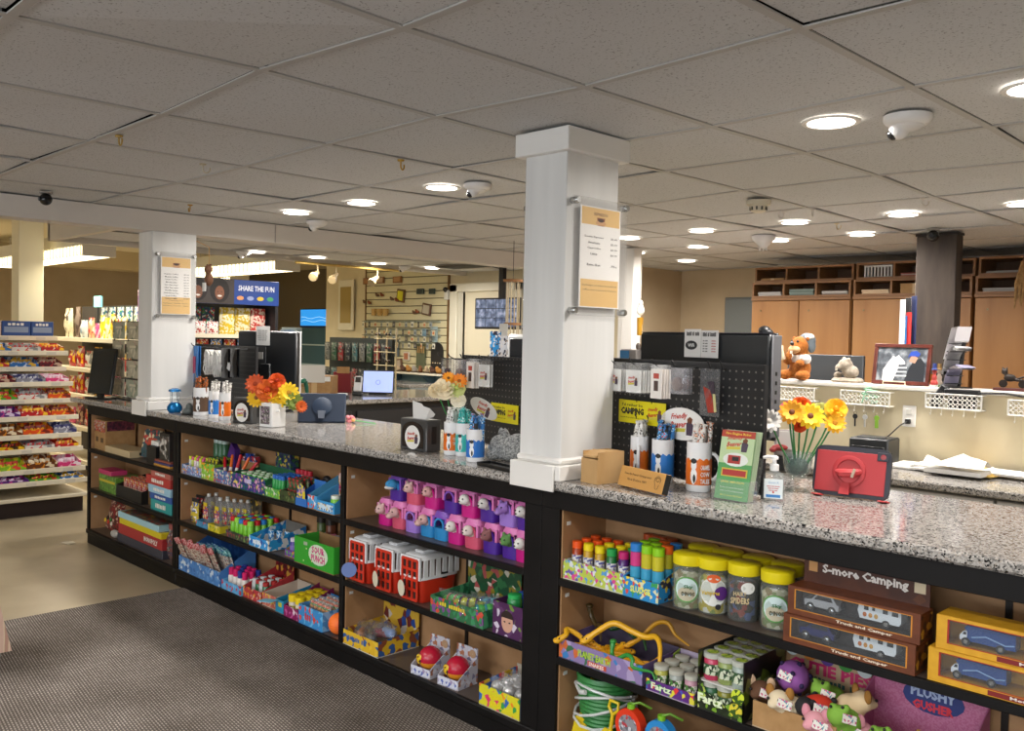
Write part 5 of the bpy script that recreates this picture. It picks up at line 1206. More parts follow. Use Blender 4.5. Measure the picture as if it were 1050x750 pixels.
t = tray('red_tray', 'red candy tray of clear cups with a high red back card', fb0(250), fb0(268), Z0, .055, .2, PR('b83a3e', 'd8b0a0', 'e0a030', '2a2a2a', sc=40), M('b0343a', .45), M('8a2a30', .5), FY+.016, .18, hs=.12, back=PR('7a1c22', 'c8963a', '4a1418', sc=28))
grid(t, 4, 3, lambda p, i, j, k: jar('candy_cup', ('clear candy cup of white sweets in the red tray', 'green candy cup in the red tray')[k % 2], 'cup', p, .017, .085, M(('b9bdbd', '3a6a4a')[k % 2], .2), M(('d0d4d8', 'b03a3a')[k % 2], .2), group=('clear cups in the red tray', 'green cups in the red tray')[k % 2]))
t = tray('empty_carton', 'empty pale pink candy carton with serrated rim', fb0(256.5), fb0(270), Z0, .075, .1, PR('c86a5a', 'e0a890', 'd8c030', sc=40), M('b9a898', .6), M('b0a090', .7), FY-.004+.004, .0+.012, hs=.09) if 0 else tray('empty_carton', 'empty pale pink candy carton with serrated rim', fb0(269), fb0(283), Z0, .06, .09, PR('c86a5a', 'e0a890', 'd8c030', sc=40), M('c4b4a4', .6), M('b9aa9a', .7), FY+.02, .19, hs=.085)
t = tray('torn_carton', 'small blue candy carton with a torn front flap', fb0(284), fb0(292), Z0, .06, .095, M('2a90b8', .45), M('2788b0', .45), M('6a6a66', .7), FY+.012, .19, hs=.09)
B().box(-.09, 0, -.05, -.0005, .058, .061).to('torn_flap', M('7ac0dc', .5), t, rot=(0, -.1, .2)); B().box(-.01, .02, -.001, -.0002, .03, .05).to('yellow_badge', M('c8c03a', .45), t)
t = tray('purple_tray', 'magenta purple tray of yellow lidded candy tubs', fb0(293), fb0(307.5), Z0, .05, .1, PR('8a1f5a', 'c05a98', 'e0d0d8', sc=35), M('7a1c50', .45), M('8a2a5c', .5), FY+.01, .19, hs=.12)
grid(t, 2, 4, lambda p, i, j, k: jar('yellow_tub', 'candy tub with a bright yellow lid in the magenta tray', 'tub', p, .022, .095, M('c9c0b0', .35), M('e4c81c', .35), .0235, .03, label_m=PR('a8a04a', '6a2a5a', sc=60), group='yellow lidded tubs'), .02, .05, .95)
t = tray('gummy_tray', 'blue space printed tray of gummy burger packs', fb0(308.5), fb0(333), Z0, .085, .1, PR('3a8ac8', '6ab4e0', 'd84a3a', sc=30), PR('4a90d0', '8abce8', sc=30), M('3a7ab8', .5), FY+.008, .17, hs=.09)
greek('goo', t, (-.02, -.0006, .04), .05, .03, M('c83a3a', .4), bold=.04)
grid(t, 5, 3, lambda p, i, j, k: (lambda q: (B().pillow(-.024, .024, 0, .055, .012, 0, 5, k).to('wrapper', clear('f0f0f0', .35, .1), q), B().ball((0, 0, .02), (.017, .009, .008), 8, 6).to('bun', M('e0922a', .4), q), B().ball((0, -.002, .03), (.018, .009, .005), 8, 6).to('filling', M('4a8a2a', .4), q), B().ball((0, 0, .038), (.016, .009, .007), 8, 6).to('bun', M('d8602a', .4), q)))(T('gummy_pack', 'clear wrapped gummy burger in the blue space tray', 'candy', p+Vector((0, 0, .05)), .3*((k*7) % 5-2)*.2, 'gummy burgers in the space tray', -.2)))
t = T('play_ball', 'orange pink foam ball resting on the lowest candy shelf', 'ball', (fb0(341), FY+.052, Z0))
m, nt, b = newmat('ball_gradient'); s = nt.nodes.new('ShaderNodeSeparateXYZ'); nt.links.new(coords(nt, (9, 9, 9)), s.inputs[0])
r = ramp(nt, [(.2, 'ff7a2a'), (.7, 'ee4f55')]); nt.links.new(s.outputs[0], r.inputs[0]); nt.links.new(r.outputs[0], b.inputs['Base Color']); b.inputs['Roughness'].default_value = .6
B().ball((0, 0, .046), .046, 24, 16).to('ball', m, t); B().lathe([(.0462, -.0004), (.0462, .0004)], 24, (0, 0, .046), cap=False).to('seam', M('d8502a', .6), t)
# ================================================================ bay C: carrier toys, bay D: jars and slime
def fc(a, z): return fx(a, z)
def carrier(label, x, y, z, lo, up_, arch, pet=None, w=.082, d=.125, h=.108, open_=False):
    t = T('pet_carrier_toy', label, 'toy', (x, y, z))
    LO, UPM, AR = M(lo, .35), M(up_, .35), M(arch, .35)
    loft([[(p[0], p[1]+d/2, p[2]) for p in superell(w*.5*k, d*.5, zz, 16, .35)] for k, zz in ((.92, 0), (.97, h*.05), (1, h*.42))]).to('lower_shell', LO, t)
    # upper shell: side walls with slots, roof, back
    hz, ht = h*.421, h*.9
    for s in (-1, 1):
        x0 = s*w*.49
        B().prism([(.002, hz), (d*.28, hz), (d*.33, ht*.92), (.012, ht*.92)], min(x0, x0-s*.004), max(x0, x0-s*.004), 'x').to('side_wall', UPM, t)
        for i in range(3): B().prism([(d*(.4+.16*i), hz), (d*(.48+.16*i), hz), (d*(.53+.16*i), ht*.92), (d*(.45+.16*i), ht*.92)], min(x0, x0-s*.004), max(x0, x0-s*.004), 'x').to('side_bar', UPM, t)
        B().prism([(d*.86, hz), (d*.99, hz), (d*.96, ht*.92), (d*.9, ht*.92)], min(x0, x0-s*.004), max(x0, x0-s*.004), 'x').to('side_wall', UPM, t)
    loft([[(p[0], p[1]+d/2, p[2]) for p in superell(w*.5*k, d*.5*k2, zz, 16, .4)] for k, k2, zz in ((1, 1, ht*.9), (.98, .98, ht*.97), (.82, .9, h))]).to('roof', UPM, t)
    n = 10; o = [(w*.36*math.cos(PI*i/n), hz+(ht*.86-hz)*(.25+.75*math.sin(PI*i/n)) if 0 < i < n else hz) for i in range(n+1)]
    i_ = [(p*.74, hz+(q-hz)*.82) for p, q in o]
    b = B(); v = []; f = []
    for yy in (-.003, .003):
        for p, q in o: v.append((p, yy, q))
        for p, q in i_: v.append((p, yy, q))
    L = n+1
    for i in range(n):
        for off, fl_ in ((0, 1), (2*L, -1)):
            qd = (off+i, off+i+1, off+L+i+1, off+L+i); f.append(qd if fl_ > 0 else qd[::-1])
        f.append((i, 2*L+i, 2*L+i+1, i+1)); f.append((L+i, L+i+1, 3*L+i+1, 3*L+i))
    b.add(v, f).to('door_arch', AR, t)
    o2 = [(.49*w, hz), (.49*w, ht*.9), (-.49*w, ht*.9), (-.49*w, hz)]
    b = B()
    for s in (-1, 1): b.box(min(s*w*.36, s*w*.49), max(s*w*.36, s*w*.49), 0, .004, hz, ht*.9)
    b.box(-w*.36, w*.36, 0, .004, ht*.84, ht*.9).to('front_frame', UPM, t)
    if pet:
        c_, kind = pet
        q = T('mini_plush', 'plush head of the '+label.replace('toy pet carrier', 'carrier'), 'plush', (x, y-.012, z+hz*.9+.004))
        bs = [(0, .0, .022, .021, .02, .021), (0, .035, .01, .022, .03, .022), (0, -.014, .016, .012, .012, .01)]
        if kind in ('long nosed', 'hippo'): bs.append((0, -.022, .012, .016, .018, .013))
        if kind in ('eared', 'hippo', 'horned'): bs += [(-.014, .002, .042, .007, .005, .009), (.014, .002, .042, .007, .005, .009)]
        if kind == 'whale': bs = [(0, .0, .02, .026, .03, .022), (0, .04, .02, .02, .03, .02)]
        blob('body', M(c_, .8), q, bs, .004)
        if kind == 'whale': B().ball((0, -.012, .01), (.022, .022, .008), 10, 8).to('belly', M('d8d4ce', .7), q)
        for s in (-1, 1): B().ball((s*.01, -.0185 if kind != 'whale' else -.022, .027), .003, 8, 6).to('eye', INK, q)
        B().ball((0, -.0405 if kind in ('long nosed', 'hippo') else -.0265, .018), (.004, .003, .003), 8, 6).to('nose', M('b07a7a' if kind != 'dog' else '222222', .5), q)
    return t
PK, MG, PU, VI, LV, BLU_, CO = 'd879b4', 'c41a80', '4a2490', '7d4fb5', '9a76cc', '2a86c4', 'cf5470'
yc = FY+.052
row = [(392.5, MG, PK, PK, ('dcb8b4', 'eared'), 'magenta toy pet carrier with a pink paw at the row end'),
       (406.5, CO, PK, CO, ('d8b0ac', 'long nosed'), 'coral toy pet carrier with a blush pig'),
       (420.5, LV, PK, LV, None, 'lavender toy pet carrier with empty arched door'),
       (436, BLU_, PK, BLU_, ('dcb4ac', 'long nosed'), 'pink roofed blue toy pet carrier with a pale seal'),
       (450, BLU_, VI, BLU_, None, 'violet roofed blue toy pet carrier with empty door'),
       (464.5, MG, PK, MG, ('e4e2dc', 'dog'), 'magenta toy pet carrier with a white puppy on the shelf board'),
       (482, CO, PK, CO, ('e2d4cc', 'dog'), 'coral toy pet carrier with a cream pet in the bottom row'),
       (501, PU, PK, PU, ('8a5a5a', 'eared'), 'deep purple toy pet carrier with a brown pet in the bottom row'),
       (521, PU, PK, PU, ('5a8a4a', 'horned'), 'deep purple toy pet carrier with a green pet in the bottom row'),
       (535, MG, PK, MG, ('e4e2dc', 'dog'), 'magenta toy pet carrier with a white pet against the black post')]
for px, lo, u, a, pet, lb in row: carrier(lb, min(fx(px, Z1, yc), -2.082-.042), yc, Z1, lo, u, a, pet)
row2 = [(404, PU, VI, BLU_, ('3a8ec4', 'whale'), 'purple toy pet carrier with a blue whale in the top row'),
        (421, CO, PK, PK, ('dcb8b0', 'eared'), 'coral toy pet carrier with a pale kitten in the top row'),
        (440, MG, PK, MG, ('d8a8a4', 'dog'), 'magenta toy pet carrier with a small pink pet in the top row'),
        (460, PU, PK, VI, None, 'deep purple toy pet carrier with raised handle in the top row'),
        (478, MG, PK, MG, ('e6e4de', 'dog'), 'magenta toy pet carrier with a big white puppy in the top row'),
        (497.5, PU, PK, PU, ('d0ccc8', 'dog'), 'deep purple toy pet carrier with a grey white pet in the top row'),
        (517.5, LV, PK, LV, ('a07ac8', 'hippo'), 'lavender toy pet carrier with a purple hippo in the top row'),
        (536, PU, PK, PU, ('dad8d4', 'dog'), 'deep purple toy pet carrier squeezed beside the black post')]
for px, lo, u, a, pet, lb in row2: carrier(lb, min(fx(px, Z1+.109, yc+.004), -2.083-.043), yc+.006, Z1+.1085, lo, u, a, pet)
# red and white travel crates
def crate(label, a, b_, tagrot):
    c, w_, rz = foot(a, b_, Z2)
    w, d, h = .128, .19, .196
    c.y = FY+.022; c.x = max(c.x, -3.117+.07); rz = .0
    t = T('toy_crate', label, 'toy', c, rz); RDM, WHM = M('c8311a', .4), M('dfe0e2', .4)
    loft([[(p[0], p[1]+d/2, p[2]) for p in superell(w*.5*k, d*.5*k, zz, 16, .3)] for k, zz in ((.84, 0), (.9, .012), (.98, h*.46))]).to('lower_shell', RDM, t)
    loft([[(p[0], p[1]+d/2, p[2]) for p in superell(w*.5*k, d*.5*k, zz, 16, .3)] for k, zz in ((1.05, h*.46+.0002), (1.05, h*.51))]).to('rim', WHM, t)
    for s in (-1, 1):
        for i in range(6):
            y0 = .012+i*d*.165
            B().prism([(y0-.003, h*.51), (y0+.019, h*.51), (y0+.017, h*.84), (y0-.001, h*.84)], min(s*w*.5, s*w*.45), max(s*w*.5, s*w*.45), 'x').to('side_bar', WHM, t, (0, .004, 0))
        B().box(min(s*w*.44, s*w*.5), max(s*w*.44, s*w*.5), d*.55, d*.7, h*.42, h*.56, .002).to('latch', BLK, t)
        B().box(min(s*w*.445, s*w*.455), max(s*w*.445, s*w*.455), .01, d*.96, h*.5, h*.84).to('dark_lining', M('5a4038', .8), t)
    loft([[(p[0], p[1]+d/2, p[2]) for p in superell(w*.5*k, d*.5*k, zz, 16, .35)] for k, zz in ((.99, h*.84), (.93, h*.9), (.8, h*.93))]).to('roof', WHM, t)
    B().box(-w*.22, w*.22, d*.2, d*.8, h*.93, h*.985, .006).to('handle_ridge', WHM, t)
    # door grille: frame with 3x3 openings
    b = B(); z0, z1, x1 = .012, h*.84, w*.36
    for i in range(4): b.box(-x1+i*2*x1/3-.005, -x1+i*2*x1/3+.005, -.007, -.002, z0, z1)
    for i in range(5): b.box(-x1, x1, -.0072, -.0018, z0+i*(z1-z0)/4-.005, z0+i*(z1-z0)/4+.005)
    b.to('door_grille', RDM, t); B().box(-x1, x1, -.0015, .0, z0, z1).to('dark_inside', M('2a1a16', .8), t)
    B().box(-w*.47, -x1-.005, -.004, .004, h*.46, h*.85).box(x1+.005, w*.47, -.004, .004, h*.46, h*.85).box(-w*.46, w*.46, -.004, .004, h*.85, h*.9).to('front_frame', WHM, t)
    B().tube([(0, -.008, h*.55), (-.01, -.02, h*.5), (-.012, -.024, h*.45)], .0008, 5).to('tag_string', M('d8d8d8', .5), t)
    tg = B().lathe([(.031, -.0008), (.031, .0008)], 24, ax='y').to('hang_tag', M('6f86c0', .5) if tagrot > .5 else M('d8cfb8', .5), t, (-.012, -.036, h*.45-.032), (0, 0, tagrot))
    return t
crate('red and white toy pet crate with a round blue tag next to the shelf divider', (357, 595), (372, 600), .93)
crate('red and white toy pet crate in the middle of the three crates', (385, 605), (401, 610), -.3)
crate('red and white toy pet crate beside the green bug tray', (416.8, 613), (432, 619), -.25)
# bug tray
t = tray('bug_toy_tray', 'green jungle printed tray of squishy bug toys with a tall green header', fx(445, Z2), fx(499, Z2), Z2, .062, .21, PR('2f6a44', '3a8a5a', '7a4a8a', 'c84a3a', sc=35), PR('2a6a48', '4a9a6a', sc=30), M('2f5a40', .6), FY+.002, .19, hs=.075, back=PR('1f4a30', '2f6a40', '8a7a2a', 'a04a4a', 'c8c0b0', sc=26))
greek('BUG BUDDIES', t, (-.02, -.0006, .042), .14, .014, M('e0c830', .4), bold=.03)
def bug(lb, p, col, band, rz):
    q = T('squishy_bug', lb, 'toy', p, rz)
    blob('body', M(col, .4), q, [(-.05, 0, .02, .02, .02, .02), (-.02, 0, .026, .022, .021, .022), (.012, 0, .028, .022, .021, .022), (.044, 0, .022, .018, .018, .018)], .004)
    for x in (-.035, -.004, .028): B().lathe([(.0235, -.004), (.0235, .004)], 14, (x, 0, .025), 'x', False).to('stripe', M(band, .4), q)
    for s in (-1, 1): B().ball((-.068, s*.007, .026), .004, 8, 6).to('eye', INK, q)
    B().pillow(-.09, .08, 0, .06, .03, 0, 8, rz).to('wrapper', clear('eef4f2', .14, .06), q)
bug('yellow and purple striped squishy caterpillar in the green tray', at(t, (.0, .07, .02)), 'c4c43a', '4a2450', .5)
bug('lime and teal squishy bug in the green tray', at(t, (.085, .07, .016)), '4ac050', '2a9ab0', 1.0)
bug('green and pink squishy bug at the crate side of the green tray', at(t, (-.08, .08, .012)), '5ac85a', 'e06a5a', .2)
bug('pale blue squishy bug at the back of the green tray', at(t, (.05, .13, .02)), '6ab4c8', '2a6ab0', .3)
t = tray('putty_carton', 'dark purple carton with a boy portrait holding putty tubs', fx(507, Z2), -2.084, Z2, .115, .125, PR('4a2450', '5f3a66', 'c8c0d0', '6a8a3a', sc=28), M('4a2450', .5), M('3a1c40', .6), FY+.01, .15, hs=.12)
B().prism([(.028*math.cos(a*.4), .052+.036*math.sin(a*.4)) for a in range(16)], -.0006, -.0001).to('face_print', M('c89a84', .5), t); B().prism([(.03*math.cos(a*PI/8), .066+.026*math.sin(a*PI/8)) for a in range(9)], -.0009, -.0006).to('hair_print', M('2a1c18', .5), t)
for s in (-1, 1): B().prism([(s*.012+.005*math.cos(a), .052+.003*math.sin(a)) for a in range(7)], -.0012, -.0009).to('eye_print', INK, t)
jar('putty_tub', 'green lidded putty tub on top of the portrait carton', 'tub', at(t, (-.01, .045, .07)), .026, .07, M('2a8a4a', .3), M('2fae5a', .3)); jar('putty_tub', 'yellow lidded putty tub in the portrait carton', 'tub', at(t, (.035, .11, .07)), .022, .075, M('c8c02a', .3), M('d8cc2a', .3)); jar('putty_tub', 'blue lidded putty tub in the portrait carton', 'tub', at(t, (-.028, .11, .06)), .022, .07, M('2a52b8', .3), M('2a5ac8', .3))
# ---- bay C deck
t = tray('stretch_toy_tray', 'yellow printed tray of wrapped stretchy ape toys with a tall header', fx(350.5, Z0), fx(391, Z0), Z0, .062, .19, PR('d8ae2a', 'e0bc3a', '2f5a9a', '8a3a34', sc=28), PR('d8ae2a', '2f5a9a', '8a4a30', sc=28), M('c9c4b8', .6), FY+.002, .21, hs=.075, back=PR('d0a83a', '2a4a90', 'c8c0b8', '6a2a2a', sc=18))
greek('STRETCH APE', t, (-.02, -.0006, .036), .13, .018, M('2f5a9a', .4), bold=.03)
for k, (c_, dx, dy, lb) in enumerate((('c8c07a', -.06, .09, 'pale yellow'), ('8a3a44', .0, .1, 'dark red'), ('7a90b8', .06, .11, 'blue grey'), ('6a6a6a', .02, .04, 'grey'), ('9a6a4a', -.08, .05, 'brown'))):
    q = T('stretch_ape', lb+' stretchy ape toy in a clear bag in the yellow tray', 'toy', at(t, (dx*.65, dy, .012+.01*k % .03)), .4-k*.3)
    blob('body', M(c_, .5), q, [(0, 0, .03, .045, .022, .02), (.04, .0, .035, .02, .02, .02), (-.04, .015, .025, .03, .01, .01), (-.04, -.015, .025, .03, .01, .01), (.02, .02, .022, .02, .012, .01)], .005)
    B().pillow(-.07, .065, -.0, .075, .03, 0, 8, k*1.7).to('wrapper', clear('f2f2f2', .13, .05), q)
def eggbox(lb, a, b_):
    c, w_, rz = foot(a, b_, Z0); c.y = max(c.y, FY+.01)
    w, d, h = .105, .105, .13
    t = T('ball_toy_box', lb, 'toy', c, .08); G = PR('b9bac6', 'cfd0da', '7a7a98', 'a06a50', sc=38)
    B().prism([(0, 0), (d, 0), (d, h), (d-.004, h), (d-.004, .004), (.0, .004)], -w/2, w/2, 'x').to('back_card', G, t)
    for s in (-1, 1): B().prism([(.0, .0045), (d-.0045, .0045), (d-.0045, h*.72), (.0, .035)], s*w/2-(.003 if s > 0 else 0), s*w/2+(.003 if s < 0 else 0), 'x').to('side_panel', G, t)
    B().box(-w/2+.0032, w/2-.0032, 0, .003, .0045, .034).to('front_panel', PR('d0d2e0', '5a6ab0', '9a8ab0', sc=50), t)
    B().ball((0, .052, .058), .045, 24, 16).to('ball', M('b81f38', .25), t)
    v = B().ball((0, .052, .058), .0455, 24, 16); v.f = [f for f in v.f if all(v.v[i][2] < .05 for i in f)]; v.to('orange_half', M('e0902a', .3), t)
    B().ball((-.018, .011, .06), (.017, .004, .02), 10, 8).to('yellow_sticker', PR('e0c030', '2a2420', 'd8a020', sc=90), t)
    B().lathe([(.016, -.0008), (.001, -.0012)], 16, ax='y', cap=False).to('badge', M('a88a6a', .5), t, (.03, d-.005, h*.82))
eggbox('boxed red and orange ball toy next to the yellow ape tray', (419, 689), (443, 699))
eggbox('boxed red and orange ball toy nearer the black post', (446, 700), (472, 711))
t = tray('squish_ball_tray', 'colourful dotted tray of silvery wrapped squish balls beside the black post', fx(494.5, Z0), -2.083, Z0, .075, .1, PR('d8d02a', '3a9a4a', 'd83a6a', '3a6ab0', 'e88a2a', sc=26), PR('3a6ab0', 'd8b02a', 'd04040', sc=26), M('b0a898', .6), FY+.004, .19, hs=.09)
text('SQUISH', t, (-.01, -.0006, .045), .08, .018, M('e8d020', .4), bold=.04); text('BALL', t, (-.01, -.0006, .023), .06, .018, M('e8d020', .4), bold=.04)
grid(t, 3, 3, lambda p, i, j, k: (lambda q: (B().ball((0, 0, .025), .025, 12, 8).to('ball', M('c8cacc', .12, .5), q), B().pillow(-.03, .03, .0, .062, .02, 0, 5, k).to('wrapper', clear('ffffff', .2, .05), q)))(T('squish_ball', 'silver squish ball in clear wrap in the dotted tray', 'toy', p+Vector((0, 0, .03)), k, 'squish balls in the dotted tray')), .06)
# ---------------------------------------------------------------- bay D shelf 1
t = tray('bubble_tray', 'white and lime printed tray of bubble candy bottles', fx(579, Z1), fx(641, Z1), Z1, .062, .07, PR('b8c850', 'd8dce0', '5a9ad0', 'd84a90', '6a5aa8', sc=55), PR('b8c850', 'd8dce0', sc=40), M('cfd0b8', .6), FY+.012, .15)
cols = [('a03a14', 'e8561a', 'orange'), ('b8901c', 'e8d018', 'yellow'), ('b8901c', 'e8d018', 'yellow'), ('1f6a34', '1f9a48', 'green'), ('4a2068', 'b8246a', 'purple')]
def bub(p, i, j, k):
    c1, c2, nm = cols[i] if j < 1 else (cols[max(0, i-1)] if j < 2 else cols[max(0, i-2)])
    q = jar('bubble_bottle', nm+' capped bubble candy bottle in the white and lime tray', 'bottle', p, .0165, .118+.002*j, M(c1, .2), M(c2, .35), .0165, .022, group=nm+' capped bubble bottles')
    B().lathe([(.0172, .04), (.0172, .075)], 14, cap=False).to('label', PR('d8d8d8', 'c8b060', '5a5a98', sc=110), q)
grid(t, 5, 3, bub, .02, .08, .98)
t = tray('sludge_tray', 'bright blue tray of stacked slime tubes with cartoon print', fx(641, Z1), fx(677, Z1), Z1, .06, .09, PR('2a8ac8', 'd8d8b0', '3a9a5a', 'd84a3a', 'e8d030', sc=50), PR('2a8ac8', '3a3a4a', 'd8c040', sc=40), M('2f8ac0', .5), FY+.008, .15, hs=.1)
text('SLUDGE', t, (0, -.0007, .028), .075, .02, M('d8e070', .4), bold=.05)
sl = [('2a7ac8', 'c83a80', '3a2a50'), ('8ac81c', 'c0b82a', 'd86a1c'), ('8ac81c', 'c0b82a', '6a5a2a'), ('e0601a', '9ab0b8', '5a5a5a')]
grid(t, 3, 3, lambda p, i, j, k: jar('slime_tube', ('blue', 'lime', 'orange')[i if j < 1 else (i+j) % 3]+' lidded tube of layered slime in the blue tray', 'tube', p, .0175, .155, M(sl[i if j < 1 else 3][2], .3), M(sl[(i, i+1, (i+j) % 4)[min(j, 2)] if j < 1 else (i+j) % 4][0], .35), .0185, .024,
     rings=[(.05, .32, M(sl[i][2], .3)), (.33, .56, M('3a9ac0', .4)), (.57, .84, M(sl[i][1], .3))], group=('blue', 'lime', 'orange')[i if j < 1 else (i+j) % 3]+' lidded slime tubes'), .03, .06, .95)
def pjar(lb, px, py, kind, y=None):
    p = oz(px, py, Z1) if y is None else Vector((fx(px, Z1, y), y, Z1)); p.y = max(p.y, FY+.05)
    r, h = .045, .158
    t = T('toy_jar', lb, 'jar', p)
    B().lathe([(r*.92, 0), (r, .006), (r, h*.72), (r*.94, h*.78), (r*.88, h*.8)], 24).to('jar', clear('dfe6e0', .28, .06), t)
    B().lathe([(r*.98, h*.8), (r*1.0, h*.81), (r*1.0, h*.98), (r*.9, h), (.001, h)], 28, cap=False).to('lid', M('e2d016', .4), t)
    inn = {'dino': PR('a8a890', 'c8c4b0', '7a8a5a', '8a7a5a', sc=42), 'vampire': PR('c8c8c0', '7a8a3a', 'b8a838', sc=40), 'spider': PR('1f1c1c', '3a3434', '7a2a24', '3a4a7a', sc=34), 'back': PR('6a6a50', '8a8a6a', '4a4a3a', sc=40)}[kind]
    B().lathe([(r*.86, .004), (r*.9, .012), (r*.9, h*.6), (r*.6, h*.68)], 18).to('toy_filling', inn, t)
    az = math.atan2(-p.y, -p.x)
    def patch(rad, zc_, a_off, m, nm, sc=1, k=1.012):
        v = [(0, 0, 0)]; n = 20; out = []
        for i in range(n):
            aa = az+a_off+rad/r*math.cos(2*PI*i/n)*sc; zz = zc_+rad*math.sin(2*PI*i/n)
            out.append((r*k*math.cos(aa), r*k*math.sin(aa), zz))
        B().add([(r*k*math.cos(az+a_off), r*k*math.sin(az+a_off), zc_)]+out, [(0, 1+i, 1+(i+1) % n) for i in range(n)]).to(nm, m, t)
    N = Vector((math.cos(az), math.sin(az), 0)); R = Vector((-math.sin(az), math.cos(az), 0))
    if kind == 'dino':
        patch(.037, h*.38, -.1, M('5a9a4a', .4), 'label_rim'); patch(.033, h*.38, -.1, M('c8dcdc', .4), 'label', 1, 1.02); patch(.02, h*.3, -.1, M('b8b098', .4), 'label_ground', 1.3, 1.03)
        text('Sky', t, N*(r*1.05)+Vector((0, 0, h*.43)), .026, .013, M('2a6a3a', .4), R, bold=.03); text('DINOS', t, N*(r*1.05)+Vector((0, 0, h*.31)), .036, .012, M('3a3a24', .4), R, bold=.03)
    elif kind == 'vampire':
        patch(.04, h*.42, 0, M('d8dad4', .4), 'label'); patch(.02, h*.4, .5, M('5a2a7a', .4), 'purple_print', 1, 1.025); patch(.008, h*.16, .3, M('2a2a2e', .4), 'spider_print', 1, 1.03); patch(.012, h*.66, 0, M('d8602a', .4), 'orange_tag', 1.6, 1.02)
        text('Vampires', t, N*(r*1.06)-R*.008+Vector((0, 0, h*.4)), .05, .016, M('c8a82a', .4), R, bold=.03)
    elif kind == 'spider':
        patch(.016, h*.6, .25, M('e0e0dc', .5), 'price_sticker', 1.2); text('SPIDERS', t, N*(r*1.03)-R*.01+Vector((0, 0, h*.38)), .05, .018, M('c8b48a', .4), R, bold=.03)
        text('HAIRY', t, N*(r*1.03)-R*.01+Vector((0, 0, h*.5)), .035, .012, M('c8b48a', .4), R, bold=.02)
pjar('yellow lidded jar of toy dinosaurs beside the blue slime tray', 705, 622, 'dino'); pjar('yellow lidded jar with white label between the dinosaur and spider jars', 731, 627, 'vampire')
pjar('yellow lidded jar of black and red toy spiders', 762, 634, 'spider'); pjar('yellow lidded jar of toy dinosaurs beside the brown camper boxes', 796, 643, 'dino')
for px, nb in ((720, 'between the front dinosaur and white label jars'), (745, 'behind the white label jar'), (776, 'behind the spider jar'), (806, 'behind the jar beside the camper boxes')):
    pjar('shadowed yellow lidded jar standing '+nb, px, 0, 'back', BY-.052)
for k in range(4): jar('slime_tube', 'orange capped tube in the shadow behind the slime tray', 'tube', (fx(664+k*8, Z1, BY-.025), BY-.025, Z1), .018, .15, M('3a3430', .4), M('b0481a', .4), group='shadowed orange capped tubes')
# toy car sets
def wheels(t, xs, y, r, z):
    for x in xs:
        for s in (0, 1):
            B().lathe([(r, -.004), (r, .004)], 14, ax='y').to('wheel', M('1c1c1e', .5), t, (x, y+(.03 if s else 0), z)); B().lathe([(r*.55, -.0046), (r*.5, -.005)], 10, ax='y').to('hubcap', STEEL, t, (x, y+(.03 if s else 0), z))
def suv(lb, p, col, rz=0):
    t = T('toy_car', lb, 'toy car', p, rz); m_ = M(col, .2, .3)
    B().prism([(-.045, .012), (.045, .012), (.046, .026), (.04, .028), (.03, .044), (-.012, .046), (-.026, .03), (-.046, .027)], 0, .034).to('body', m_, t)
    B().prism([(-.02, .031), (.03, .031), (.026, .041), (-.01, .042)], -.0008, 0).to('side_window', M('22242a', .1), t)
    B().box(.046, .05, .008, .026, .018, .034, .004).to('spare_wheel', M('1c1c1e', .5), t)
    wheels(t, (-.029, .028), .002, .0105, .0106)
def camper(lb, p, rz=0):
    t = T('toy_camper', lb, 'toy camper', p, rz)
    B().prism([(-.05, .012), (.045, .012), (.05, .02), (.05, .05), (-.04, .056), (-.052, .05), (-.056, .03)], 0, .036).to('body', M('d9dde0', .3), t)
    for x, w, z in ((-.04, .011, .038), (-.02, .007, .04), (.006, .012, .038), (.028, .015, .037)): B().box(x, x+w, -.0008, 0, z-.004, z+.006).to('window', M('3a3e44', .2), t)
    for k, x in enumerate((-.038, -.024, -.01)): B().ball((x, -.0006, .023), (.005, .0008, .006), 8, 6).to('mascot_print', M(('b8642a', 'c88a3a', 'c89a4a')[k], .5), t)
    wheels(t, (.014,), .002, .0095, .0096)
BRN = noise_mat('choc_print', [(.3, '5a2c16'), (.7, '6e3a1e')], 30, .4, 3)
c, w_, rz = foot((812, 683), (925, 699), Z1)
x0, x1 = fx(803, Z1, FY+.004), fx(938, Z1, FY+.004); w = x1-x0; zz = Z1; hB = .072
def window_box(lb, x0, x1, y0, z, h, d, body, edge, cut):
    t = T('window_box', lb, 'toy box', ((x0+x1)/2, y0, z)); w = x1-x0; e = .004
    B().box(-w/2, w/2, 0, d, 0, e).to('base', body, t); B().box(-w/2, w/2, e, d, h-e, h).to('top', body, t)
    B().box(-w/2, w/2, d-e, d, e, h-e).to('back', M('3a3436', .4) if cut == 'brown' else M('c8922a', .4), t)
    for s in (-1, 1): B().box(min(s*w/2, s*(w/2-e)), max(s*w/2, s*(w/2-e)), 0, d-e, e, h-e).to('side', body, t)
    b = B(); b.box(-w/2, w/2, -.001, 0, 0, h*.2).box(-w/2, w/2, -.001, 0, h*.9, h).box(-w/2, -w*.44, -.001, 0, h*.2, h*.9).box(w*.44, w/2, -.001, 0, h*.2, h*.9); b.to('front_frame', body, t)
    b = B(); b.box(-w*.445, w*.445, -.0014, -.001, h*.19, h*.215).box(-w*.445, w*.445, -.0014, -.001, h*.885, h*.91).box(-w*.445, -w*.435, -.0014, -.001, h*.2, h*.9).box(w*.435, w*.445, -.0014, -.001, h*.2, h*.9); b.to('edge_line', edge, t)
    B().box(-w*.44, w*.44, -.0005, .0, h*.2, h*.9).to('window', clear('eaf0f4', .08, .03), t)
    return t
GOLD = M('c8842a', .4); SIDEP = PR('3a2014', '6a3a1c', 'b8862a', sc=40)
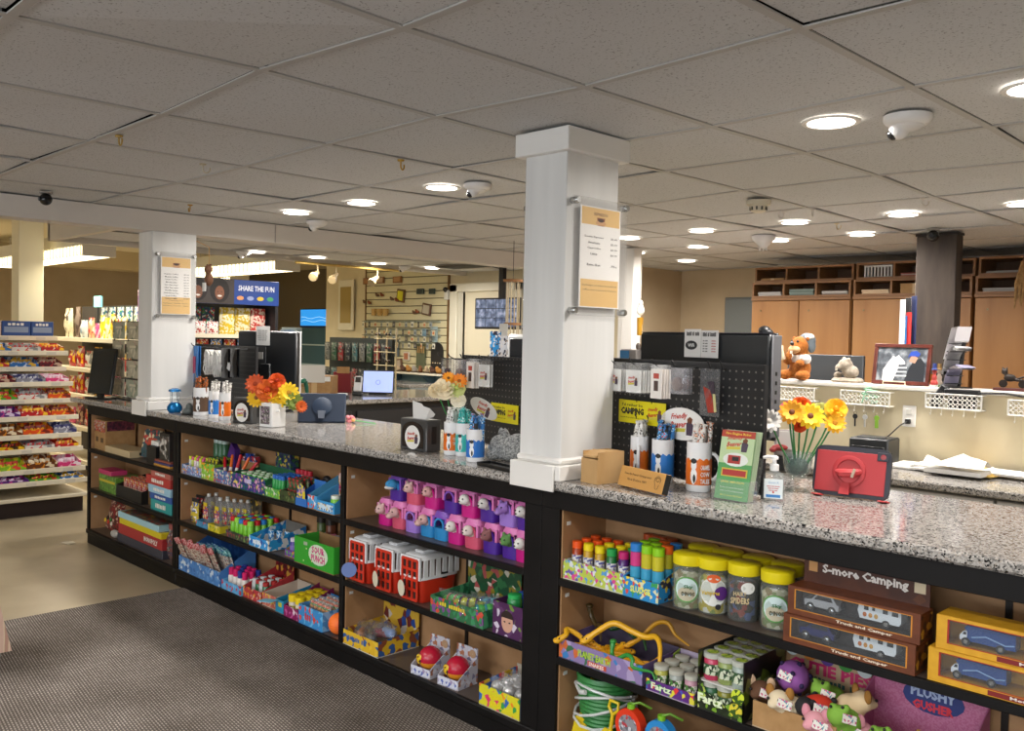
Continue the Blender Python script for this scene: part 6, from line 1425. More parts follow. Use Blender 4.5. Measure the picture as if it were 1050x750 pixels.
for k in range(2):
    yy = FY+.004+.008*k; dx = .006*k
    t = window_box(('brown boxed toy truck and camper set at the bottom of the pair', 'brown boxed toy truck and camper set stacked on top, with a large header')[k], x0+dx, x1+dx, yy, zz+k*(hB+.0005), hB, .075, BRN, GOLD, 'brown')
    text('Truck and Camper', t, (w*.1, -.0018, hB*.1), w*.42, hB*.13, M('e8dcc8', .4), bold=.03)
    B().box(-w*.44, w*.44, .006, .066, .0042, .0052).to('inner_floor', M('4a464c', .5), t)
    B().box(w/2+.0001, w/2+.0007, .004, .07, .006, hB-.006).to('side_print', SIDEP, t)
    suv(('navy blue toy off-road car in the lower brown box', 'silver toy off-road car in the upper brown box')[k], at(t, (-w*.25, .014, hB*.2+.001)), ('28306a', 'b4b6ba')[k])
    camper(('white toy camper in the lower brown box', 'white toy camper in the upper brown box')[k], at(t, (w*.2, .014, hB*.2+.001)))
    if k:
        hd = B().box(-w*.48, w*.48, .071, .0745, hB+.0004, hB+.074).to('header_card', noise_mat('choc_dark', [(.3, '3e1c0e'), (.7, '562a14')], 20, .4, 3), t)
        text('S-more Camping', t, (0, .0704, hB+.04), w*.66, .03, M('e6e0da', .4), bold=.04)
        B().prism([(-w*.44, hB+.03), (-w*.37, hB+.03), (-w*.37, hB+.062), (-w*.44, hB+.062)], .0698, .0706).to('marshmallow_print', M('c8945a', .5), t)
        B().prism([(w*.36, hB+.012), (w*.41, hB+.002), (w*.46, hB+.016), (w*.41, hB+.03)], .0698, .0706).to('biscuit_print', M('5a3014', .5), t); B().box(w*.37, w*.45, .0699, .0704, hB+.03, hB+.055).to('marshmallow_print', M('d8c8a8', .5), t)
def motorhome(lb, p):
    t = T('toy_motorhome', lb, 'toy camper', p); Bm = M('2a4a86', .25)
    B().prism([(-.05, .012), (.05, .012), (.05, .046), (-.03, .048), (-.052, .046), (-.056, .04), (-.05, .034)], 0, .036).to('body', Bm, t)
    B().prism([(-.066, .012), (-.05, .012), (-.05, .033), (-.058, .032), (-.066, .022)], .001, .035).to('cab', M('dfe2e6', .25), t)
    B().prism([(-.06, .025), (-.052, .025), (-.052, .031), (-.057, .031)], .0, .001).to('cab_window', INK, t)
    B().box(-.056, .05, .002, .034, .0482, .052, .002).to('roof', M('d8dade', .3), t); B().box(-.02, .01, .008, .028, .0522, .056, .002).to('roof_unit', M('e6e6e6', .3), t)
    B().tube([(-.04, -.0006, .022), (-.01, -.0006, .03), (.03, -.0006, .02), (.048, -.0006, .024)], .0015, 5).to('swoosh', M('8ab0dc', .4), t)
    wheels(t, (-.052, .02), .002, .0095, .0096)
def trailer(lb, p):
    t = T('toy_trailer', lb, 'toy camper', p)
    B().prism([(-.045, .014), (.05, .014), (.055, .03), (.05, .046), (-.04, .05), (-.054, .03)], 0, .036).to('body', M('33568f', .25), t)
    B().prism([(-.05, .046), (.05, .044), (.05, .048), (-.04, .052)], -.001, .037).to('roof', M('d8dade', .3), t)
    B().tube([(-.054, .018, .016), (-.075, .018, .013)], .002, 6).to('drawbar', STEEL, t); B().box(-.02, .012, -.0008, 0, .032, .042).to('window', INK, t); wheels(t, (.01,), .002, .0095, .0096)
YEL = noise_mat('yellow_print', [(.3, 'c8921c'), (.7, 'd8a428')], 30, .4, 3)
x0m = fx(951, Z1, FY+.01); x1m = x0m+.43; hM = .077
for k in range(2):
    dx = .014*k
    t = window_box(('yellow boxed toy motor home set at the bottom of the pair', 'yellow boxed toy motor home set stacked on the other')[k], x0m+dx, x1m+dx, FY+.01+.006*k, Z1+k*(hM+.0005), hM, .085, YEL, M('a02a1c', .4), 'yellow')
    W_ = .43; B().box(-W_*.2, W_*.5, -.0018, -.0011, .002, hM*.17).to('red_band', M('7a1c1c', .4), t); text('Motor Home & Camper', t, (W_*.13, -.0022, hM*.09), W_*.45, hM*.12, M('e8e0d8', .4), bold=.03)
    motorhome(('blue and white toy motor home in the lower yellow box', 'blue and white toy motor home in the upper yellow box')[k], at(t, (-W_*.24, .012, hM*.2))); trailer(('blue toy trailer in the lower yellow box', 'blue toy trailer in the upper yellow box')[k], at(t, (.06, .012, hM*.2)))
    B().box(-W_*.44, W_*.44, .005, .08, .0042, hM*.195).to('inner_floor', M('c08a24', .5), t)
    B().tube([(-W_*.4, .03, hM*.86), (W_*.4, .03, hM*.84)], .002, 5).to('clear_rib', M('e8e8ea', .2), t)
# ---- bay D shelf 2
t = tray('snake_tray', 'lilac jungle printed tray of stretchy toy snakes', fx(570, Z2), fx(661, Z2), Z2, .062, .075, PR('8a78a8', 'a898c0', '3a6a4a', 'c8683a', '3a7ab8', sc=26), M('6a5a88', .5), M('4a4258', .6), FY+.006, .19, hs=.07)
text('PLANET EARTH', t, (-.02, -.0007, .036), .13, .022, M('a8c83a', .4), bold=.04); text('SNAKES', t, (-.01, -.0007, .013), .06, .012, M('e8e0d8', .4), bold=.03)
B().box(-.045, .03, -.0005, -.0001, .006, .021).to('red_band', M('c04a34', .4), t)
def snake(lb, grp, pts, r, col):
    q = T('toy_snake', lb, 'toy snake', pts[0], 0, grp); o = Vector(pts[0]); P_ = [Vector(p)-o for p in pts]
    # smooth through the points
    S = []
    for i in range(len(P_)-1):
        a0 = P_[max(i-1, 0)]; a1 = P_[i]; a2 = P_[i+1]; a3 = P_[min(i+2, len(P_)-1)]
        for u in (0, .2, .4, .6, .8):
            S.append(.5*((2*a1)+(a2-a0)*u+(2*a0-5*a1+4*a2-a3)*u*u+(3*a1-a0-3*a2+a3)*u**3))
    S.append(P_[-1]); n = len(S)
    B().tube(S, [r*(1.25 if i < 3 else 1)*(1-.75*max(0, (i/n-.6)/.4)) for i in range(n)], 8).to('body', M(col, .4), q)
    d_ = (S[1]-S[0]).normalized()
    B().ball(S[0]-d_*.004, (r*1.7, r*1.7, r*1.1), 10, 8).to('head', M(col, .4), q)
    for s in (-1, 1): B().ball(S[0]+Vector((s*r*.9, -r*.6, r*.8)), r*.3, 6, 5).to('eye', INK, q)
w = t['w']
def A_(x, y, z): return at(t, (x, y, z))
snake('thick yellow toy snake arching over the lilac tray', None, [A_(-.08, .03, .07), A_(-.05, .05, .1), A_(0, .07, .135), A_(.05, .09, .12), A_(.1, .1, .11), A_(.14, .1, .12), A_(.17, .08, .1), A_(.19, .05, .06), A_(.19, .04, .03)], .0095, 'e6ae22')
snake('yellow toy snake stretching its head past the end of the lilac tray', None, [A_(-w*.48, -.012, .06), A_(-w*.44, .01, .075), A_(-.16, .03, .085), A_(-.13, .05, .07), A_(-.1, .06, .05), A_(-.05, .07, .05)], .0085, 'e6ae22')
snake('green toy snake draped towards the putty tubs', None, [A_(.03, .03, .09), A_(.035, .02, .06), A_(.06, .01, .052), A_(.1, .01, .075), A_(.125, .005, .07), A_(.13, .0, .05), A_(.165, -.0, .05), A_(.2, -.0, .052), A_(.215, -.002, .03)], .0065, '2f8a3a')
snake('yellow toy snake looping up at the back of the lilac tray', None, [A_(.02, .12, .06), A_(.06, .13, .09), A_(.1, .15, .14), A_(.14, .16, .15), A_(.17, .16, .12), A_(.22, .16, .1)], .007, 'd89c1e')
for k in range(9):
    snake('yellow toy snake lying in the heap inside the lilac tray', 'snake heap in the lilac tray', [A_(-.14+.02*k, .02+.014*k, .035+.006*(k % 4)), A_(-.08+.012*k, .05+.01*(k % 5), .03+.005*(k % 3)), A_(0+.01*k, .04+.012*(k % 4), .024+.006*(k % 4)), A_(.08+.006*k, .06+.01*(k % 5), .03), A_(.13, .03+.014*k, .02+.004*k)], .0085, 'e4a61e')
snake('black and yellow toy snake rearing at the end of the lilac tray', None, [A_(-.15, .13, .14), A_(-.14, .13, .11), A_(-.11, .12, .09), A_(-.08, .1, .1), A_(-.06, .08, .06)], .008, '4a3a1c')
snake('dark green toy snake coiled at the back of the lilac tray', None, [A_(-.06, .14, .09), A_(-.02, .15, .1), A_(.02, .15, .08), A_(.06, .14, .09), A_(.09, .12, .06)], .008, '1f4a24')
t = tray('putty_tray', 'purple and yellow tray of small clear putty tubs', fx(667, Z2), fx(716, Z2), Z2, .035, .085, PR('5a2a7a', 'd8d040', '2f8a4a', 'd83a3a', '3a5ab8', sc=42), PR('5a2a7a', '8aa83a', sc=36), M('a89ab0', .5), FY-.002, .17, hs=.085)
text('Fartz', t, (-.03, -.0007, .02), .07, .02, M('dcecc8', .4), bold=.04)
grid(t, 3, 3, lambda p, i, j, k: jar('putty_tub', 'small clear lidded putty tub in the purple and yellow tray', 'tub', p, .021, .072, M(('a8a84a', '9aa09a', 'b88a9a')[k % 3], .25), M('b8b8ac', .25), .0225, .012, label_m=PR('4a7a3a', '3a2a2a', 'd8d8c8', sc=80), group='tubs in the purple and yellow tray'), .02, .04, .97)
t = T('slime_case', 'large black and green display case of slime tubs on two tiers', 'display box', ((fx(719, Z2)+fx(766, Z2))/2, FY-.002, Z2)); w = fx(766, Z2)-fx(719, Z2); d = .22; h = .165
KG = PR('14180f', '1c2414', '5a7a1c', sc=30); KS = PR('12140e', '161a10', '4a5a14', '6a6a3a', sc=16)
B().box(-w/2, w/2, 0, d, 0, .004).to('base', BLK, t); B().box(-w/2, -w/2+.003, 0, d, .0041, h).to('side_panel', KS, t); B().box(w/2-.003, w/2, 0, d, .0041, h).to('side_panel', KS, t)
B().prism([(-w/2, .0041), (w/2, .0041), (w/2, .05), (w*.3, .06), (w*.1, .03), (-w*.3, .05), (-w/2, .1)], 0, .003).to('front_panel', PR('22301a', '6f9a2a', '1a2412', 'b8c860', sc=50, share=.6), t)
B().box(-w/2+.0032, w/2-.0032, .004, d-.004, .08, .084).to('tier_shelf', M('c8c8c4', .5), t); B().box(-w/2+.0032, w/2-.0032, d-.003, d, .0041, h).to('back_panel', BLK, t)
text('Fartz', t, (-.03, -.0012, .035), .08, .026, M('e0ecc8', .4), bold=.05); text('Fartz', t, (w/2+.0012, d*.5, h*.55), .09, .035, M('8a9a6a', .4), Y_, bold=.05)
for (x, z, c_) in ((.055, .07, 'c8d83a'), (.05, .03, 'd8c83a')): B().lathe([(.02, -.001), (.001, -.0016)], 18, ax='y', cap=False).to('round_badge', PR(c_, '3a5a1c', sc=60), t, (x, 0, z))
for j in range(4):
    for i in range(3):
        for tier in (0, 1):
            if tier == 0 and j > 0: continue
            col = ('b83a5a', '8a9a5a', '9aa8a0')[i] if tier else ('2a5a3a', '7a7a2a', '2a4a2a')[i]
            q = jar('slime_tub', ('slime tub with green lid sticker on the top tier of the slime case', 'slime tub on the lower tier of the slime case')[1-tier], 'tub', at(t, (-w*.31+w*.31*i, .032+.052*j, .0845 if tier else .0045)), .0245, .075, M(col, .25), clear('d8dcd0', .75, .2), .026, .014, label_m=PR('3a5a3a', '1c2a1c', 'c8d0b8', sc=70), group=('top tier slime tubs', 'lower tier slime tubs')[1-tier])
            if tier: B().lathe([(.017, .0752), (.001, .0755)], 16, cap=False).to('lid_sticker', PR('8aa83a', '3a5a1c', 'b8c84a', sc=90), q)
# plush tray
t = tray('plush_carton', 'kraft carton of small plush animals with a pink lettered back card', fx(773, Z2), fx(858, Z2), Z2, .07, .215, CARD, M('b9a184', .7), M('b9a184', .7), FY+.012, .2, hs=.12, back=M('b49a7a', .7))
text('CUTIE PIES', t, (0, .1966, .128), .24, .035, M('c02a62', .45), bold=.05); greek('PLUSH BEAN PALS', t, (.02, .1966, .098), .17, .014, M('2a5a5a', .45), bold=.03)
for k, c_ in enumerate(('c8d0d0', 'c87a2a', '5a3a8a', '3a8a3a', 'c8d0d0')): B().lathe([(.021, -.001), (.001, -.0014)], 18, ax='y', cap=False).to('round_print', M(c_, .5), t, (-.11+.052*k, .1965, .168-.002*k))
def plush(lb, p, kind, rz=0, s=1.0):
    q = T('plush_animal', lb, 'plush', p, rz)
    if kind == 'spot':
        blob('body', M('9a5aa8', .8), q, [(0, 0, .045, .045, .045, .045)], .006)
        for k in range(14):
            a = k*2.4; zz = -.9+1.8*k/13; rr_ = math.sqrt(max(0, 1-zz*zz)); B().ball((.0445*rr_*math.cos(a), .0445*rr_*math.sin(a), .045+.0445*zz), .007, 8, 6).to('spot', M('2a1c4a', .8), q)
    elif kind == 'lady':
        blob('body', M('c8341c', .7), q, [(0, 0, .04, .048, .04, .038)], .006); blob('head', M('1c1a1c', .8), q, [(-.035, -.02, .05, .026, .025, .026)], .005)
        for k in range(9): a = k*2.4; B().ball((.044*math.cos(a)*.8, .036*math.sin(a)*.8, .055+.012*math.cos(k)), .009, 8, 6).to('spot', M('1c1a1c', .8), q)
    else:
        col, ear, snout = {'frog': ('7aa83a', '7aa83a', None), 'puppy': ('dcc29a', '9a6a2a', 'dcc29a'), 'hedge': ('5a3a24', 'c8a88a', 'd8c0a8'), 'pig': ('dc9aa4', 'd08a98', 'e0a8b0'), 'cow': ('e0cfae', '9a6a2a', 'e8dcc8')}[kind]
        bs = [(0, 0, .035, .042, .036, .035), (-.02, -.022, .058, .03, .028, .027)]
        if snout: bs.append((-.03, -.045, .052, .015, .014, .012))
        if kind == 'frog': bs += [(-.035, -.03, .082, .011, .011, .011), (-.004, -.034, .082, .011, .011, .011)]
        blob('body', M(col, .8), q, bs, .006)
        if kind != 'frog':
            for s_ in (-1, 1): B().ball((-.02+s_*.026, -.018, .078), (.012, .008, .018), 10, 8).to('ear', M(ear, .8), q, )
        for s_ in (-1, 1): B().ball((-.02+s_*.014-.008, -.046 if kind != 'frog' else -.038, .066 if kind != 'frog' else .085), .0042, 8, 6).to('eye', INK, q)
    B().box(-.018, .018, -.0008, .0008, 0, .022).to('paper_tag', PR('d8d4cc', 'c04a7a', '3a8a9a', sc=120), q, (.0, -.052, .05), (-.4, .25, .2))
plush('purple plush ball with dark spots in the kraft carton', at(t, (-.06, .11, .075)), 'spot'); plush('red ladybird plush in the kraft carton', at(t, (.045, .05, .04)), 'lady', .5); plush('lime frog plush behind the ladybird in the kraft carton', at(t, (.04, .13, .05)), 'frog', .2)
plush('cream puppy plush with brown ears in the kraft carton', at(t, (.105, .1, .055)), 'puppy', 2.6); plush('brown hedgehog plush in the kraft carton', at(t, (-.1, .06, .03)), 'hedge', .3); plush('cream and brown cow plush at the carton front', at(t, (-.03, .035, .03)), 'cow', .2)
plush('small green frog plush at the pink tray end of the carton', at(t, (.12, .04, .04)), 'frog', .6); plush('pink pig plush low in the kraft carton', at(t, (.08, .02, .012)), 'pig', .1)
t = tray('plush_gusher_tray', 'pink checked display tray with a high back and rounded logo', fx(862, Z2), fx(985, Z2), Z2, .06, .2, PR('3a7ab8', 'd8709a', '6a5ab0', sc=30), M('b0648a', .5), PR('b8688e', 'c27a9c', sc=150), FY+.004, .2, hs=.16)
B().prism([(.01+.075*math.cos(a*.4), .14+.04*math.sin(a*.4)) for a in range(16)], .1958, .1966).to('logo_patch', M('2a3a7a', .5), t); text('PLUSHY', t, (.01, .1952, .15), .11, .026, M('a8b8d8', .4), bold=.05); text('GUSHER', t, (.01, .1952, .118), .1, .024, M('d83a4a', .4), bold=.05)
for k in range(3): B().ball((-.03+.038*k, .196, .185), (.015, .003, .013), 10, 8).to('mascot_print', M(('8a94b8', '8a5a2a', '8a94b8')[k], .6), t)
for k in range(5): plush(('pink pig', 'green frog', 'cream puppy', 'cream cow', 'brown hedgehog')[k]+' plush lying low in the pink checked tray', at(t, (-.12+.06*k, .08, .004)), ('pig', 'frog', 'puppy', 'cow', 'hedge')[k], k*.7)
# ---- bay D deck
t = T('pool_bucket', 'green ribbed bucket wound with white plastic tube', 'bucket', (-1.805, FY+.115, Z0)); GB = M('2f7a3c', .4)
prof = [(.062, 0), (.066, .01)]
for k in range(14): prof += [(.07+.0016*k, .02+.014*k), (.0745+.0016*k, .027+.014*k)]
B().lathe(prof+[(.092, .222), (.088, .222), (.07, .03)], 26).to('ribbed_wall', GB, t)
for k in range(4): B().tube([((.098+.003*math.sin(a+k))*math.cos(a*.5), (.098+.003*math.sin(a+k))*math.sin(a*.5), .1+.02*k+.035*math.sin(a*.5+k*1.1)) for a in range(14)], .0045, 6).to('white_tube', clear('e8ecec', .7, .2), t)
B().tube([(-.09, -.04, .17), (-.02, -.1, .175), (.0, -.1, .18)], .008, 8).to('white_tube_end', clear('eef0f0', .75, .2), t)
def shovel(lb, x, y, tilt, h=.2):
    q = T('toy_shovel', lb, 'toy', (x, y, Z0), 0, None, -.12, tilt); YM = M('d8bc14', .4)
    B().prism([(-.032, .0), (.032, .0), (.034, .07), (.02, .09), (-.02, .09), (-.034, .07)], -.006, -.001).to('blade', YM, q); B().tube([(0, 0, .085), (0, 0, h-.03)], .006, 8).to('shaft', YM, q)
    B().tube([(0, 0, h-.035), (-.018, 0, h-.015), (-.016, 0, h+.006), (.016, 0, h+.006), (.018, 0, h-.015), (0, 0, h-.035)], .005, 8).to('grip', YM, q)
shovel('yellow toy shovel leaning before the green bucket near the side panel', fx(583, Z0, FY+.03)+.035, FY+.04, .2, .2); shovel('yellow toy shovel standing in front of the green bucket', fx(622, Z0, FY+.016), FY+.016, .05, .17)
shovel('second yellow toy shovel half hidden beside the green bucket', fx(597, Z0, FY+.07)-.02, FY+.1, .25, .17)
def bugcatch(lb, px, col):
    y = FY+.05; q = T('bug_lantern', lb, 'toy', (fx(px, Z0, y), y, Z0))
    B().lathe([(.05, 0), (.052, .01), (.05, .1), (.035, .12)], 20).to('body', M(col, .4), q)
    B().prism([(.048*math.cos(a*PI/12), .135+.052*math.sin(a*PI/12)) for a in range(24)], -.05, -.02).to('disc_frame', M(col, .35), q); B().lathe([(.034, -.0505), (.001, -.053)], 20, ax='y', cap=False).to('window', PR('8a8a90', 'b03a44', '6a6a74', 'c8c8d0', sc=60), q, (0, 0, .135))
    B().lathe([(.012, .186), (.012, .2)], 12).to('green_knob', M('7ab82a', .4), q, (0, -.035, 0)); B().tube([(.0, -.035, .198), (.02, -.02, .205), (.05, 0, .19)], .004, 6).to('green_handle', M('6a9a2a', .4), q)
bugcatch('red framed toy bug lantern beside the green bucket', 653, 'd83a1c'); bugcatch('blue framed toy bug lantern next to the red one', 684, '2a86c8')
t = T('toy_car_ride', 'glossy dark red toy dome on the lowest shelf below the slime case', 'toy', (fx(735, Z0, FY+.09), FY+.115, Z0)); blob('shell', M('8a1420', .2), t, [(0, 0, .08, .1, .075, .078), (.02, 0, .04, .12, .08, .034)], .008); B().ball((-.03, -.07, .09), (.03, .02, .02), 10, 8).to('window', M('2a2a30', .1), t)
# ================================================================ BEHIND THE COUNTER, right
CF = 6.45
def cabinet(label, x0, x1, doors):
    t = T('oak_cabinet', label, 'cabinet', ((x0+x1)/2, CF, 0)); w = x1-x0; h = 1.72
    B().box(-w/2, w/2, .02, .5, 0, h, .002).to('body', OAK, t)
    n = len(doors)-1
    for a, b_ in zip(doors, doors[1:]):
        d = B().box(-w/2+a*w+.003, -w/2+b_*w-.003, 0, .0195, .04, h-.004, .002).to('door', OAK, t)
        B().lathe([(.009, 0), (.011, -.012)], 12, ax='y').to('knob', DSTEEL, d, (-w/2+(b_-.08 if a == 0 else a+.08)*w, -.0002, h*.5)); B().lathe([(.008, 0), (.007, -.004)], 12, ax='y').to('lock', M('8a7a5a', .3, .8), d, (-w/2+(a+.1)*w, -.0002, h-.08))
    B().box(-w/2-.004, w/2+.004, -.004, .5, h+.0003, h+.022, .002).to('top_board', OAK2, t)
    return t
cab = [(-3.79, -2.975), (-2.955, -2.135), (-2.115, -1.3), (-1.28, -.46)]
nm = ('first oak cabinet beside the grey electrical panel', 'second oak cabinet behind the framed photo', 'third oak cabinet just right of the dark pillar', 'fourth oak cabinet behind the metal cat sculpture')
for (a, b_), n_ in zip(cab, nm): cabinet(n_, a, b_, (0, .5, 1))
def cubby(label, x0, x1, z, h, n, dy=0):
    t = T('cubby_shelf', label, 'shelf', ((x0+x1)/2, CF+dy, z)); w = x1-x0; e = .016; d = .3
    for zz in (0, h-e): B().box(-w/2, w/2, 0, d, zz, zz+e, .001).to('board', OAK2, t)
    for i in range(n+1):
        x = -w/2+(w-e)*i/n; B().box(x, x+e, 0, d, e, h-e, .001).to('divider', OAK2, t)
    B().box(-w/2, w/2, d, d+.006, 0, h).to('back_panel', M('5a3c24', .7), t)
    return t
CB = []
for i, (a, b_) in enumerate(cab):
    CB.append(cubby(('lower', 'lower', 'lower', 'lower')[i]+' oak cubby shelf on the '+('first', 'second', 'third', 'fourth')[i]+' cabinet', a, b_, 1.7425, .122, 3))
    CB.append(cubby('upper oak cubby shelf on the '+('first', 'second', 'third', 'fourth')[i]+' cabinet', a+.01, b_+.01, 1.8655+.0005, .118+.004*i, 3, .02))
def stack(lb, p, w, d, n, cols, name='paper_stack', rz=0):
    t = T(name, lb, 'papers', p, rz)
    for k in range(n): B().box(-w/2+.004*math.sin(k*2), w/2+.004*math.cos(k*1.3), 0, d, k*.008, k*.008+.0075).to('sheaf', M(cols[k % len(cols)], .7), t)
for i, (c_, x, lb, n, cols) in enumerate(((0, -.27, 'small pile of white papers in a lower cubby beside the electrical panel', 4, ('c8c4be', 'b0aca8')), (0, 0, 'stack of grey green folders in a lower cubby', 6, ('6a7a74', '7a8a82', '8a9a92')), (0, .27, 'low pile of mixed papers in the last lower cubby of the first cabinet', 4, ('8a8078', 'a8a098', 'd8d4d0')),
                                          (2, -.26, 'pale rolled papers in the lower cubby of the second cabinet', 4, ('d8b890', 'e0c8a8')), (3, 0, 'red edged papers in the upper cubby beside the white basket', 3, ('8a3a30', 'b8b0a8')), (4, -.27, 'white papers in the lower cubby right of the pillar', 3, ('b8b4b0', '9a9692')), (5, -.27, 'pale papers in the upper cubby right of the pillar', 2, ('a8a49e',)), (6, .27, 'papers in the lower cubby of the last cabinet', 3, ('b0a8a0',)))):
    stack(lb, at(CB[c_], (x, .03, .0165)), .2, .2, n, cols)
t = T('wall_basket', 'white plastic letter basket in an upper cubby', 'basket', at(CB[3], (-.26, .02, .0165)))
for i in range(9): B().box(-.1+i*.024, -.088+i*.024, 0, .005, 0, .072).to('bar', M('cfccc8', .5), t)
B().box(-.1, .104, .0, .006, .072, .084).to('rim', M('d8d5d0', .5), t); B().box(-.1, .104, .006, .18, 0, .004).to('base', M('d8d5d0', .5), t); B().box(-.1, -.096, .006, .18, .004, .08).box(.1, .104, .006, .18, .004, .08).to('side', M('d8d5d0', .5), t)
for c_, x, lb in ((2, .02, 'kraft box in the lower cubby beside the dark pillar'), (6, -.26, 'taped kraft parcel in the lower cubby right of the dark pillar'), (1, -.27, 'plank of light wood lying in the upper cubby beside the panel')):
    p = at(CB[c_], (x, .03, .0165)); q = T('kraft_parcel', lb, 'parcel', p); B().box(-.1, .1, 0, .2, 0, .07 if c_ != 1 else .018, .001).to('box', CARD, q); B().box(-.015, .015, -.0008, 0, 0, .07 if c_ != 1 else .018).to('tape', M('c8b08a', .4), q)
t = T('straw_bundle', 'tan raffia bundle hanging over the cubby shelves at the frame edge', 'decoration', (-1.74, CF-.1, 1.62)); RF = noise_mat('raffia', [(.3, '8a6a40'), (.7, 'b08a5a')], 40, .9, 3)
for k in range(16): B().tube([(-.06+.012*k, .02*math.sin(k), .3+.02*math.cos(k)), (-.09+.016*k, -.02, .18), (-.1+.014*k+.02*math.sin(k*2), -.01, .02+.07*((k*7) % 5)/5)], [.014, .012, .004], 6).to('strand', RF, t)
blob('bundle_head', RF, t, [(0.03, 0, .3, .1, .05, .05)], .012)
# electrical panel
t = T('electrical_panel', 'dark grey electrical panel door on the tan back wall', 'panel', (-4.42, 7.345, 1.2))
B().box(-.16, .16, -.03, .012, -.3, .6, .004).to('enclosure', M('6a6f6e', .5), t); B().box(-.15, .15, -.036, -.0302, -.28, .58, .003).to('door', M('737877', .5), t); B().box(.11, .14, -.044, -.0362, .1, .16, .003).to('latch', M('4a4438', .5), t)
# ---- desk
t = T('back_desk', 'staff desk with granite top and light grey drawers below the half wall', 'desk', (0, 0, 0))
B().box(-2.55, 1.2, 4.27, 4.86, .725, .76, .006).to('granite_top', GRAN, t); B().box(-2.5, 1.15, 4.32, 4.86, 0, .724).to('carcass', M('8f8c88', .5), t)
for i in range(6): 
    dr = B().box(-2.49+i*.6, -1.9+i*.6, 4.3, 4.3195, .44, .715, .004).to('drawer', M('a9a7a3', .45), t); B().tube([(-2.28+i*.6, 4.285, .6), (-2.1+i*.6, 4.285, .6)], .006, 6).to('handle', STEEL, dr)
DZ0 = .7605
t = T('receipt_printer', 'black receipt printer on the back desk with its cable to the outlet', 'printer', (oy(890, 460, 4.6).x, 4.6, DZ0), .1)
B().box(-.1, .1, 0, .2, 0, .14, .008).to('body', M('26282a', .4), t); B().box(-.08, .08, -.004, -.0005, .03, .1, .003).to('front_cover', M('1b1c1e', .3), t); B().box(-.07, .07, .03, .08, .1402, .146, .002).to('lid', M('313335', .4), t)
rr = random.Random(12)
sheets = [((900, 472), .24, 'loose white papers piled beside the printer'), ((915, 480), .22, 'white papers on the desk close to the red tablet'), ((945, 480), .3, 'long stack of white papers along the back desk'), ((955, 485), .24, 'white form lying on the front of the back desk'), ((985, 488), .28, 'manila folder under the crumpled papers'), ((1000, 484), .26, 'white papers on the manila folder'), ((1030, 490), .28, 'white papers at the far right of the desk'), ((975, 478), .2, 'bent white sheet standing up from the desk papers')]
for k, ((px, py), w, lb) in enumerate(sheets):
    p = oz(px, py, DZ0+.002); p.y = min(max(p.y, 4.36), 4.66); q = T('desk_papers', lb, 'papers', (p.x, p.y, DZ0+.0012*k), .3*rr.random()-.15)
    for j in range(3): B().box(-w/2+.01*j, w/2-.008*j, 0, .2, j*.0035+.0012*k, j*.0035+.003+.0012*k).to('sheet', M('d8b86a' if 'manila' in lb else ('e9e7e3', 'dedcd8')[j % 2], .7), q)
t = T('crumpled_sheet', 'large crumpled white sheet folded up on the desk papers', 'papers', (oz(1000, 478, .79).x, 4.5, .795))
b = B(); n = 10
b.add([(-.14+.28*i/n, .16*j/n, .02+.035*math.sin(i*.7+j*.3)*math.sin(j*.31)+(.05*max(0, 1-abs(i-5)/4)*j/n)) for j in range(n+1) for i in range(n+1)], [(j*(n+1)+i, j*(n+1)+i+1, (j+1)*(n+1)+i+1, (j+1)*(n+1)+i) for j in range(n) for i in range(n)]); b.to('sheet', M('eceae6', .7), t); B().box(-.13, .13, .01, .15, -.02, .0).to('sheaf', M('e2e0dc', .7), t)
# ---- white scroll baskets on the half wall
def wirebasket(label, pxa, pxb, py, hooks):
    a = oy(pxa, py, 4.9); b_ = oy(pxb, py, 4.9); w = b_.x-a.x; h = .075
    t = T('scroll_basket', label, 'basket', ((a.x+b_.x)/2, 4.9, a.z-h)); Wm = M('dcd9d2', .4)
    for z in (0, h): B().tube([(-w/2, -.001, z), (-w/2, -.06, z), (w/2, -.06, z), (w/2, -.001, z)], .004, 6).to('rail', Wm, t)
    for x in (-w/2, w/2): B().tube([(x, -.06, 0), (x, -.06, h)], .004, 6).to('corner_rod', Wm, t)
    s = B(); rr = random.Random(int(pxa))
    k = int(w/.022)
    for i in range(k):
        for j in range(3):
            r = .009+.003*rr.random(); cx = -w/2+.012+i*(w-.024)/max(k-1, 1); cz_ = .014+j*.023
            s.tube([(cx+r*math.cos(q*.785), -.06, cz_+r*math.sin(q*.785)) for q in range(9)], .0022, 4, False)
    s.to('scrollwork', Wm, t); B().box(-w/2, w/2, -.06, -.001, 0, .003).to('floor_plate', Wm, t)
    for i in range(hooks): x = -w/2+w*(i+.5)/hooks; B().tube([(x, -.058, 0), (x, -.058, -.03), (x, -.068, -.036), (x, -.072, -.026)], .002, 5).to('hook', Wm, t)
    return t
WB1 = wirebasket('white scrollwork basket half hidden behind the vase flowers', 799, 840, 396, 4); WB2 = wirebasket('white scrollwork basket with keys hanging below it', 867, 917, 400, 5); WB3 = wirebasket('white scrollwork basket holding the black phone handset', 954, 1011, 403, 5); WB4 = wirebasket('white scrollwork basket cut by the right picture border', 1038, 1100, 410, 4)
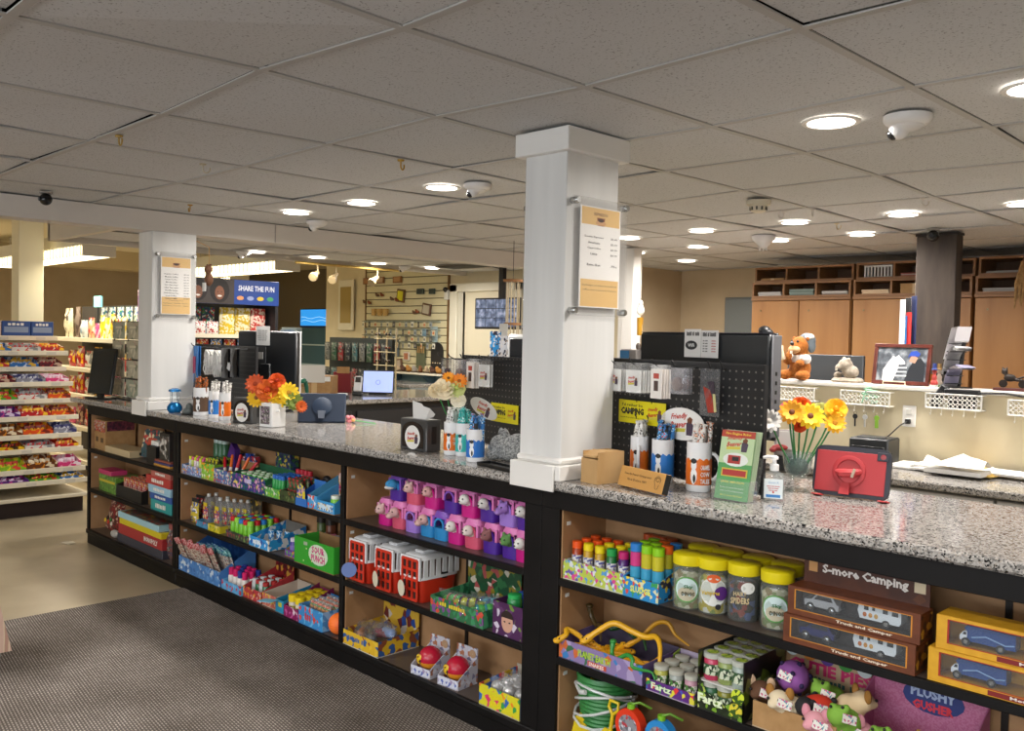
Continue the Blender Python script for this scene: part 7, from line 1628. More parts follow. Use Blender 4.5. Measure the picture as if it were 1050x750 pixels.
for k, (x, c_, lb) in enumerate(((-.045, '1d1d1f', 'black key hanging from the scroll basket hook'), (.01, 'b9b9b6', 'round silver key tag hanging from the scroll basket hook'), (.075, '8ab83a', 'lime green key strap hanging from the scroll basket hook'))):
    q = T('hanging_key', lb, 'key', at(WB2, (x, -.068, -.034)))
    B().tube([(.009*math.cos(a*.785), 0, -.012+.009*math.sin(a*.785)) for a in range(9)], .0015, 5, False).to('ring', STEEL, q); B().lathe([(.014, -.0015), (.014, .0015)], 14, ax='y').to('bow', M(c_, .4), q, (0, 0, -.03)); B().box(-.004 if k < 2 else -.009, .004 if k < 2 else .009, -.0015, .0015, -.085, -.042).to('blade', M(c_, .4), q)
t = T('tangled_string', 'coiled pale green cord lying in the scroll basket with keys', 'cord', at(WB2, (.02, -.03, .0035))); B().tube([(.045*math.sin(a*.9), .012*math.cos(a*1.3), .01+.004*a) for a in range(22)], .005, 6).to('coil', M('9ac8a8', .5), t); B().tube([(-.01, -.034, .08), (-.02, -.036, .05), (-.03, -.037, .01)], .004, 6).to('loose_end', M('9ac8a8', .5), t)
t = T('phone_handset', 'black phone handset leaning in the scroll basket', 'phone', at(WB3, (-.11, -.03, .0035)), 0, ry=.5); B().box(-.025, .025, -.012, .012, 0, .13, .008).to('handset', BLK, t); B().box(-.018, .018, -.0128, -.0121, .03, .1).to('keypad', M('2e2e30', .4), t)
t = T('power_block', 'flat black power block with a thick cord in the scroll basket', 'power block', at(WB3, (.03, -.03, .0035))); B().box(-.08, .09, -.02, .02, .06, .1, .004).box(-.06, .07, -.018, .018, 0, .06, .003).to('block', M('1c1c1e', .4), t); B().tube([(.09, 0, .085), (.2, -.0, .09), (.35, 0, .075), (.5, 0, .06)], .006, 6).to('cord', BLK, t)
# ---- ledge objects
LZ = 1.1705
def onledge(px, y=4.97): return Vector((oy(px, 390, y).x, y, LZ))
t = T('plush_dog', 'sitting brown plush beaver in a white shirt and grey cap on the half wall', 'plush', onledge(820, 4.96), -.25)
FUR = noise_mat('brown_fur', [(.3, '8a4a14'), (.7, 'b06a24')], 90, .9, 4, bump=.5)
blob('body', FUR, t, [(0, 0, .07, .07, .055, .07), (0, .0, .13, .055, .048, .05), (-.065, -.05, .03, .04, .05, .03), (.065, -.05, .03, .04, .05, .03), (.0, -.005, .205, .058, .052, .055), (0, -.035, .19, .045, .035, .034)], .008)
blob('shirt', M('dcdad6', .7), t, [(0, -.002, .125, .062, .052, .042), (-.062, -.02, .125, .03, .03, .03), (.062, -.02, .125, .03, .03, .03)], .007)
blob('arm', FUR, t, [(-.04, -.06, .11, .024, .03, .022), (-.02, -.075, .14, .02, .02, .03)], .006); blob('arm', FUR, t, [(.05, -.06, .1, .026, .03, .022)], .006)
blob('muzzle', M('d8a878', .8), t, [(0, -.055, .18, .045, .024, .026)], .006); B().ball((0, -.073, .215), (.015, .01, .011), 10, 8).to('nose', INK, t)
for s in (-1, 1): B().ball((s*.022, -.052, .228), .007, 8, 6).to('eye', INK, t); B().ball((s*.05, .0, .245), (.014, .01, .014), 8, 6).to('ear', FUR, t)
B().box(-.008, .008, -.081, -.077, .155, .172).to('tooth', M('ece8dc', .4), t); B().tube([(-.05, -.085, .12), (-.06, -.1, .17), (-.065, -.1, .2)], [.012, .015, .017], 10).to('marshmallow_stick', M('e8d8b8', .6), t)
blob('cap', M('5a6268', .7), t, [(.02, .03, .235, .055, .045, .045), (.055, .03, .2, .02, .03, .04)], .006); blob('cap_front', M('d8d6d2', .7), t, [(.045, .02, .255, .03, .03, .02)], .005)
t = T('monitor', 'low dark monitor standing behind the plush on the staff side', 'monitor', (oy(845, 372, 5.35).x, 5.35, .76)); B().box(-.25, .25, 0, .03, .25, .56, .004).to('back_shell', M('3a3e42', .45), t); B().box(-.04, .04, .01, .03, .01, .3).to('neck', BLK, t); B().box(-.12, .12, -.06, .1, 0, .012, .003).to('foot', BLK, t)
t = T('staff_desk', 'low staff table standing behind the half wall', 'desk', (-2.7, 5.35, 0)); B().box(-.6, .5, -.22, .25, .735, .7595, .003).to('top', M('8a7a68', .5), t)
for x in (-.55, .45):
    for y in (-.18, .2): B().box(x-.02, x+.02, y-.02, y+.02, 0, .735).to('leg', DARK, t)
t = T('stone_beaver', 'grey carved stone animal sitting on a flat base on the half wall', 'figurine', onledge(869, 4.97), -.3); ST = noise_mat('carved_stone', [(.3, '8a7f70'), (.7, 'b0a494')], 60, .9, 4, bump=.5)
B().lathe([(.085, 0), (.088, .012), (.075, .026)], 24).to('base', ST, t)
blob('body', ST, t, [(0.02, 0, .06, .05, .042, .04), (.0, -.02, .1, .042, .04, .038), (-.02, -.045, .085, .026, .022, .02), (-.045, -.03, .04, .022, .025, .02), (.03, -.03, .13, .012, .01, .014), (-.02, -.01, .135, .012, .01, .014)], .005)
B().ball((-.02, -.058, .07), (.018, .012, .01), 8, 6).to('mouth', M('3a342e', .9), t); B().box(-.026, -.014, -.072, -.066, .066, .08).to('tooth', M('c8bfae', .8), t)
# framed photograph
c0 = onledge(922, 4.96)
t = T('framed_photo', 'mahogany framed photo of a man in a blue cap with a white horse', 'picture frame', c0+Vector((0, 0, .003)), .0, rx=-.16)
w, h = .31, .225; FM = noise_mat('mahogany', [(.3, '4a1c14'), (.7, '62281c')], 20, .35, 4)
for a in ((-w/2, w/2, 0, .02), (-w/2, w/2, h-.02, h)): B().box(a[0], a[1], 0, .018, a[2], a[3], .002).to('frame_rail', FM, t)
for x in (-w/2, w/2-.02): B().box(x, x+.02, 0, .018, .0203, h-.0203, .002).to('frame_stile', FM, t)
ph = B().box(-w/2+.02, w/2-.02, .008, .012, .0205, h-.0205).to('photo', noise_mat('photo_bg', [(.3, '2a2c30'), (.5, '5a6068'), (.7, 'a8acb0')], 20, .3, 4), t)
def flat(pts, col, nm, y=.0072): B().prism(pts, y, y+.0006).to(nm, M(col, .4), ph)
flat([(-.1, .021), (-.04, .021), (-.02, .08), (-.01, .14), (-.05, .16), (-.07, .13), (-.1, .08)], 'd4d2d4', 'horse_neck'); flat([(-.06, .13), (-.02, .165), (.015, .13), (.02, .115), (-.005, .11), (-.03, .12)], 'dcdadc', 'horse_head', .0066)
flat([(.02, .021), (.125, .021), (.125, .12), (.1, .15), (.06, .13), (.04, .09)], '23262c', 'man_jacket'); flat([(.04, .13), (.07, .12), (.085, .15), (.06, .165), (.045, .155)], 'b88a74', 'man_face', .0066); flat([(.03, .15), (.04, .16), (.09, .158), (.095, .175), (.075, .19), (.045, .185)], '2a4aa8', 'man_cap', .006)
for k in range(3): flat([(-.035, .045+.022*k), (.03, .047+.022*k), (.03, .055+.022*k), (-.035, .053+.022*k)], 'd8d8dc', 'building_strip', .0068)
t = T('frame_easel', 'small ivory stand holding the mahogany picture frame', 'stand', onledge(917, 4.93)); B().tube([(-.06, -.005, 0), (-.06, -.005, .02), (.06, -.005, .02), (.06, -.005, 0)], .004, 6).to('rail', M('ddd2b8', .5), t); B().box(-.065, .065, -.008, .01, 0, .004).to('foot', M('ddd2b8', .5), t)
t = T('orange_card', 'orange card standing between the framed photo and the figurines', 'card', onledge(951, 5.0), .1, rx=-.1); B().prism([(-.03, 0), (.028, 0), (.035, .065), (-.02, .07)], 0, .002).to('card', M('d88a1c', .5), t); B().box(-.02, .02, .002, .01, 0, .02).to('support', M('b8701c', .5), t)
for k, (px, c_, lb) in enumerate(((958, 'a83a34', 'small red and white patriotic figurine on the half wall'), (963, 'c8b8a8', 'small cream and green figurine beside the letter rack'))):
    t = T('figurine', lb, 'figurine', onledge(px, 4.94+.03*k)); blob('body', M(c_, .5), t, [(0, 0, .02, .02, .016, .02), (0, 0, .05, .014, .012, .02), (0, 0, .085, .013, .012, .016)], .004); B().lathe([(.018, .092), (.01, .1), (.009, .125)], 12).to('hat', M(('2a3a7a', '8a6a3a')[k], .5), t); B().box(-.018, .018, -.02, .01, 0, .012).to('base', M(('d8d4d0', '5a8a4a')[k], .5), t)
t = T('letter_rack', 'black tiered letter rack stuffed with papers on the half wall', 'letter rack', onledge(976, 5.0), -.7)
B().prism([(-.02, .006), (.0, .006), (.045, .29), (.03, .29)], .03, .05).to('back_plate', BLK, t); B().box(-.05, .09, -.05, .06, 0, .006).to('base', BLK, t)
for k in range(6): B().box(-.012+k*.007, .05+k*.007, -.045, .03, .02+k*.042, .024+k*.042).to('tier', BLK, t); B().box(-.012+k*.007, -.009+k*.007, -.045, .03, .024+k*.042, .05+k*.042).to('tier_lip', BLK, t)
for lb, P_, cs in (('tall bent white envelope at the top of the letter rack', ((.0, .15), (.035, .24), (.065, .31), (.12, .315), (.095, .24)), ('e6e4e2', 'dcd8dc')), ('thick folded white papers in the middle of the letter rack', ((-.012, .07), (.015, .15), (.045, .19), (.08, .205), (.125, .195)), ('dedcda', 'c8c6c8', 'e8e6e4', 'b4b2b4')), ('curled magazine sliding out of the letter rack', ((.005, .008), (.02, .06), (.05, .1), (.1, .115), (.165, .1)), ('a8a4aa', 'c8c4c8', '8a86a0'))):
    q = T('letter_bundle', lb, 'papers', t.location, -.7)
    for j, c_ in enumerate(cs): B().add([(x+.004*j, y, z+.005*j) for x, z in P_ for y in (-.052, .026)], [(2*i, 2*i+2, 2*i+3, 2*i+1) for i in range(4)]).to('sheet', M(c_, .6), q)
for k, (px, c_, h_) in enumerate(((925.5, 'd8d8d8', .47), (927.5, '2a7ac0', .38), (929.5, 'd8842a', .36), (932, 'c02a24', .4), (931, '1c1e22', .48), (937, '1f2c58', .49))):
    p = onledge(px, 5.02+.012*(k % 3)); q = T('file_folder', ('white', 'sky blue', 'orange', 'red', 'black', 'navy blue')[k]+' folder standing upright behind the framed photo', 'folder', p, .9); B().box(-.004, .004, 0, .045, 0, h_, .001).to('cover', M(c_, .5), q); B().box(-.0035, .0035, .002, .0448, .0, h_-.004).to('pages', PAPER, q, (.0, .001, .0))
t = T('paper_cup', 'small white paper cup behind the framed photo', 'cup', onledge(921, 5.06)); B().lathe([(.02, 0), (.028, .15)], 18).to('cup', M('d8dce0', .5), t); B().lathe([(.029, .148), (.029, .154)], 18, cap=False).to('rim', PAPER, t)
t = T('cat_sculpture', 'small dark metal animal on wheels on a red wooden base', 'sculpture', onledge(1040, 4.97)); DM = M('2a221e', .5, .5)
B().box(-.09, .12, -.03, .03, 0, .014, .002).to('base', M('4a1c18', .4), t); 
for x in (-.05, .04): B().lathe([(.02, -.004), (.02, .004)], 16, ax='y').to('wheel', DM, t, (x, 0, .035))
blob('body', DM, t, [(-.02, 0, .065, .03, .014, .02), (-.045, 0, .095, .016, .013, .016), (.02, 0, .055, .03, .01, .008), (-.055, 0, .112, .005, .004, .009), (-.035, 0, .112, .005, .004, .009)], .004); B().tube([(.01, 0, .06), (.05, 0, .075), (.08, 0, .06), (.1, 0, .08)], .005, 6).to('tail', DM, t)
# odds by the recess: hanging bird feeder, small pot
t = T('hanging_ornament', 'white and gold ornament hanging on a cord beside the white post', 'ornament', (-3.95, 5.2, 1.72)); B().tube([(0, 0, .3), (-.01, 0, 0), (0, 0, -.1)], .003, 5).to('cord', M('b8a888', .6), t); blob('bird', M('e0dcd4', .6), t, [(0, 0, -.12, .03, .03, .04), (0, 0, -.07, .02, .02, .025)], .006); B().lathe([(.02, -.3), (.024, -.17)], 12).to('charm', M('b88a2a', .4, .5), t)
t = T('glove_ornament', 'dark leather glove shape hanging low beside the white post', 'ornament', (-3.93, 5.2, 1.24)); blob('shape', M('3a302a', .5), t, [(0, 0, .05, .05, .03, .04), (.04, 0, .09, .03, .025, .03), (-.03, 0, .1, .02, .02, .03)], .007); B().tube([(0, 0, .1), (0, 0, .3)], .003, 5).to('cord', M('b8a888', .6), t)
# ================================================================ FAR SALES FLOOR, left
SHW = M('d8cdb4', .5)
def candycol(*c): return PR(*c, sc=55)
PAL = [('red', ('b8242a', 'e8d8c8', 'd84a2a', 'f0c030')), ('orange', ('d8521c', 'e8b02a', '7a2a1c')), ('yellow', ('e0b41c', 'c83a24', '3a2a1c')), ('purple', ('5a2a7a', 'c84a98', 'd8c8e0')), ('blue', ('2a6ab0', 'd8e0f0', 'e0b030')), ('green', ('4a9a2a', 'e0d030', 'c83a2a')), ('brown', ('6a3a1c', 'd88a2a', 'e8d8b8')), ('pink', ('d83a7a', 'f0b0c8', 'f0e0e8')), ('silver', ('8a8a98', 'd0d0dc', '3a3a6a')), ('lime', ('8ab82a', 'e8e03a', 'd84a3a')), ('maroon', ('5a1424', 'b83a3a', 'c8a890')), ('white', ('d8d0c8', 'c83a3a', '8a8a8a'))]
PD = dict(PAL)
G1 = T('candy_gondola', 'tall cream shop shelving full of candy boxes facing the counter end', 'shelving', (0, 0, 0))
shelves = [(1.317, -7.774), (1.205, -7.526), (1.08, -7.568), (.971, -7.413), (.844, -7.368), (.721, -7.292), (.589, -7.238), (.488, -7.195), (.344, -7.141), (.261, -7.089)]
YE = 2.5; YS = .6
B().box(-8.0, -7.95, YS, YE, .1, 1.32).to('back_panel', SHW, G1)
B().box(-8.0, -7.12, YS, YE-.01, 0, .12).to('plinth', M('2a1c18', .6), G1); B().box(-8.0, -7.06, YS, YE+.02, .1202, .145, .004).to('base_deck', SHW, G1)
for z, x in shelves:
    s = B().box(-7.949, x, YS, YE+.01, z-.022, z-.004).to('shelf', SHW, G1); B().box(x, x+.012, YS, YE+.012, z-.036, z, .002).to('price_rail', M('e4dac2', .45), s)
    for k in range(5): B().box(x+.0121, x+.0128, YE-.15-k*.27, YE-.08-k*.27, z-.03, z-.008).to('price_ticket', M('d0c8b8', .6), s)
rows = [['blue', 'blue', 'white', 'blue'], ['red', 'white', 'blue', 'brown'], ['maroon', 'blue', 'red', 'green'], ['pink', 'silver', 'maroon', 'red'], ['orange', 'white', 'green', 'brown'],
        ['orange', 'red', 'purple', 'yellow'], ['silver', 'orange', 'brown', 'maroon'], ['red', 'white', 'yellow', 'brown'], ['pink', 'brown', 'lime', 'yellow'], ['blue', 'green', 'purple', 'red']]
ordn = ['topmost', 'second from top', 'third from top', 'fourth from top', 'fifth from top', 'sixth from top', 'seventh from top', 'eighth from top', 'ninth from top', 'lowest']
rr = random.Random(21); CBAR = {}
for ri, ((z, x), cols) in enumerate(zip(shelves, rows)):
    y = YE-.01; gap = (shelves[ri-1][0]-z-.05) if ri else .16
    seen = {}
    for ci, cn in enumerate(cols):
        w = .17+.04*((ci*7+ri*3) % 3); h = min(.055+.02*((ci+ri) % 2), gap*.7); y0, y1 = y-w, y-.006; y = y0
        seen[cn] = seen.get(cn, 0)+1; end = 'end of' if ci == 0 else 'middle of'
        lab = f'{cn} candy carton on the {ordn[ri]} candy rack shelf' + (f', next to the {cols[ci-1]} one' if ci else ', at the free end')
        if ri == 0: lab = f'{cn} boxed bandage pack on the topmost candy rack shelf' + (', at the free end', ', second from the free end', ', third from the free end', ', fourth from the free end')[ci]
        t = T('candy_carton', lab, 'box', (x-.004, (y0+y1)/2, z+.0003)); m_ = PR(*PD[cn], sc=22); hb = h*1.0; W = (y1-y0)/2; d = .16
        if ri == 0:
            B().box(-d, 0, -W, W, 0, .115, .002).to('box', M('2f4f90' if cn == 'blue' else 'c8b8a8', .5), t); B().box(.0001, .0008, -W*.85, W*.85, .025, .07).to('print_panel', M('8a9ab8', .5), t); greek('BAND', t, (.0011, 0, .09), W*1.2, .02, PAPER, Y_, bold=.03); continue
        B().box(-d, 0, -W, W, 0, .003).to('base', m_, t); B().box(-.003, 0, -W, W, .0031, hb*.62).to('front_panel', m_, t); B().box(-d, -d+.003, -W, W, .0031, hb*1.3).to('back_panel', m_, t)
        for s in (-1, 1): B().prism([(-d+.003, .0031), (-.003, .0031), (-.003, hb*.62), (-d+.003, hb*1.2)], s*W-(.003 if s > 0 else 0), s*W+(.003 if s < 0 else 0)).to('side_panel', m_, t)
        n = 4
        for k in range(n):
            key = (cn, k % 2, round(h, 3))
            if key not in CBAR: CBAR[key] = B().pillow(-.018, .018, 0, h*1.0, .009, 0, 3).mesh('candy_bar', PR(*PD[cn][::-1], sc=30))
            o = bpy.data.objects.new('candy_bar', CBAR[key]); COL.objects.link(o); o.location = at(t, (-.025-.03*(k % 2)-.02*(k // 2), -W*.6+1.2*W*k/(n-1), .0035)); o.rotation_euler = (0, -.15, PI/2+.1*(k-1.5))
            tag(o, f'{cn} candy bar standing in the {cn} carton of the {ordn[ri]} rack shelf', 'candy', f'{cn} bars of rack shelf {ri+1} carton')
# second gondola (faces the camera) with treats
G2Y = 2.95
G2 = T('treat_gondola', 'cream shelving of snack bags and treats behind the candy rack', 'shelving', (0, 0, 0))
B().box(-9.3, -7.3, G2Y+.285, G2Y+.3, 0, 1.6).to('back_panel', M('3a3430', .6), G2)
for z in (1.3, 1.03, .79, .5, .2):
    s = B().box(-9.3, -7.3, G2Y+.001, G2Y+.284, z-.022, z).to('shelf', SHW, G2); B().box(-9.3, -7.3, G2Y-.012, G2Y, z-.036, z+.001, .002).to('price_rail', M('e4dac2', .45), s)
rr = random.Random(8)
def pouch(lb, x, y, z, w, h, m_, grp=None, cat='snack bag', name='snack_bag', face=0, top=None):
    t = T(name, lb, cat, (x, y, z), face, grp); B().pillow(-w/2, w/2, 0, h, w*.18, 0, 5, x*9).to('bag', m_, t); B().box(-w*.48, w*.48, -.002, .002, h, h+.012).to('seal', top or m_, t); return t
tr = [(-8.95, .19, .26, ('e8dcc0', '3a241c', 'd8c8a8'), 'cream and brown dripping icing print bag at the end of the treat shelf'), (-8.72, .12, .27, ('5a4a44', '8a7a70'), 'dark brown bag beside the dripping icing bag'), (-8.56, .16, .15, ('c8d0d8', '7aa0c0', 'e8e4dc'), 'pale blue bag on the treat shelf'), (-8.38, .13, .17, ('e0a880', 'd84a4a', 'f0e0d0'), 'peach snack bag on the treat shelf'), (-8.24, .1, .12, ('d84a8a', 'f0c0d8'), 'pink snack bag on the treat shelf'),
      (-8.12, .11, .19, ('e8d02a', 'f0ecd8', 'd8b01c'), 'tall yellow treat bag beside the pink bag'), (-8.0, .11, .17, ('f0e8d0', 'e0c41c'), 'white and yellow treat bag on the treat shelf'), (-7.88, .11, .2, ('e4c41c', 'f0e4b0', '8a5a1c'), 'golden treat bag in the yellow group'), (-7.76, .1, .16, ('ecd42a', 'f4f0dc', 'c83a2a'), 'lemon treat bag with red spot on the treat shelf'), (-7.64, .1, .18, ('e8c82a', 'e8e4d8'), 'pale gold treat bag near the card rack')]
for x, w, h, c_, lb in tr: pouch(lb, x, G2Y+.05, 1.3013, w, h, PR(*c_, sc=14))
for k in range(5): pouch('green and white snack tub bag in the back row of the treat shelf', -8.55+.19*k, G2Y+.22, 1.3013, .15, .27, PR('e0e0d8', '3a8a4a', '2a6aa0', sc=30), 'back row of the treat shelf')
t = T('lilac_carton', 'tall lilac printed box standing on the treat shelf', 'box', (-7.5, G2Y+.16, 1.3013)); B().box(-.15, .15, 0, .09, 0, .42, .003).to('box', PR('8a5a98', 'b890c0', 'e0c8d8', sc=25), t); B().box(-.02, .06, -.02, -.001, .05, .25, .004).to('bottle_print', M('2a2024', .5), t)
t = T('glowing_sign', 'glowing pale cyan sign panel deep behind the treat shelf', 'sign', (-8.46, G2Y+.12, 1.3013)); B().box(-.08, .08, 0, .02, .28, .38, .002).to('panel', M('8ae0e4', .5, emit=.7), t); B().box(-.01, .01, .005, .015, 0, .28).to('post', DARK, t)
for z, zi in ((1.03, 'second'), (.79, 'third'), (.5, 'fourth')):
    for k in range(7):
        cn = ('red', 'red', 'white', 'yellow', 'orange', 'pink', 'maroon')[(k+int(z*10)) % 7] if z != 1.03 else ('red', 'red', 'white', 'yellow', 'orange', 'brown', 'red')[k]
        pouch(f'{cn} snack bag on the {zi} treat shelf', -8.85+.21*k, G2Y+.05, z+.0013, .17, .14+.04*(k % 2), PR(*PD[cn], sc=16), f'{cn} snack bags on the {zi} treat shelf')
# blue header gondola (faces +x)
HX = -7.55
G3 = T('candy_header_gondola', 'black framed candy shelving with a blue picture header', 'shelving', (HX, 0, 0)); y0, y1 = 3.34, 4.34
B().box(-.42, -.4, y0, y1, 0, 1.86).to('back_panel', M('1c1c20', .6), G3)
for z in (1.36, 1.18, .95, .7, .4, .12):
    s = B().box(-.399, 0, y0, y1, z-.02, z).to('shelf', SHW, G3); B().box(.0002, .012, y0, y1, z-.034, z+.001, .002).to('price_rail', M('e4dac2', .45), s)
for y in (y0, y1): B().box(-.4, .02, y-.03 if y == y0 else y+.0005, y if y == y0 else y+.03, 0, 1.86).to('side_panel', M('17181c', .5), G3)
hd = B().box(.0, .03, y0, y1+.03, 1.63, 1.855, .003).to('header_sign', M('1f3f86', .4), G3)
text('SHARE THE FUN', hd, (.0316, y0+.8, 1.78), .36, .05, M('dfe3ea', .4), Y_, bold=.02)
for k, c_ in enumerate(('c88a5a', '8a94b8', 'c8a82a', '3a8a5a')): B().prism([(.035*math.cos(a*.63), .02*math.sin(a*.63)) for a in range(10)], .0302, .0308, 'x').to('brand_spot', M(c_, .5), hd, (0, y0+.64+.1*k, 1.69))
B().box(.0301, .0305, y0+.0, y0+.58, 1.632, 1.853).to('photo_area', M('3a3230', .5), hd)
for (yy, zz, s) in ((.24, 1.74, 1), (.44, 1.74, 1.1)):
    B().prism([(.085*s*math.cos(a*.4), .1*s*math.sin(a*.4)) for a in range(16)], .0306, .031, 'x').to('hair_print', M('1a1412', .6), hd, (0, y0+yy, zz+.01)); B().prism([(.04*s*math.cos(a*.4), .056*s*math.sin(a*.4)) for a in range(16)], .0311, .0315, 'x').to('face_print', M('7a4c34', .5), hd, (0, y0+yy, zz-.012)); B().prism([(.02*s*math.cos(a*.4), .008*s*math.sin(a*.4)) for a in range(16)], .0316, .0318, 'x').to('smile_print', M('e0d8d0', .5), hd, (0, y0+yy, zz-.04)); [B().ball((.0316, y0+yy+e_*.016*s, zz-.005), (.0008, .006, .004), 8, 6).to('eye_print', INK, hd) for e_ in (-1, 1)]
for k in range(4):
    pouch('white bag with red lettering on the blue header shelving', HX-.06, y0+.06+.12*k, 1.3613, .11, .1, PR('e0d8d0', 'b02a2a', 'e8e0d8', sc=45), 'white and red bags on the blue header shelving', face=PI/2)
    pouch('green and navy bag in the row above the white bags', HX-.2, y0+.06+.13*k, 1.3613, .12, .23, PR('2a4a6a', 'd8d4cc', 'b02a2a', '3a8a4a', sc=35), 'navy bags on the blue header shelving', face=PI/2)
for k in range(3): pouch(('large yellow popcorn bag on the blue header shelving', 'large white dotted popcorn bag on the blue header shelving', 'red chip bag at the end of the blue header shelving')[k], HX-.12, y0+.59+.155*k, 1.3613, .15, .23, PR(('d8b82a', 'e0d8b8', 'b83a34')[k], ('e8e0c0', 'c8a82a', 'e0c8b8')[k], sc=35), face=PI/2)
for z, zi in ((1.18, 'second'), (.95, 'third')):
    for k in range(7): pouch(f'{("red", "blue")[k % 2]} candy bag on the {zi} shelf under the blue header', HX-.06, y0+.07+.13*k, z+.0013, .11, .12, PR(*PD[('red', 'blue')[k % 2]], sc=40), f'{("red", "blue")[k % 2]} bags on the {zi} blue header shelf', face=PI/2)
# hanging plush on the column side
t = T('hanging_plush', 'small brown plush bear hanging beside the end column', 'plush', (-5.05, 2.47, 1.72)); blob('body', M('6a4630', .8), t, [(0, 0, -.03, .03, .025, .04), (0, -.005, .03, .026, .025, .026), (-.02, 0, .055, .01, .008, .01), (.02, 0, .055, .01, .008, .01)], .006); B().tube([(0, 0, .06), (0, 0, .16), (0, -.08, .19)], .002, 5).to('cord', M('b8873a', .5), t); B().box(-.02, .02, -.03, -.027, -.1, -.05).to('paper_tag', PAPER, t)
# cooler far away
t = T('drinks_cooler', 'tall drinks cooler with a glowing blue header deep in the shop', 'cooler', (-11.66, 7.5, 0)); B().box(-.55, .55, -.02, .4, 0, 1.76, .01).to('cabinet', M('22262a', .5), t); B().box(-.53, .53, -.04, -.0205, 1.5, 1.745, .004).to('lit_header', M('2a8ad8', .4, emit=1.1), t)
for i in range(2): B().tube([(-.5+.1*k, -.0415, 1.57+.05*i+.015*math.sin(k*1.4+i)) for k in range(11)], .004, 5).to('wave_print', M('a8dcf4', .4, emit=.8), t)
B().box(-.5, .5, -.04, -.0205, .15, 1.47, .004).to('glass_door', M('3a5a68', .15), t)
for i in range(4): B().box(-.48, .48, -.0415, -.0405, .3+.3*i, .32+.3*i).to('shelf_line', M('9ab0b8', .4), t)
t = T('fridge', 'white upright fridge with blue panel beside the header shelving', 'fridge', (-9.62, 5.72, 0)); B().box(-.16, .16, 0, .1, 0, 1.45, .01).to('cabinet', M('9ab0c8', .5), t); B().box(-.15, .15, -.02, -.0005, .1, 1.42, .006).to('door', M('5a7ab0', .4), t); B().tube([(.1, -.03, .7), (.1, -.03, 1.1)], .008, 6).to('handle', STEEL, t)
# dim goods wall far behind
t = T('hanging_goods_rack', 'dark rack of hanging green and black gift goods behind the checkout', 'rack', (-7.3, 5.15, 0)); B().box(-.55, .5, .0, .03, 0, 1.35).to('panel', M('1e2422', .6), t)
for i in range(4): B().tube([(-.55, -.03, .5+.25*i), (.5, -.03, .5+.25*i)], .006, 6).to('bar', BLK, t)
k = 0
for j in range(3):
    for i in range(9):
        cn = ('2a4a34', '23262a', '5a5a54', '7a2a2a', '3a5a5a')[(i*3+j) % 5]; nmc = ('green', 'black', 'grey', 'red', 'teal')[(i*3+j) % 5]
        pouch(f'{nmc} gift item hanging on the dark goods rack', -7.8+.12*i, 5.09, .62+.25*j, .09, .17, PR(cn, '1c1e1e', '6a6a62', sc=40), f'{nmc} gifts on the dark rack', 'gift', 'gift_item')
# wire spinner of sunglasses
t = T('wire_spinner', 'cream wire spinner rack of sunglasses behind the checkout', 'rack', (-6.55, 4.9, 0)); 
for x in (-.14, 0, .14): B().tube([(x, 0, .02), (x, 0, 1.45)], .008, 6).to('upright', M('c8b890', .5), t)
B().lathe([(.2, 0), (.18, .02)], 20).to('base', BLK, t)
for j in range(6):
    B().tube([(-.16, -.02, .75+.12*j), (.16, -.02, .75+.12*j)], .005, 6).to('rung', M('c8b890', .5), t)
    for i in (-1, 1):
        q = T('sunglasses', 'dark sunglasses clipped on the cream wire spinner', 'sunglasses', at(t, (i*.075, -.045, .79+.12*j)), 0, 'sunglasses on the wire spinner'); B().ball((-.022, 0, 0), (.018, .004, .014), 8, 6).ball((.022, 0, 0), (.018, .004, .014), 8, 6).to('lens', M(('1c1614', '5a2420')[(i+j) % 2], .15), q); B().tube([(-.04, 0, .004), (.04, 0, .004)], .0025, 5).to('frame', M('a88a5a', .4), q)
# track spots
t = T('spot_track', 'gold rail carrying three cream spotlights at the ceiling edge', 'track light', (-7.12, 4.85, 2.02)); B().tube([(0, -.55, 0), (0, .6, 0)], .012, 8).to('rail', M('c8a85a', .4), t)
for k, (y, a) in enumerate(((-.32, .5), (-.12, .4), (.35, .7))):
    s = B().lathe([(.028, 0), (.032, .07), (.026, .09), (.045, .12), (.055, .17), (.05, .19)], 16).to('spot_can', M('8f7c58', .6), t, (0, y, -.08), (2.0+.1*k, a, .9)); s.scale = (.75, .75, .75); B().tube([(0, 0, 0), (0, 0, .06)], .006, 6).to('arm', M('c8b48a', .5), t, (0, y, -.07))
# ---------------------------------------------------------------- slatwall and souvenirs
SW = T('slatwall', 'cream slatwall panel covered with souvenirs beside the back door', 'slatwall', (-8.2, 6.398, 0))
W2 = .75; SLM = M('d6cda8', .5)
B().box(-W2, W2, -.006, 0, .98, 2.2).to('backer', M('6a604a', .7), SW)
for i in range(15): B().box(-W2, W2, -.018, -.0062, .985+i*.082, 1.058+i*.082, .003).to('slat', SLM, SW)
for x in (-W2-.02, W2): B().box(x, x+.02, -.024, -.001, .96, 2.21).to('edge_trim', M('7a5a34', .5), SW)
SY = 6.378
def sw(px, py): p = oy(px, py, SY); return p
def frame_item(lb, px, py, w, h, fc, ic, tilt=0, name='souvenir_picture'):
    p = sw(px, py); q = T(name, lb, 'frame', (p.x, SY-.004, p.z), 0, None, 0, tilt); B().box(-w/2, w/2, -.02, 0, -h/2, h/2, .004).to('frame', M(fc, .5), q); B().box(-w*.36, w*.36, -.0225, -.0205, -h*.36, h*.36).to('picture', M(ic, .5), q)
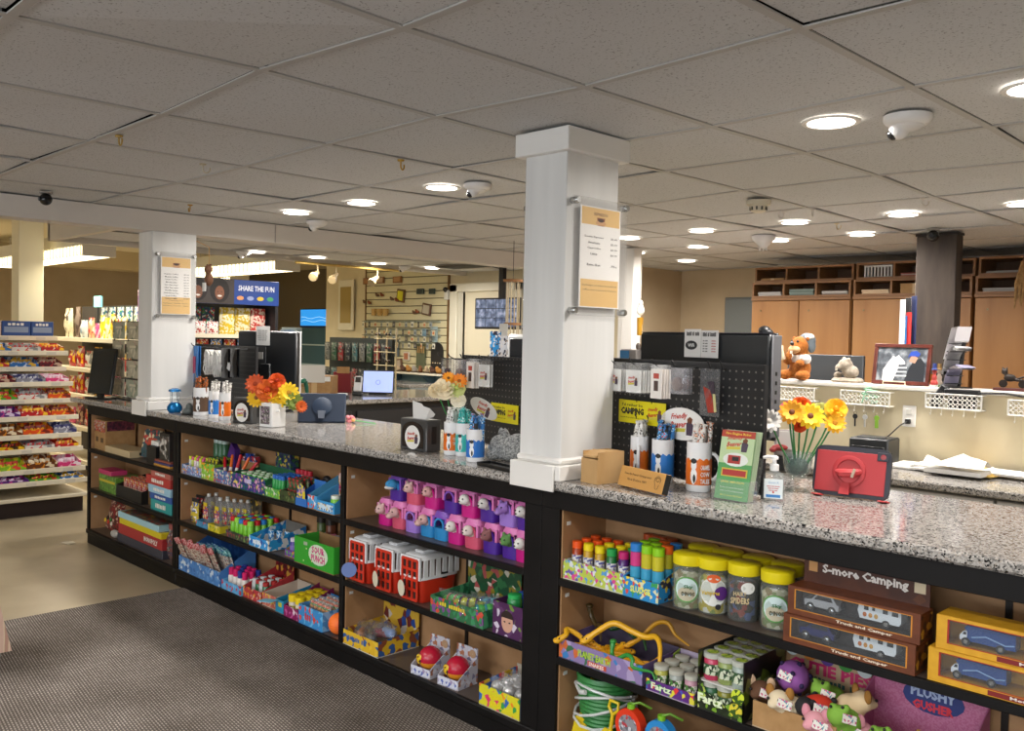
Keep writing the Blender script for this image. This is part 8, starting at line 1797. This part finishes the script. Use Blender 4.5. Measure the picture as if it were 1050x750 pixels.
frame_item('brown carved wood sign at the top of the slatwall', 377, 288.5, .13, .075, '8a5a34', 'a8764a'); frame_item('second carved wood sign with pale pattern on the slatwall', 391, 287.5, .15, .075, '9a6a44', 'c8a888'); frame_item('third carved wood sign at the top of the slatwall', 408.5, 287, .16, .075, '94643c', 'b88a5a')
frame_item('wooden frame with a yellow card tilted on the slatwall', 412, 303.5, .14, .15, '6a4a24', 'd8d01c', .12); frame_item('rustic brown picture frame leaning on the slatwall', 438.5, 317.5, .15, .13, '5a3a24', 'b8ae98', .15); frame_item('dark green metal plaque pair on the slatwall', 432, 299, .12, .06, '3a4a44', '2a3430'); frame_item('second dark green plaque on the slatwall', 444, 299, .1, .06, '3f4f48', '2a3430')
frame_item('yellow lettered card on the lower slatwall', 400, 366, .12, .07, 'd8cc1c', '3a3a14'); frame_item('yellow framed card standing over the souvenir shelf', 384, 369, .14, .12, '6a5a1c', 'd8cc1c', .1); frame_item('round white souvenir plate on the slatwall', 418, 365.5, .1, .1, 'd8d0c4', 'a86a4a'); frame_item('small wooden frame above the souvenir shelf', 410, 373, .11, .11, '6a4a34', 'b8a898', -.1)
for k in range(3):
    p = sw(387+6*k, 320.5); q = T('souvenir_mug', 'tan wooden souvenir mug in the row on the slatwall', 'mug', (p.x, SY-.05, p.z-.04), 0, 'tan mugs on the slatwall'); B().lathe([(.03, 0), (.034, .08)], 14).to('body', M('c09a54', .5), q); B().tube([(.03, 0, .065), (.05, 0, .055), (.05, 0, .03), (.03, 0, .02)], .005, 6).to('handle', M('c09a54', .5), q)
gl = [('small figurine on the slatwall ledge', '8a5a3a')]
for k, (px, py) in enumerate(((376, 310), (381, 311), (389, 303), (394, 303), (404, 307), (409, 308), (427, 321), (430, 320), (384, 352), (392, 353), (396, 355))):
    p = sw(px, py); q = T('small_figurine', ('brown animal figurine on a slatwall peg', 'rust animal figurine on a slatwall peg')[k % 2], 'figurine', (p.x, SY-.03, p.z-.02), 0, ('brown peg figurines', 'rust peg figurines')[k % 2]); blob('body', M(('6a4a34', '8a4a2a')[k % 2], .6), q, [(0, 0, .02, .032, .018, .018), (-.025, 0, .038, .015, .013, .013)], .006); B().tube([(0, .012, .01), (0, .03, .01)], .004, 5).to('peg', DSTEEL, q)
for j, py in enumerate((330, 338, 344.5, 351)):
    a, b_ = sw(374, py), sw(452, py-3); B_ = B().box(a.x-sw(414, py).x, b_.x-sw(414, py).x, -.012, .0, -.012, .012, .003)
    r = T('hook_rail', ('first', 'second', 'third', 'fourth')[j]+' grey hook rail across the slatwall', 'rail', (sw(414, py).x, SY-.001, sw(414, py).z)); B_.to('rail', M('9aa090', .4, .3), r)
    for i in range(12):
        px = 377+6.3*i+(j % 2)*3
        if px > 450: continue
        x = sw(px, py).x-r.location.x; B().tube([(x, -.012, 0), (x, -.08, 0)], .003, 5).to('peg', DSTEEL, r)
        kind = (i*5+j*3) % 4
        q = T('key_ring_card', ('white key ring card hanging on the slatwall rails', 'dark magnet card hanging on the slatwall rails', 'orange print card hanging on the slatwall rails', 'silver key ring hanging on the slatwall rails')[kind], 'souvenir', (r.location.x+x, SY-.065, r.location.z-.004), .2*(i % 3-1), ('white slatwall cards', 'dark slatwall cards', 'orange slatwall cards', 'silver slatwall rings')[kind])
        B().box(-.02, .02, -.001, .001, -.06, 0).to('card', M(('d8d4c4', '4a4844', 'd0c0a0', '9aa0a0')[kind], .5), q); B().box(-.012, .012, -.004, -.0012, -.045, -.02, .001).to('charm', M(('5a5a50', '8a8478', 'c0682a', '5a6468')[kind], .4), q)
for lb, px, py, w, h, c_ in (('clear packed blue trinket on the slatwall end', 436, 341, .09, .08, '8ab0c8'), ('clear blister pack beside the black board on the slatwall', 446, 343, .12, .17, 'a8bcc0'), ('grey hanging charms strip on the lower slatwall', 408, 357, .08, .2, '4a5860'), ('lilac card strip on the lower slatwall', 379, 356, .04, .18, '7a6a8a')):
    p = sw(px, py); q = T('blister_pack', lb, 'souvenir', (p.x, SY-.012, p.z)); B().box(-w/2, w/2, -.002, 0, -h/2, h/2).to('card', M(c_, .5), q); B().pillow(-w*.4, w*.4, -h*.4, h*.3, .012, -.004).to('blister', clear('d8e8f0', .4), q)
p = sw(449, 365); q = T('necklace_board', 'black arched display board of necklaces on the slatwall', 'display board', (p.x, SY-.008, p.z)); B().prism([(-.1, -.2), (.1, -.2), (.1, .06)]+[(.1*math.cos(a*PI/8), .06+.09*math.sin(a*PI/8)) for a in range(1, 8)]+[(-.1, .06)], -.01, 0).to('board', M('16161a', .5), q)
for k in range(4): B().lathe([(.008, -.011), (.006, -.016)], 10, ax='y').to('pendant', M(('c8b088', 'd8d0b8')[k % 2], .4), q, (-.06+.04*k, 0, -.08)); 
p = sw(432.5, 364); q = T('spoon_card', 'olive display card of wooden spoons on the slatwall', 'display board', (p.x, SY-.008, p.z)); B().box(-.08, .08, -.008, 0, -.16, .12).to('card', M('5a6048', .6), q)
for k in range(4): B().prism([(-.06+.035*k, .02), (-.045+.035*k, .02), (-.035+.035*k, .09), (-.05+.035*k, .1)], -.014, -.009).to('wooden_spoon', M('b8905a', .6), q)
sh = T('souvenir_shelf', 'white shelf of small souvenirs below the slatwall', 'shelf', (-8.35, 6.398, 0)); B().box(-1.1, 1.02, -.22, 0, .955, .975, .003).to('board', M('dcd6c4', .45), sh)
for x in (-.7, .1, .7): B().prism([(-.2, .9545), (-.002, .9545), (-.002, .78)], x-.012, x+.012, 'x').to('bracket', M('5a7a94', .5), sh)
B().box(-1.1, 1.02, -.012, -.0005, .5, .95).to('pale_blue_back', M('9ab8c4', .5), sh)
rr = random.Random(2)
for k in range(20):
    x = -9.3+k*.103; c_ = ('8a5a3a', 'c8b090', '5a3a2a', 'b8803a', 'a8a098')[k % 5]; nmc = ('brown', 'cream', 'dark', 'honey', 'grey')[k % 5]
    q = T('souvenir_figurine', f'{nmc} carved souvenir animal on the white shelf below the slatwall', 'figurine', (x, 6.27, .9755), rr.random()*2, f'{nmc} souvenirs on the white shelf'); blob('body', M(c_, .6), q, [(0, 0, .03, .035, .025, .03), (-.02, -.005, .06, .022, .02, .022)], .008); B().lathe([(.04, 0), (.04, .006)], 12).to('base', M('4a3424', .6), q)
frame_item('white framed gold patterned lottery board hanging beside the slatwall', 356, 313, .32, .62, 'e2dcc8', 'a88f4a', name='notice_board')
# display counter below: glass case
t = T('glass_counter', 'pale blue glass fronted display case below the souvenir shelf', 'display case', (-8.0, 5.72, 0)); B().box(-1.2, .75, 0, .45, 0, .55, .004).to('cabinet', M('aab4b4', .5), t); B().box(-1.2, .75, 0, .006, .56, .84).to('front_glass', clear('c8dce4', .3), t); B().box(-1.2, .75, -.01, .46, .845, .88, .005).to('granite_top', GRAN, t); B().box(-1.2, .75, .44, .446, .56, .84).to('back_glass', clear('c8dce4', .3), t)
for x in (-1.2, .73): B().box(x, x+.02, .006, .44, .551, .845).to('end_post', M('8a9498', .5), t)
# checkout island
t = T('checkout_island', 'black checkout counter with a granite top behind the long counter', 'counter', (0, 0, 0)); B().box(-5.95, -5.22, 3.05, 4.75, 0, .898).to('body', M('121214', .5), t); B().box(-5.98, -5.17, 3.0, 4.8, .8985, .93, .006).to('granite_top', GRAN, t)
for i in range(3): B().box(-5.2195, -5.2, 3.1+.55*i, 3.6+.55*i, .45, .85, .003).to('panel', M('1c1c1f', .5), t)
IZ = .9305
def isl(px, py): p = oz(px, py, IZ); p.x = min(max(p.x, -5.9), -5.25); p.y = min(max(p.y, 3.05), 4.7); return p
t = T('shipping_box', 'open cardboard box with a paper sheet on the checkout island', 'box', isl(333, 407)+Vector((-.22, .05, 0)), .75); B().box(-.15, .13, 0, .2, 0, .14, .002).to('box', CARD, t); B().box(-.02, .02, -.001, -.0002, 0, .14).to('tape', M('c8a878', .4), t); B().box(-.1, .08, .0, .004, .09, .22).to('paper_sheet', M('d0ccc4', .7), t, (0, -.006, 0)); B().box(.05, .12, -.0015, -.0003, .1, .135).to('label', PAPER, t)
def tabletscreen(lb, p, rz, w, h, col):
    t = T('tablet_screen', lb, 'tablet', p, rz, rx=-.2); B().box(-w/2, w/2, 0, .012, .01, h, .004).to('bezel', BLK, t); B().box(-w*.47, w*.47, -.0008, -.0001, .02, h-.01).to('lit_screen', M(col, .3, emit=.75), t); B().box(-w*.3, w*.3, .0, .08, 0, .01, .003).to('stand', BLK, t)
    B().lathe([(.018, -.001), (.015, -.0012)], 16, ax='y', cap=False).to('screen_icon', M('7a94d0', .4), t, (0, 0, h*.5))
tabletscreen('till tablet with a bright blue screen on the checkout island', isl(387, 405), .75, .24, .19, 'a9bcf0'); tabletscreen('slanted till tablet with pale screen behind the dark blue tablet', isl(310, 416)+Vector((-.3, .05, 0)), 1.2, .18, .2, 'c0c8f0')
t = T('red_binder', 'dark red binder standing on the checkout island', 'binder', isl(352, 406)+Vector((-.3, .2, 0)), .7); B().box(-.08, .06, 0, .05, 0, .16, .004).to('cover', M('7a1c26', .5), t); B().box(-.05, .05, -.002, -.0005, .15, .2).to('kraft_note', CARD, t)
t = T('card_terminal', 'white handheld card terminal in a black cradle on the checkout island', 'card terminal', isl(366, 406), .7, rx=-.3); B().box(-.03, .03, -.01, .012, .03, .15, .008).to('handset', M('d8d8da', .35), t); B().box(-.02, .02, -.012, -.0101, .1, .14).to('display', INK, t); B().box(-.035, .035, -.02, .03, 0, .03, .005).to('cradle', BLK, t)
t = T('card_reader', 'small flat white card reader next to the handheld terminal', 'card reader', isl(351, 408), .7); B().box(-.045, .045, -.03, .03, 0, .018, .004).to('base', BLK, t); B().box(-.035, .035, -.025, .022, .0182, .032, .004).to('reader', M('dcdcdc', .4), t)
t = T('scanner', 'dark green barcode scanner leaning on the cardboard box', 'scanner', isl(318, 410)+Vector((-.1, .04, 0)), .6, rx=.3); B().tube([(0, 0, .0), (0, .01, .08), (-.01, .02, .12)], [.012, .014, .016], 10).to('grip', M('1a5a44', .4), t); blob('head', M('1f6a50', .4), t, [(-.015, .0, .13, .02, .035, .016)], .005)
t = T('wooden_block', 'small pale wooden block beside the green scanner', 'block', isl(314, 411)+Vector((-.2, .1, 0)), .5); B().box(-.03, .03, 0, .03, 0, .1, .002).to('block', M('b8905a', .6), t); B().box(-.02, .02, -.001, -.0001, .02, .08).to('front_print', M('c8a878', .6), t)
# ---------------------------------------------------------------- camera monitor on a ceiling bracket
TY = 5.2; a, b_ = oy(487, 306, TY), oy(531, 338, TY); w = b_.x-a.x; h = a.z-b_.z
t = T('cctv_monitor', 'security monitor showing a grid of camera views on a ceiling bracket', 'monitor', ((a.x+b_.x)/2, TY, b_.z)); B().box(-w/2, w/2, 0, .04, 0, h, .006).to('housing', BLK, t)
for j in range(3):
    for i in range(4): B().box(-w*.47+i*w*.236, -w*.47+i*w*.236+w*.225, -.0008, -.0002, h*.07+j*h*.3, h*.07+j*h*.3+h*.28).to('camera_view', noise_mat('view_%d' % ((i+j*2) % 5), [(.3, ('2a3448', '3a3a48', '1c2c50', '4a4450', '30405a')[(i+j*2) % 5]), (.5, '6a7a9a'), (.7, 'b8c0d8')], 14+3*i, .4, 4), t)
for ob in t.children:
    if ob.name.startswith('camera_view'):
        bs = ob.data.materials[0].node_tree; pb = bs.nodes['Principled BSDF']; rn = [n for n in bs.nodes if n.type == 'VALTORGB'][0]; bs.links.new(rn.outputs[0], pb.inputs['Emission Color']); pb.inputs['Emission Strength'].default_value = .55
B().box(-.03, .03, .041, .07, h*.3, h*.7).to('bracket_plate', BLK, t); B().box(-.025, .025, .05, .09, h*.6, ZC-b_.z-.012).to('ceiling_arm', BLK, t); B().box(-.22, .22, .02, .12, ZC-b_.z-.02, ZC-b_.z-.006).to('ceiling_plate', M('26241f', .5), t); B().tube([(-.2, .06, ZC-b_.z-.02), (-.1, .05, ZC-b_.z-.08), (0, .06, ZC-b_.z-.1)], .004, 5).to('cable', BLK, t)
t = T('wind_chime', 'wooden wind chime with hanging rods beside the security monitor', 'wind chime', (oy(526, 300, 4.4).x, 4.4, oy(526, 288, 4.4).z)); 
for z, r in ((0, .07), (-.3, .06), (-.5, .07)): B().lathe([(r, -.008), (r, .008)], 14, (0, 0, z)).to('wood_disc', M('9a6a3c', .6), t)
for k in range(6): B().tube([(.045*math.cos(k*1.05), .045*math.sin(k*1.05), -.01), (.045*math.cos(k*1.05), .045*math.sin(k*1.05), -.48)], .005, 6).to('rod', M('b8a888', .4, .4), t)
B().tube([(0, 0, .008), (0, 0, ZC-t.location.z-.004)], .002, 5).to('cord', DARK, t); B().box(-.05, .03, -.075, -.072, -.42, -.3).to('paper_tag', M('d0cdc6', .6), t)
for k, (c_, nmc) in enumerate((('2a8ac8', 'blue'), ('c8c8cc', 'silver'), ('8a6a3a', 'brown'))): pouch(f'{nmc} chip bag lying on top of the half hidden pegboard rack', oy(508+8*k, 356, 2.75).x, 2.75, GT+.0005, .07, .47-.02*k, PR(c_, 'd8d0c8', '3a3a4a', sc=60))
t = T('white_device', 'white rounded device with dark screen beside the white column', 'device', (oy(529, 360, 2.72).x, 2.72, GT+.0005), .2); B().box(-.05, .06, 0, .05, 0, .47, .012).to('housing', M('dcdad6', .4), t); B().box(-.03, .05, -.003, -.0005, .36, .45, .004).to('screen', M('2a2c30', .2), t)
t = T('motion_sensor', 'small white motion sensor with black eye on the wall by the door frame', 'sensor', (oy(459.5, 297, 6.39).x, 6.395, oy(459.5, 303, 6.39).z)); B().box(-.03, .03, -.04, 0, -.05, .06, .006).to('housing', M('dcd8cc', .4), t); B().ball((0, -.045, .06), .028, 12, 8).to('lens', INK, t)
# ---------------------------------------------------------------- cart at the picture edge, floor litter
t = T('display_cart', 'wheeled display cart with pink and cream striped wooden side', 'cart', (-3.89, 1.075, 0), .0)
STR = None
m, nt, b = newmat('striped_side'); wv = nt.nodes.new('ShaderNodeTexWave'); wv.inputs['Scale'].default_value = 9; wv.bands_direction = 'Y'; wv.inputs['Distortion'].default_value = .6; nt.links.new(coords(nt), wv.inputs['Vector']); r = ramp(nt, [(.2, 'b08a7a'), (.5, 'd8c8a8'), (.8, 'c8a898')]); nt.links.new(wv.outputs['Fac'], r.inputs[0]); nt.links.new(r.outputs[0], b.inputs['Base Color'])
B().prism([(-.7, .1), (.02, .1), (-.1, .62), (-.7, .62)], -.4, 0, 'x').to('side_board', m, t); B().box(-.4, 0, -.7, -.02, .085, .0995).to('base_board', M('8a8a88', .4, .5), t)
for x in (-.35, -.06):
    for y in (-.6, -.05): B().lathe([(.035, -.012), (.035, .012)], 16, ax='x').to('caster_wheel', BLK, t, (x, y, .0352)); B().box(x-.02, x+.02, y-.02, y+.02, .06, .085).to('caster_fork', DSTEEL, t)
p = oz(70, 557, .001); t = T('paper_scrap', 'white paper scrap lying on the concrete floor', 'paper', p); B().add([(-.05, -.03, 0), (.06, -.02, .002), (.05, .03, .004), (-.03, .04, .001)], [(0, 1, 2, 3)]).to('sheet', M('d8d2c0', .7), t); B().add([(.0, -.01, .004), (.06, -.0, .008), (.04, .03, .006)], [(0, 1, 2)]).to('fold', M('d8d2c0', .7), t)
finish_texts()
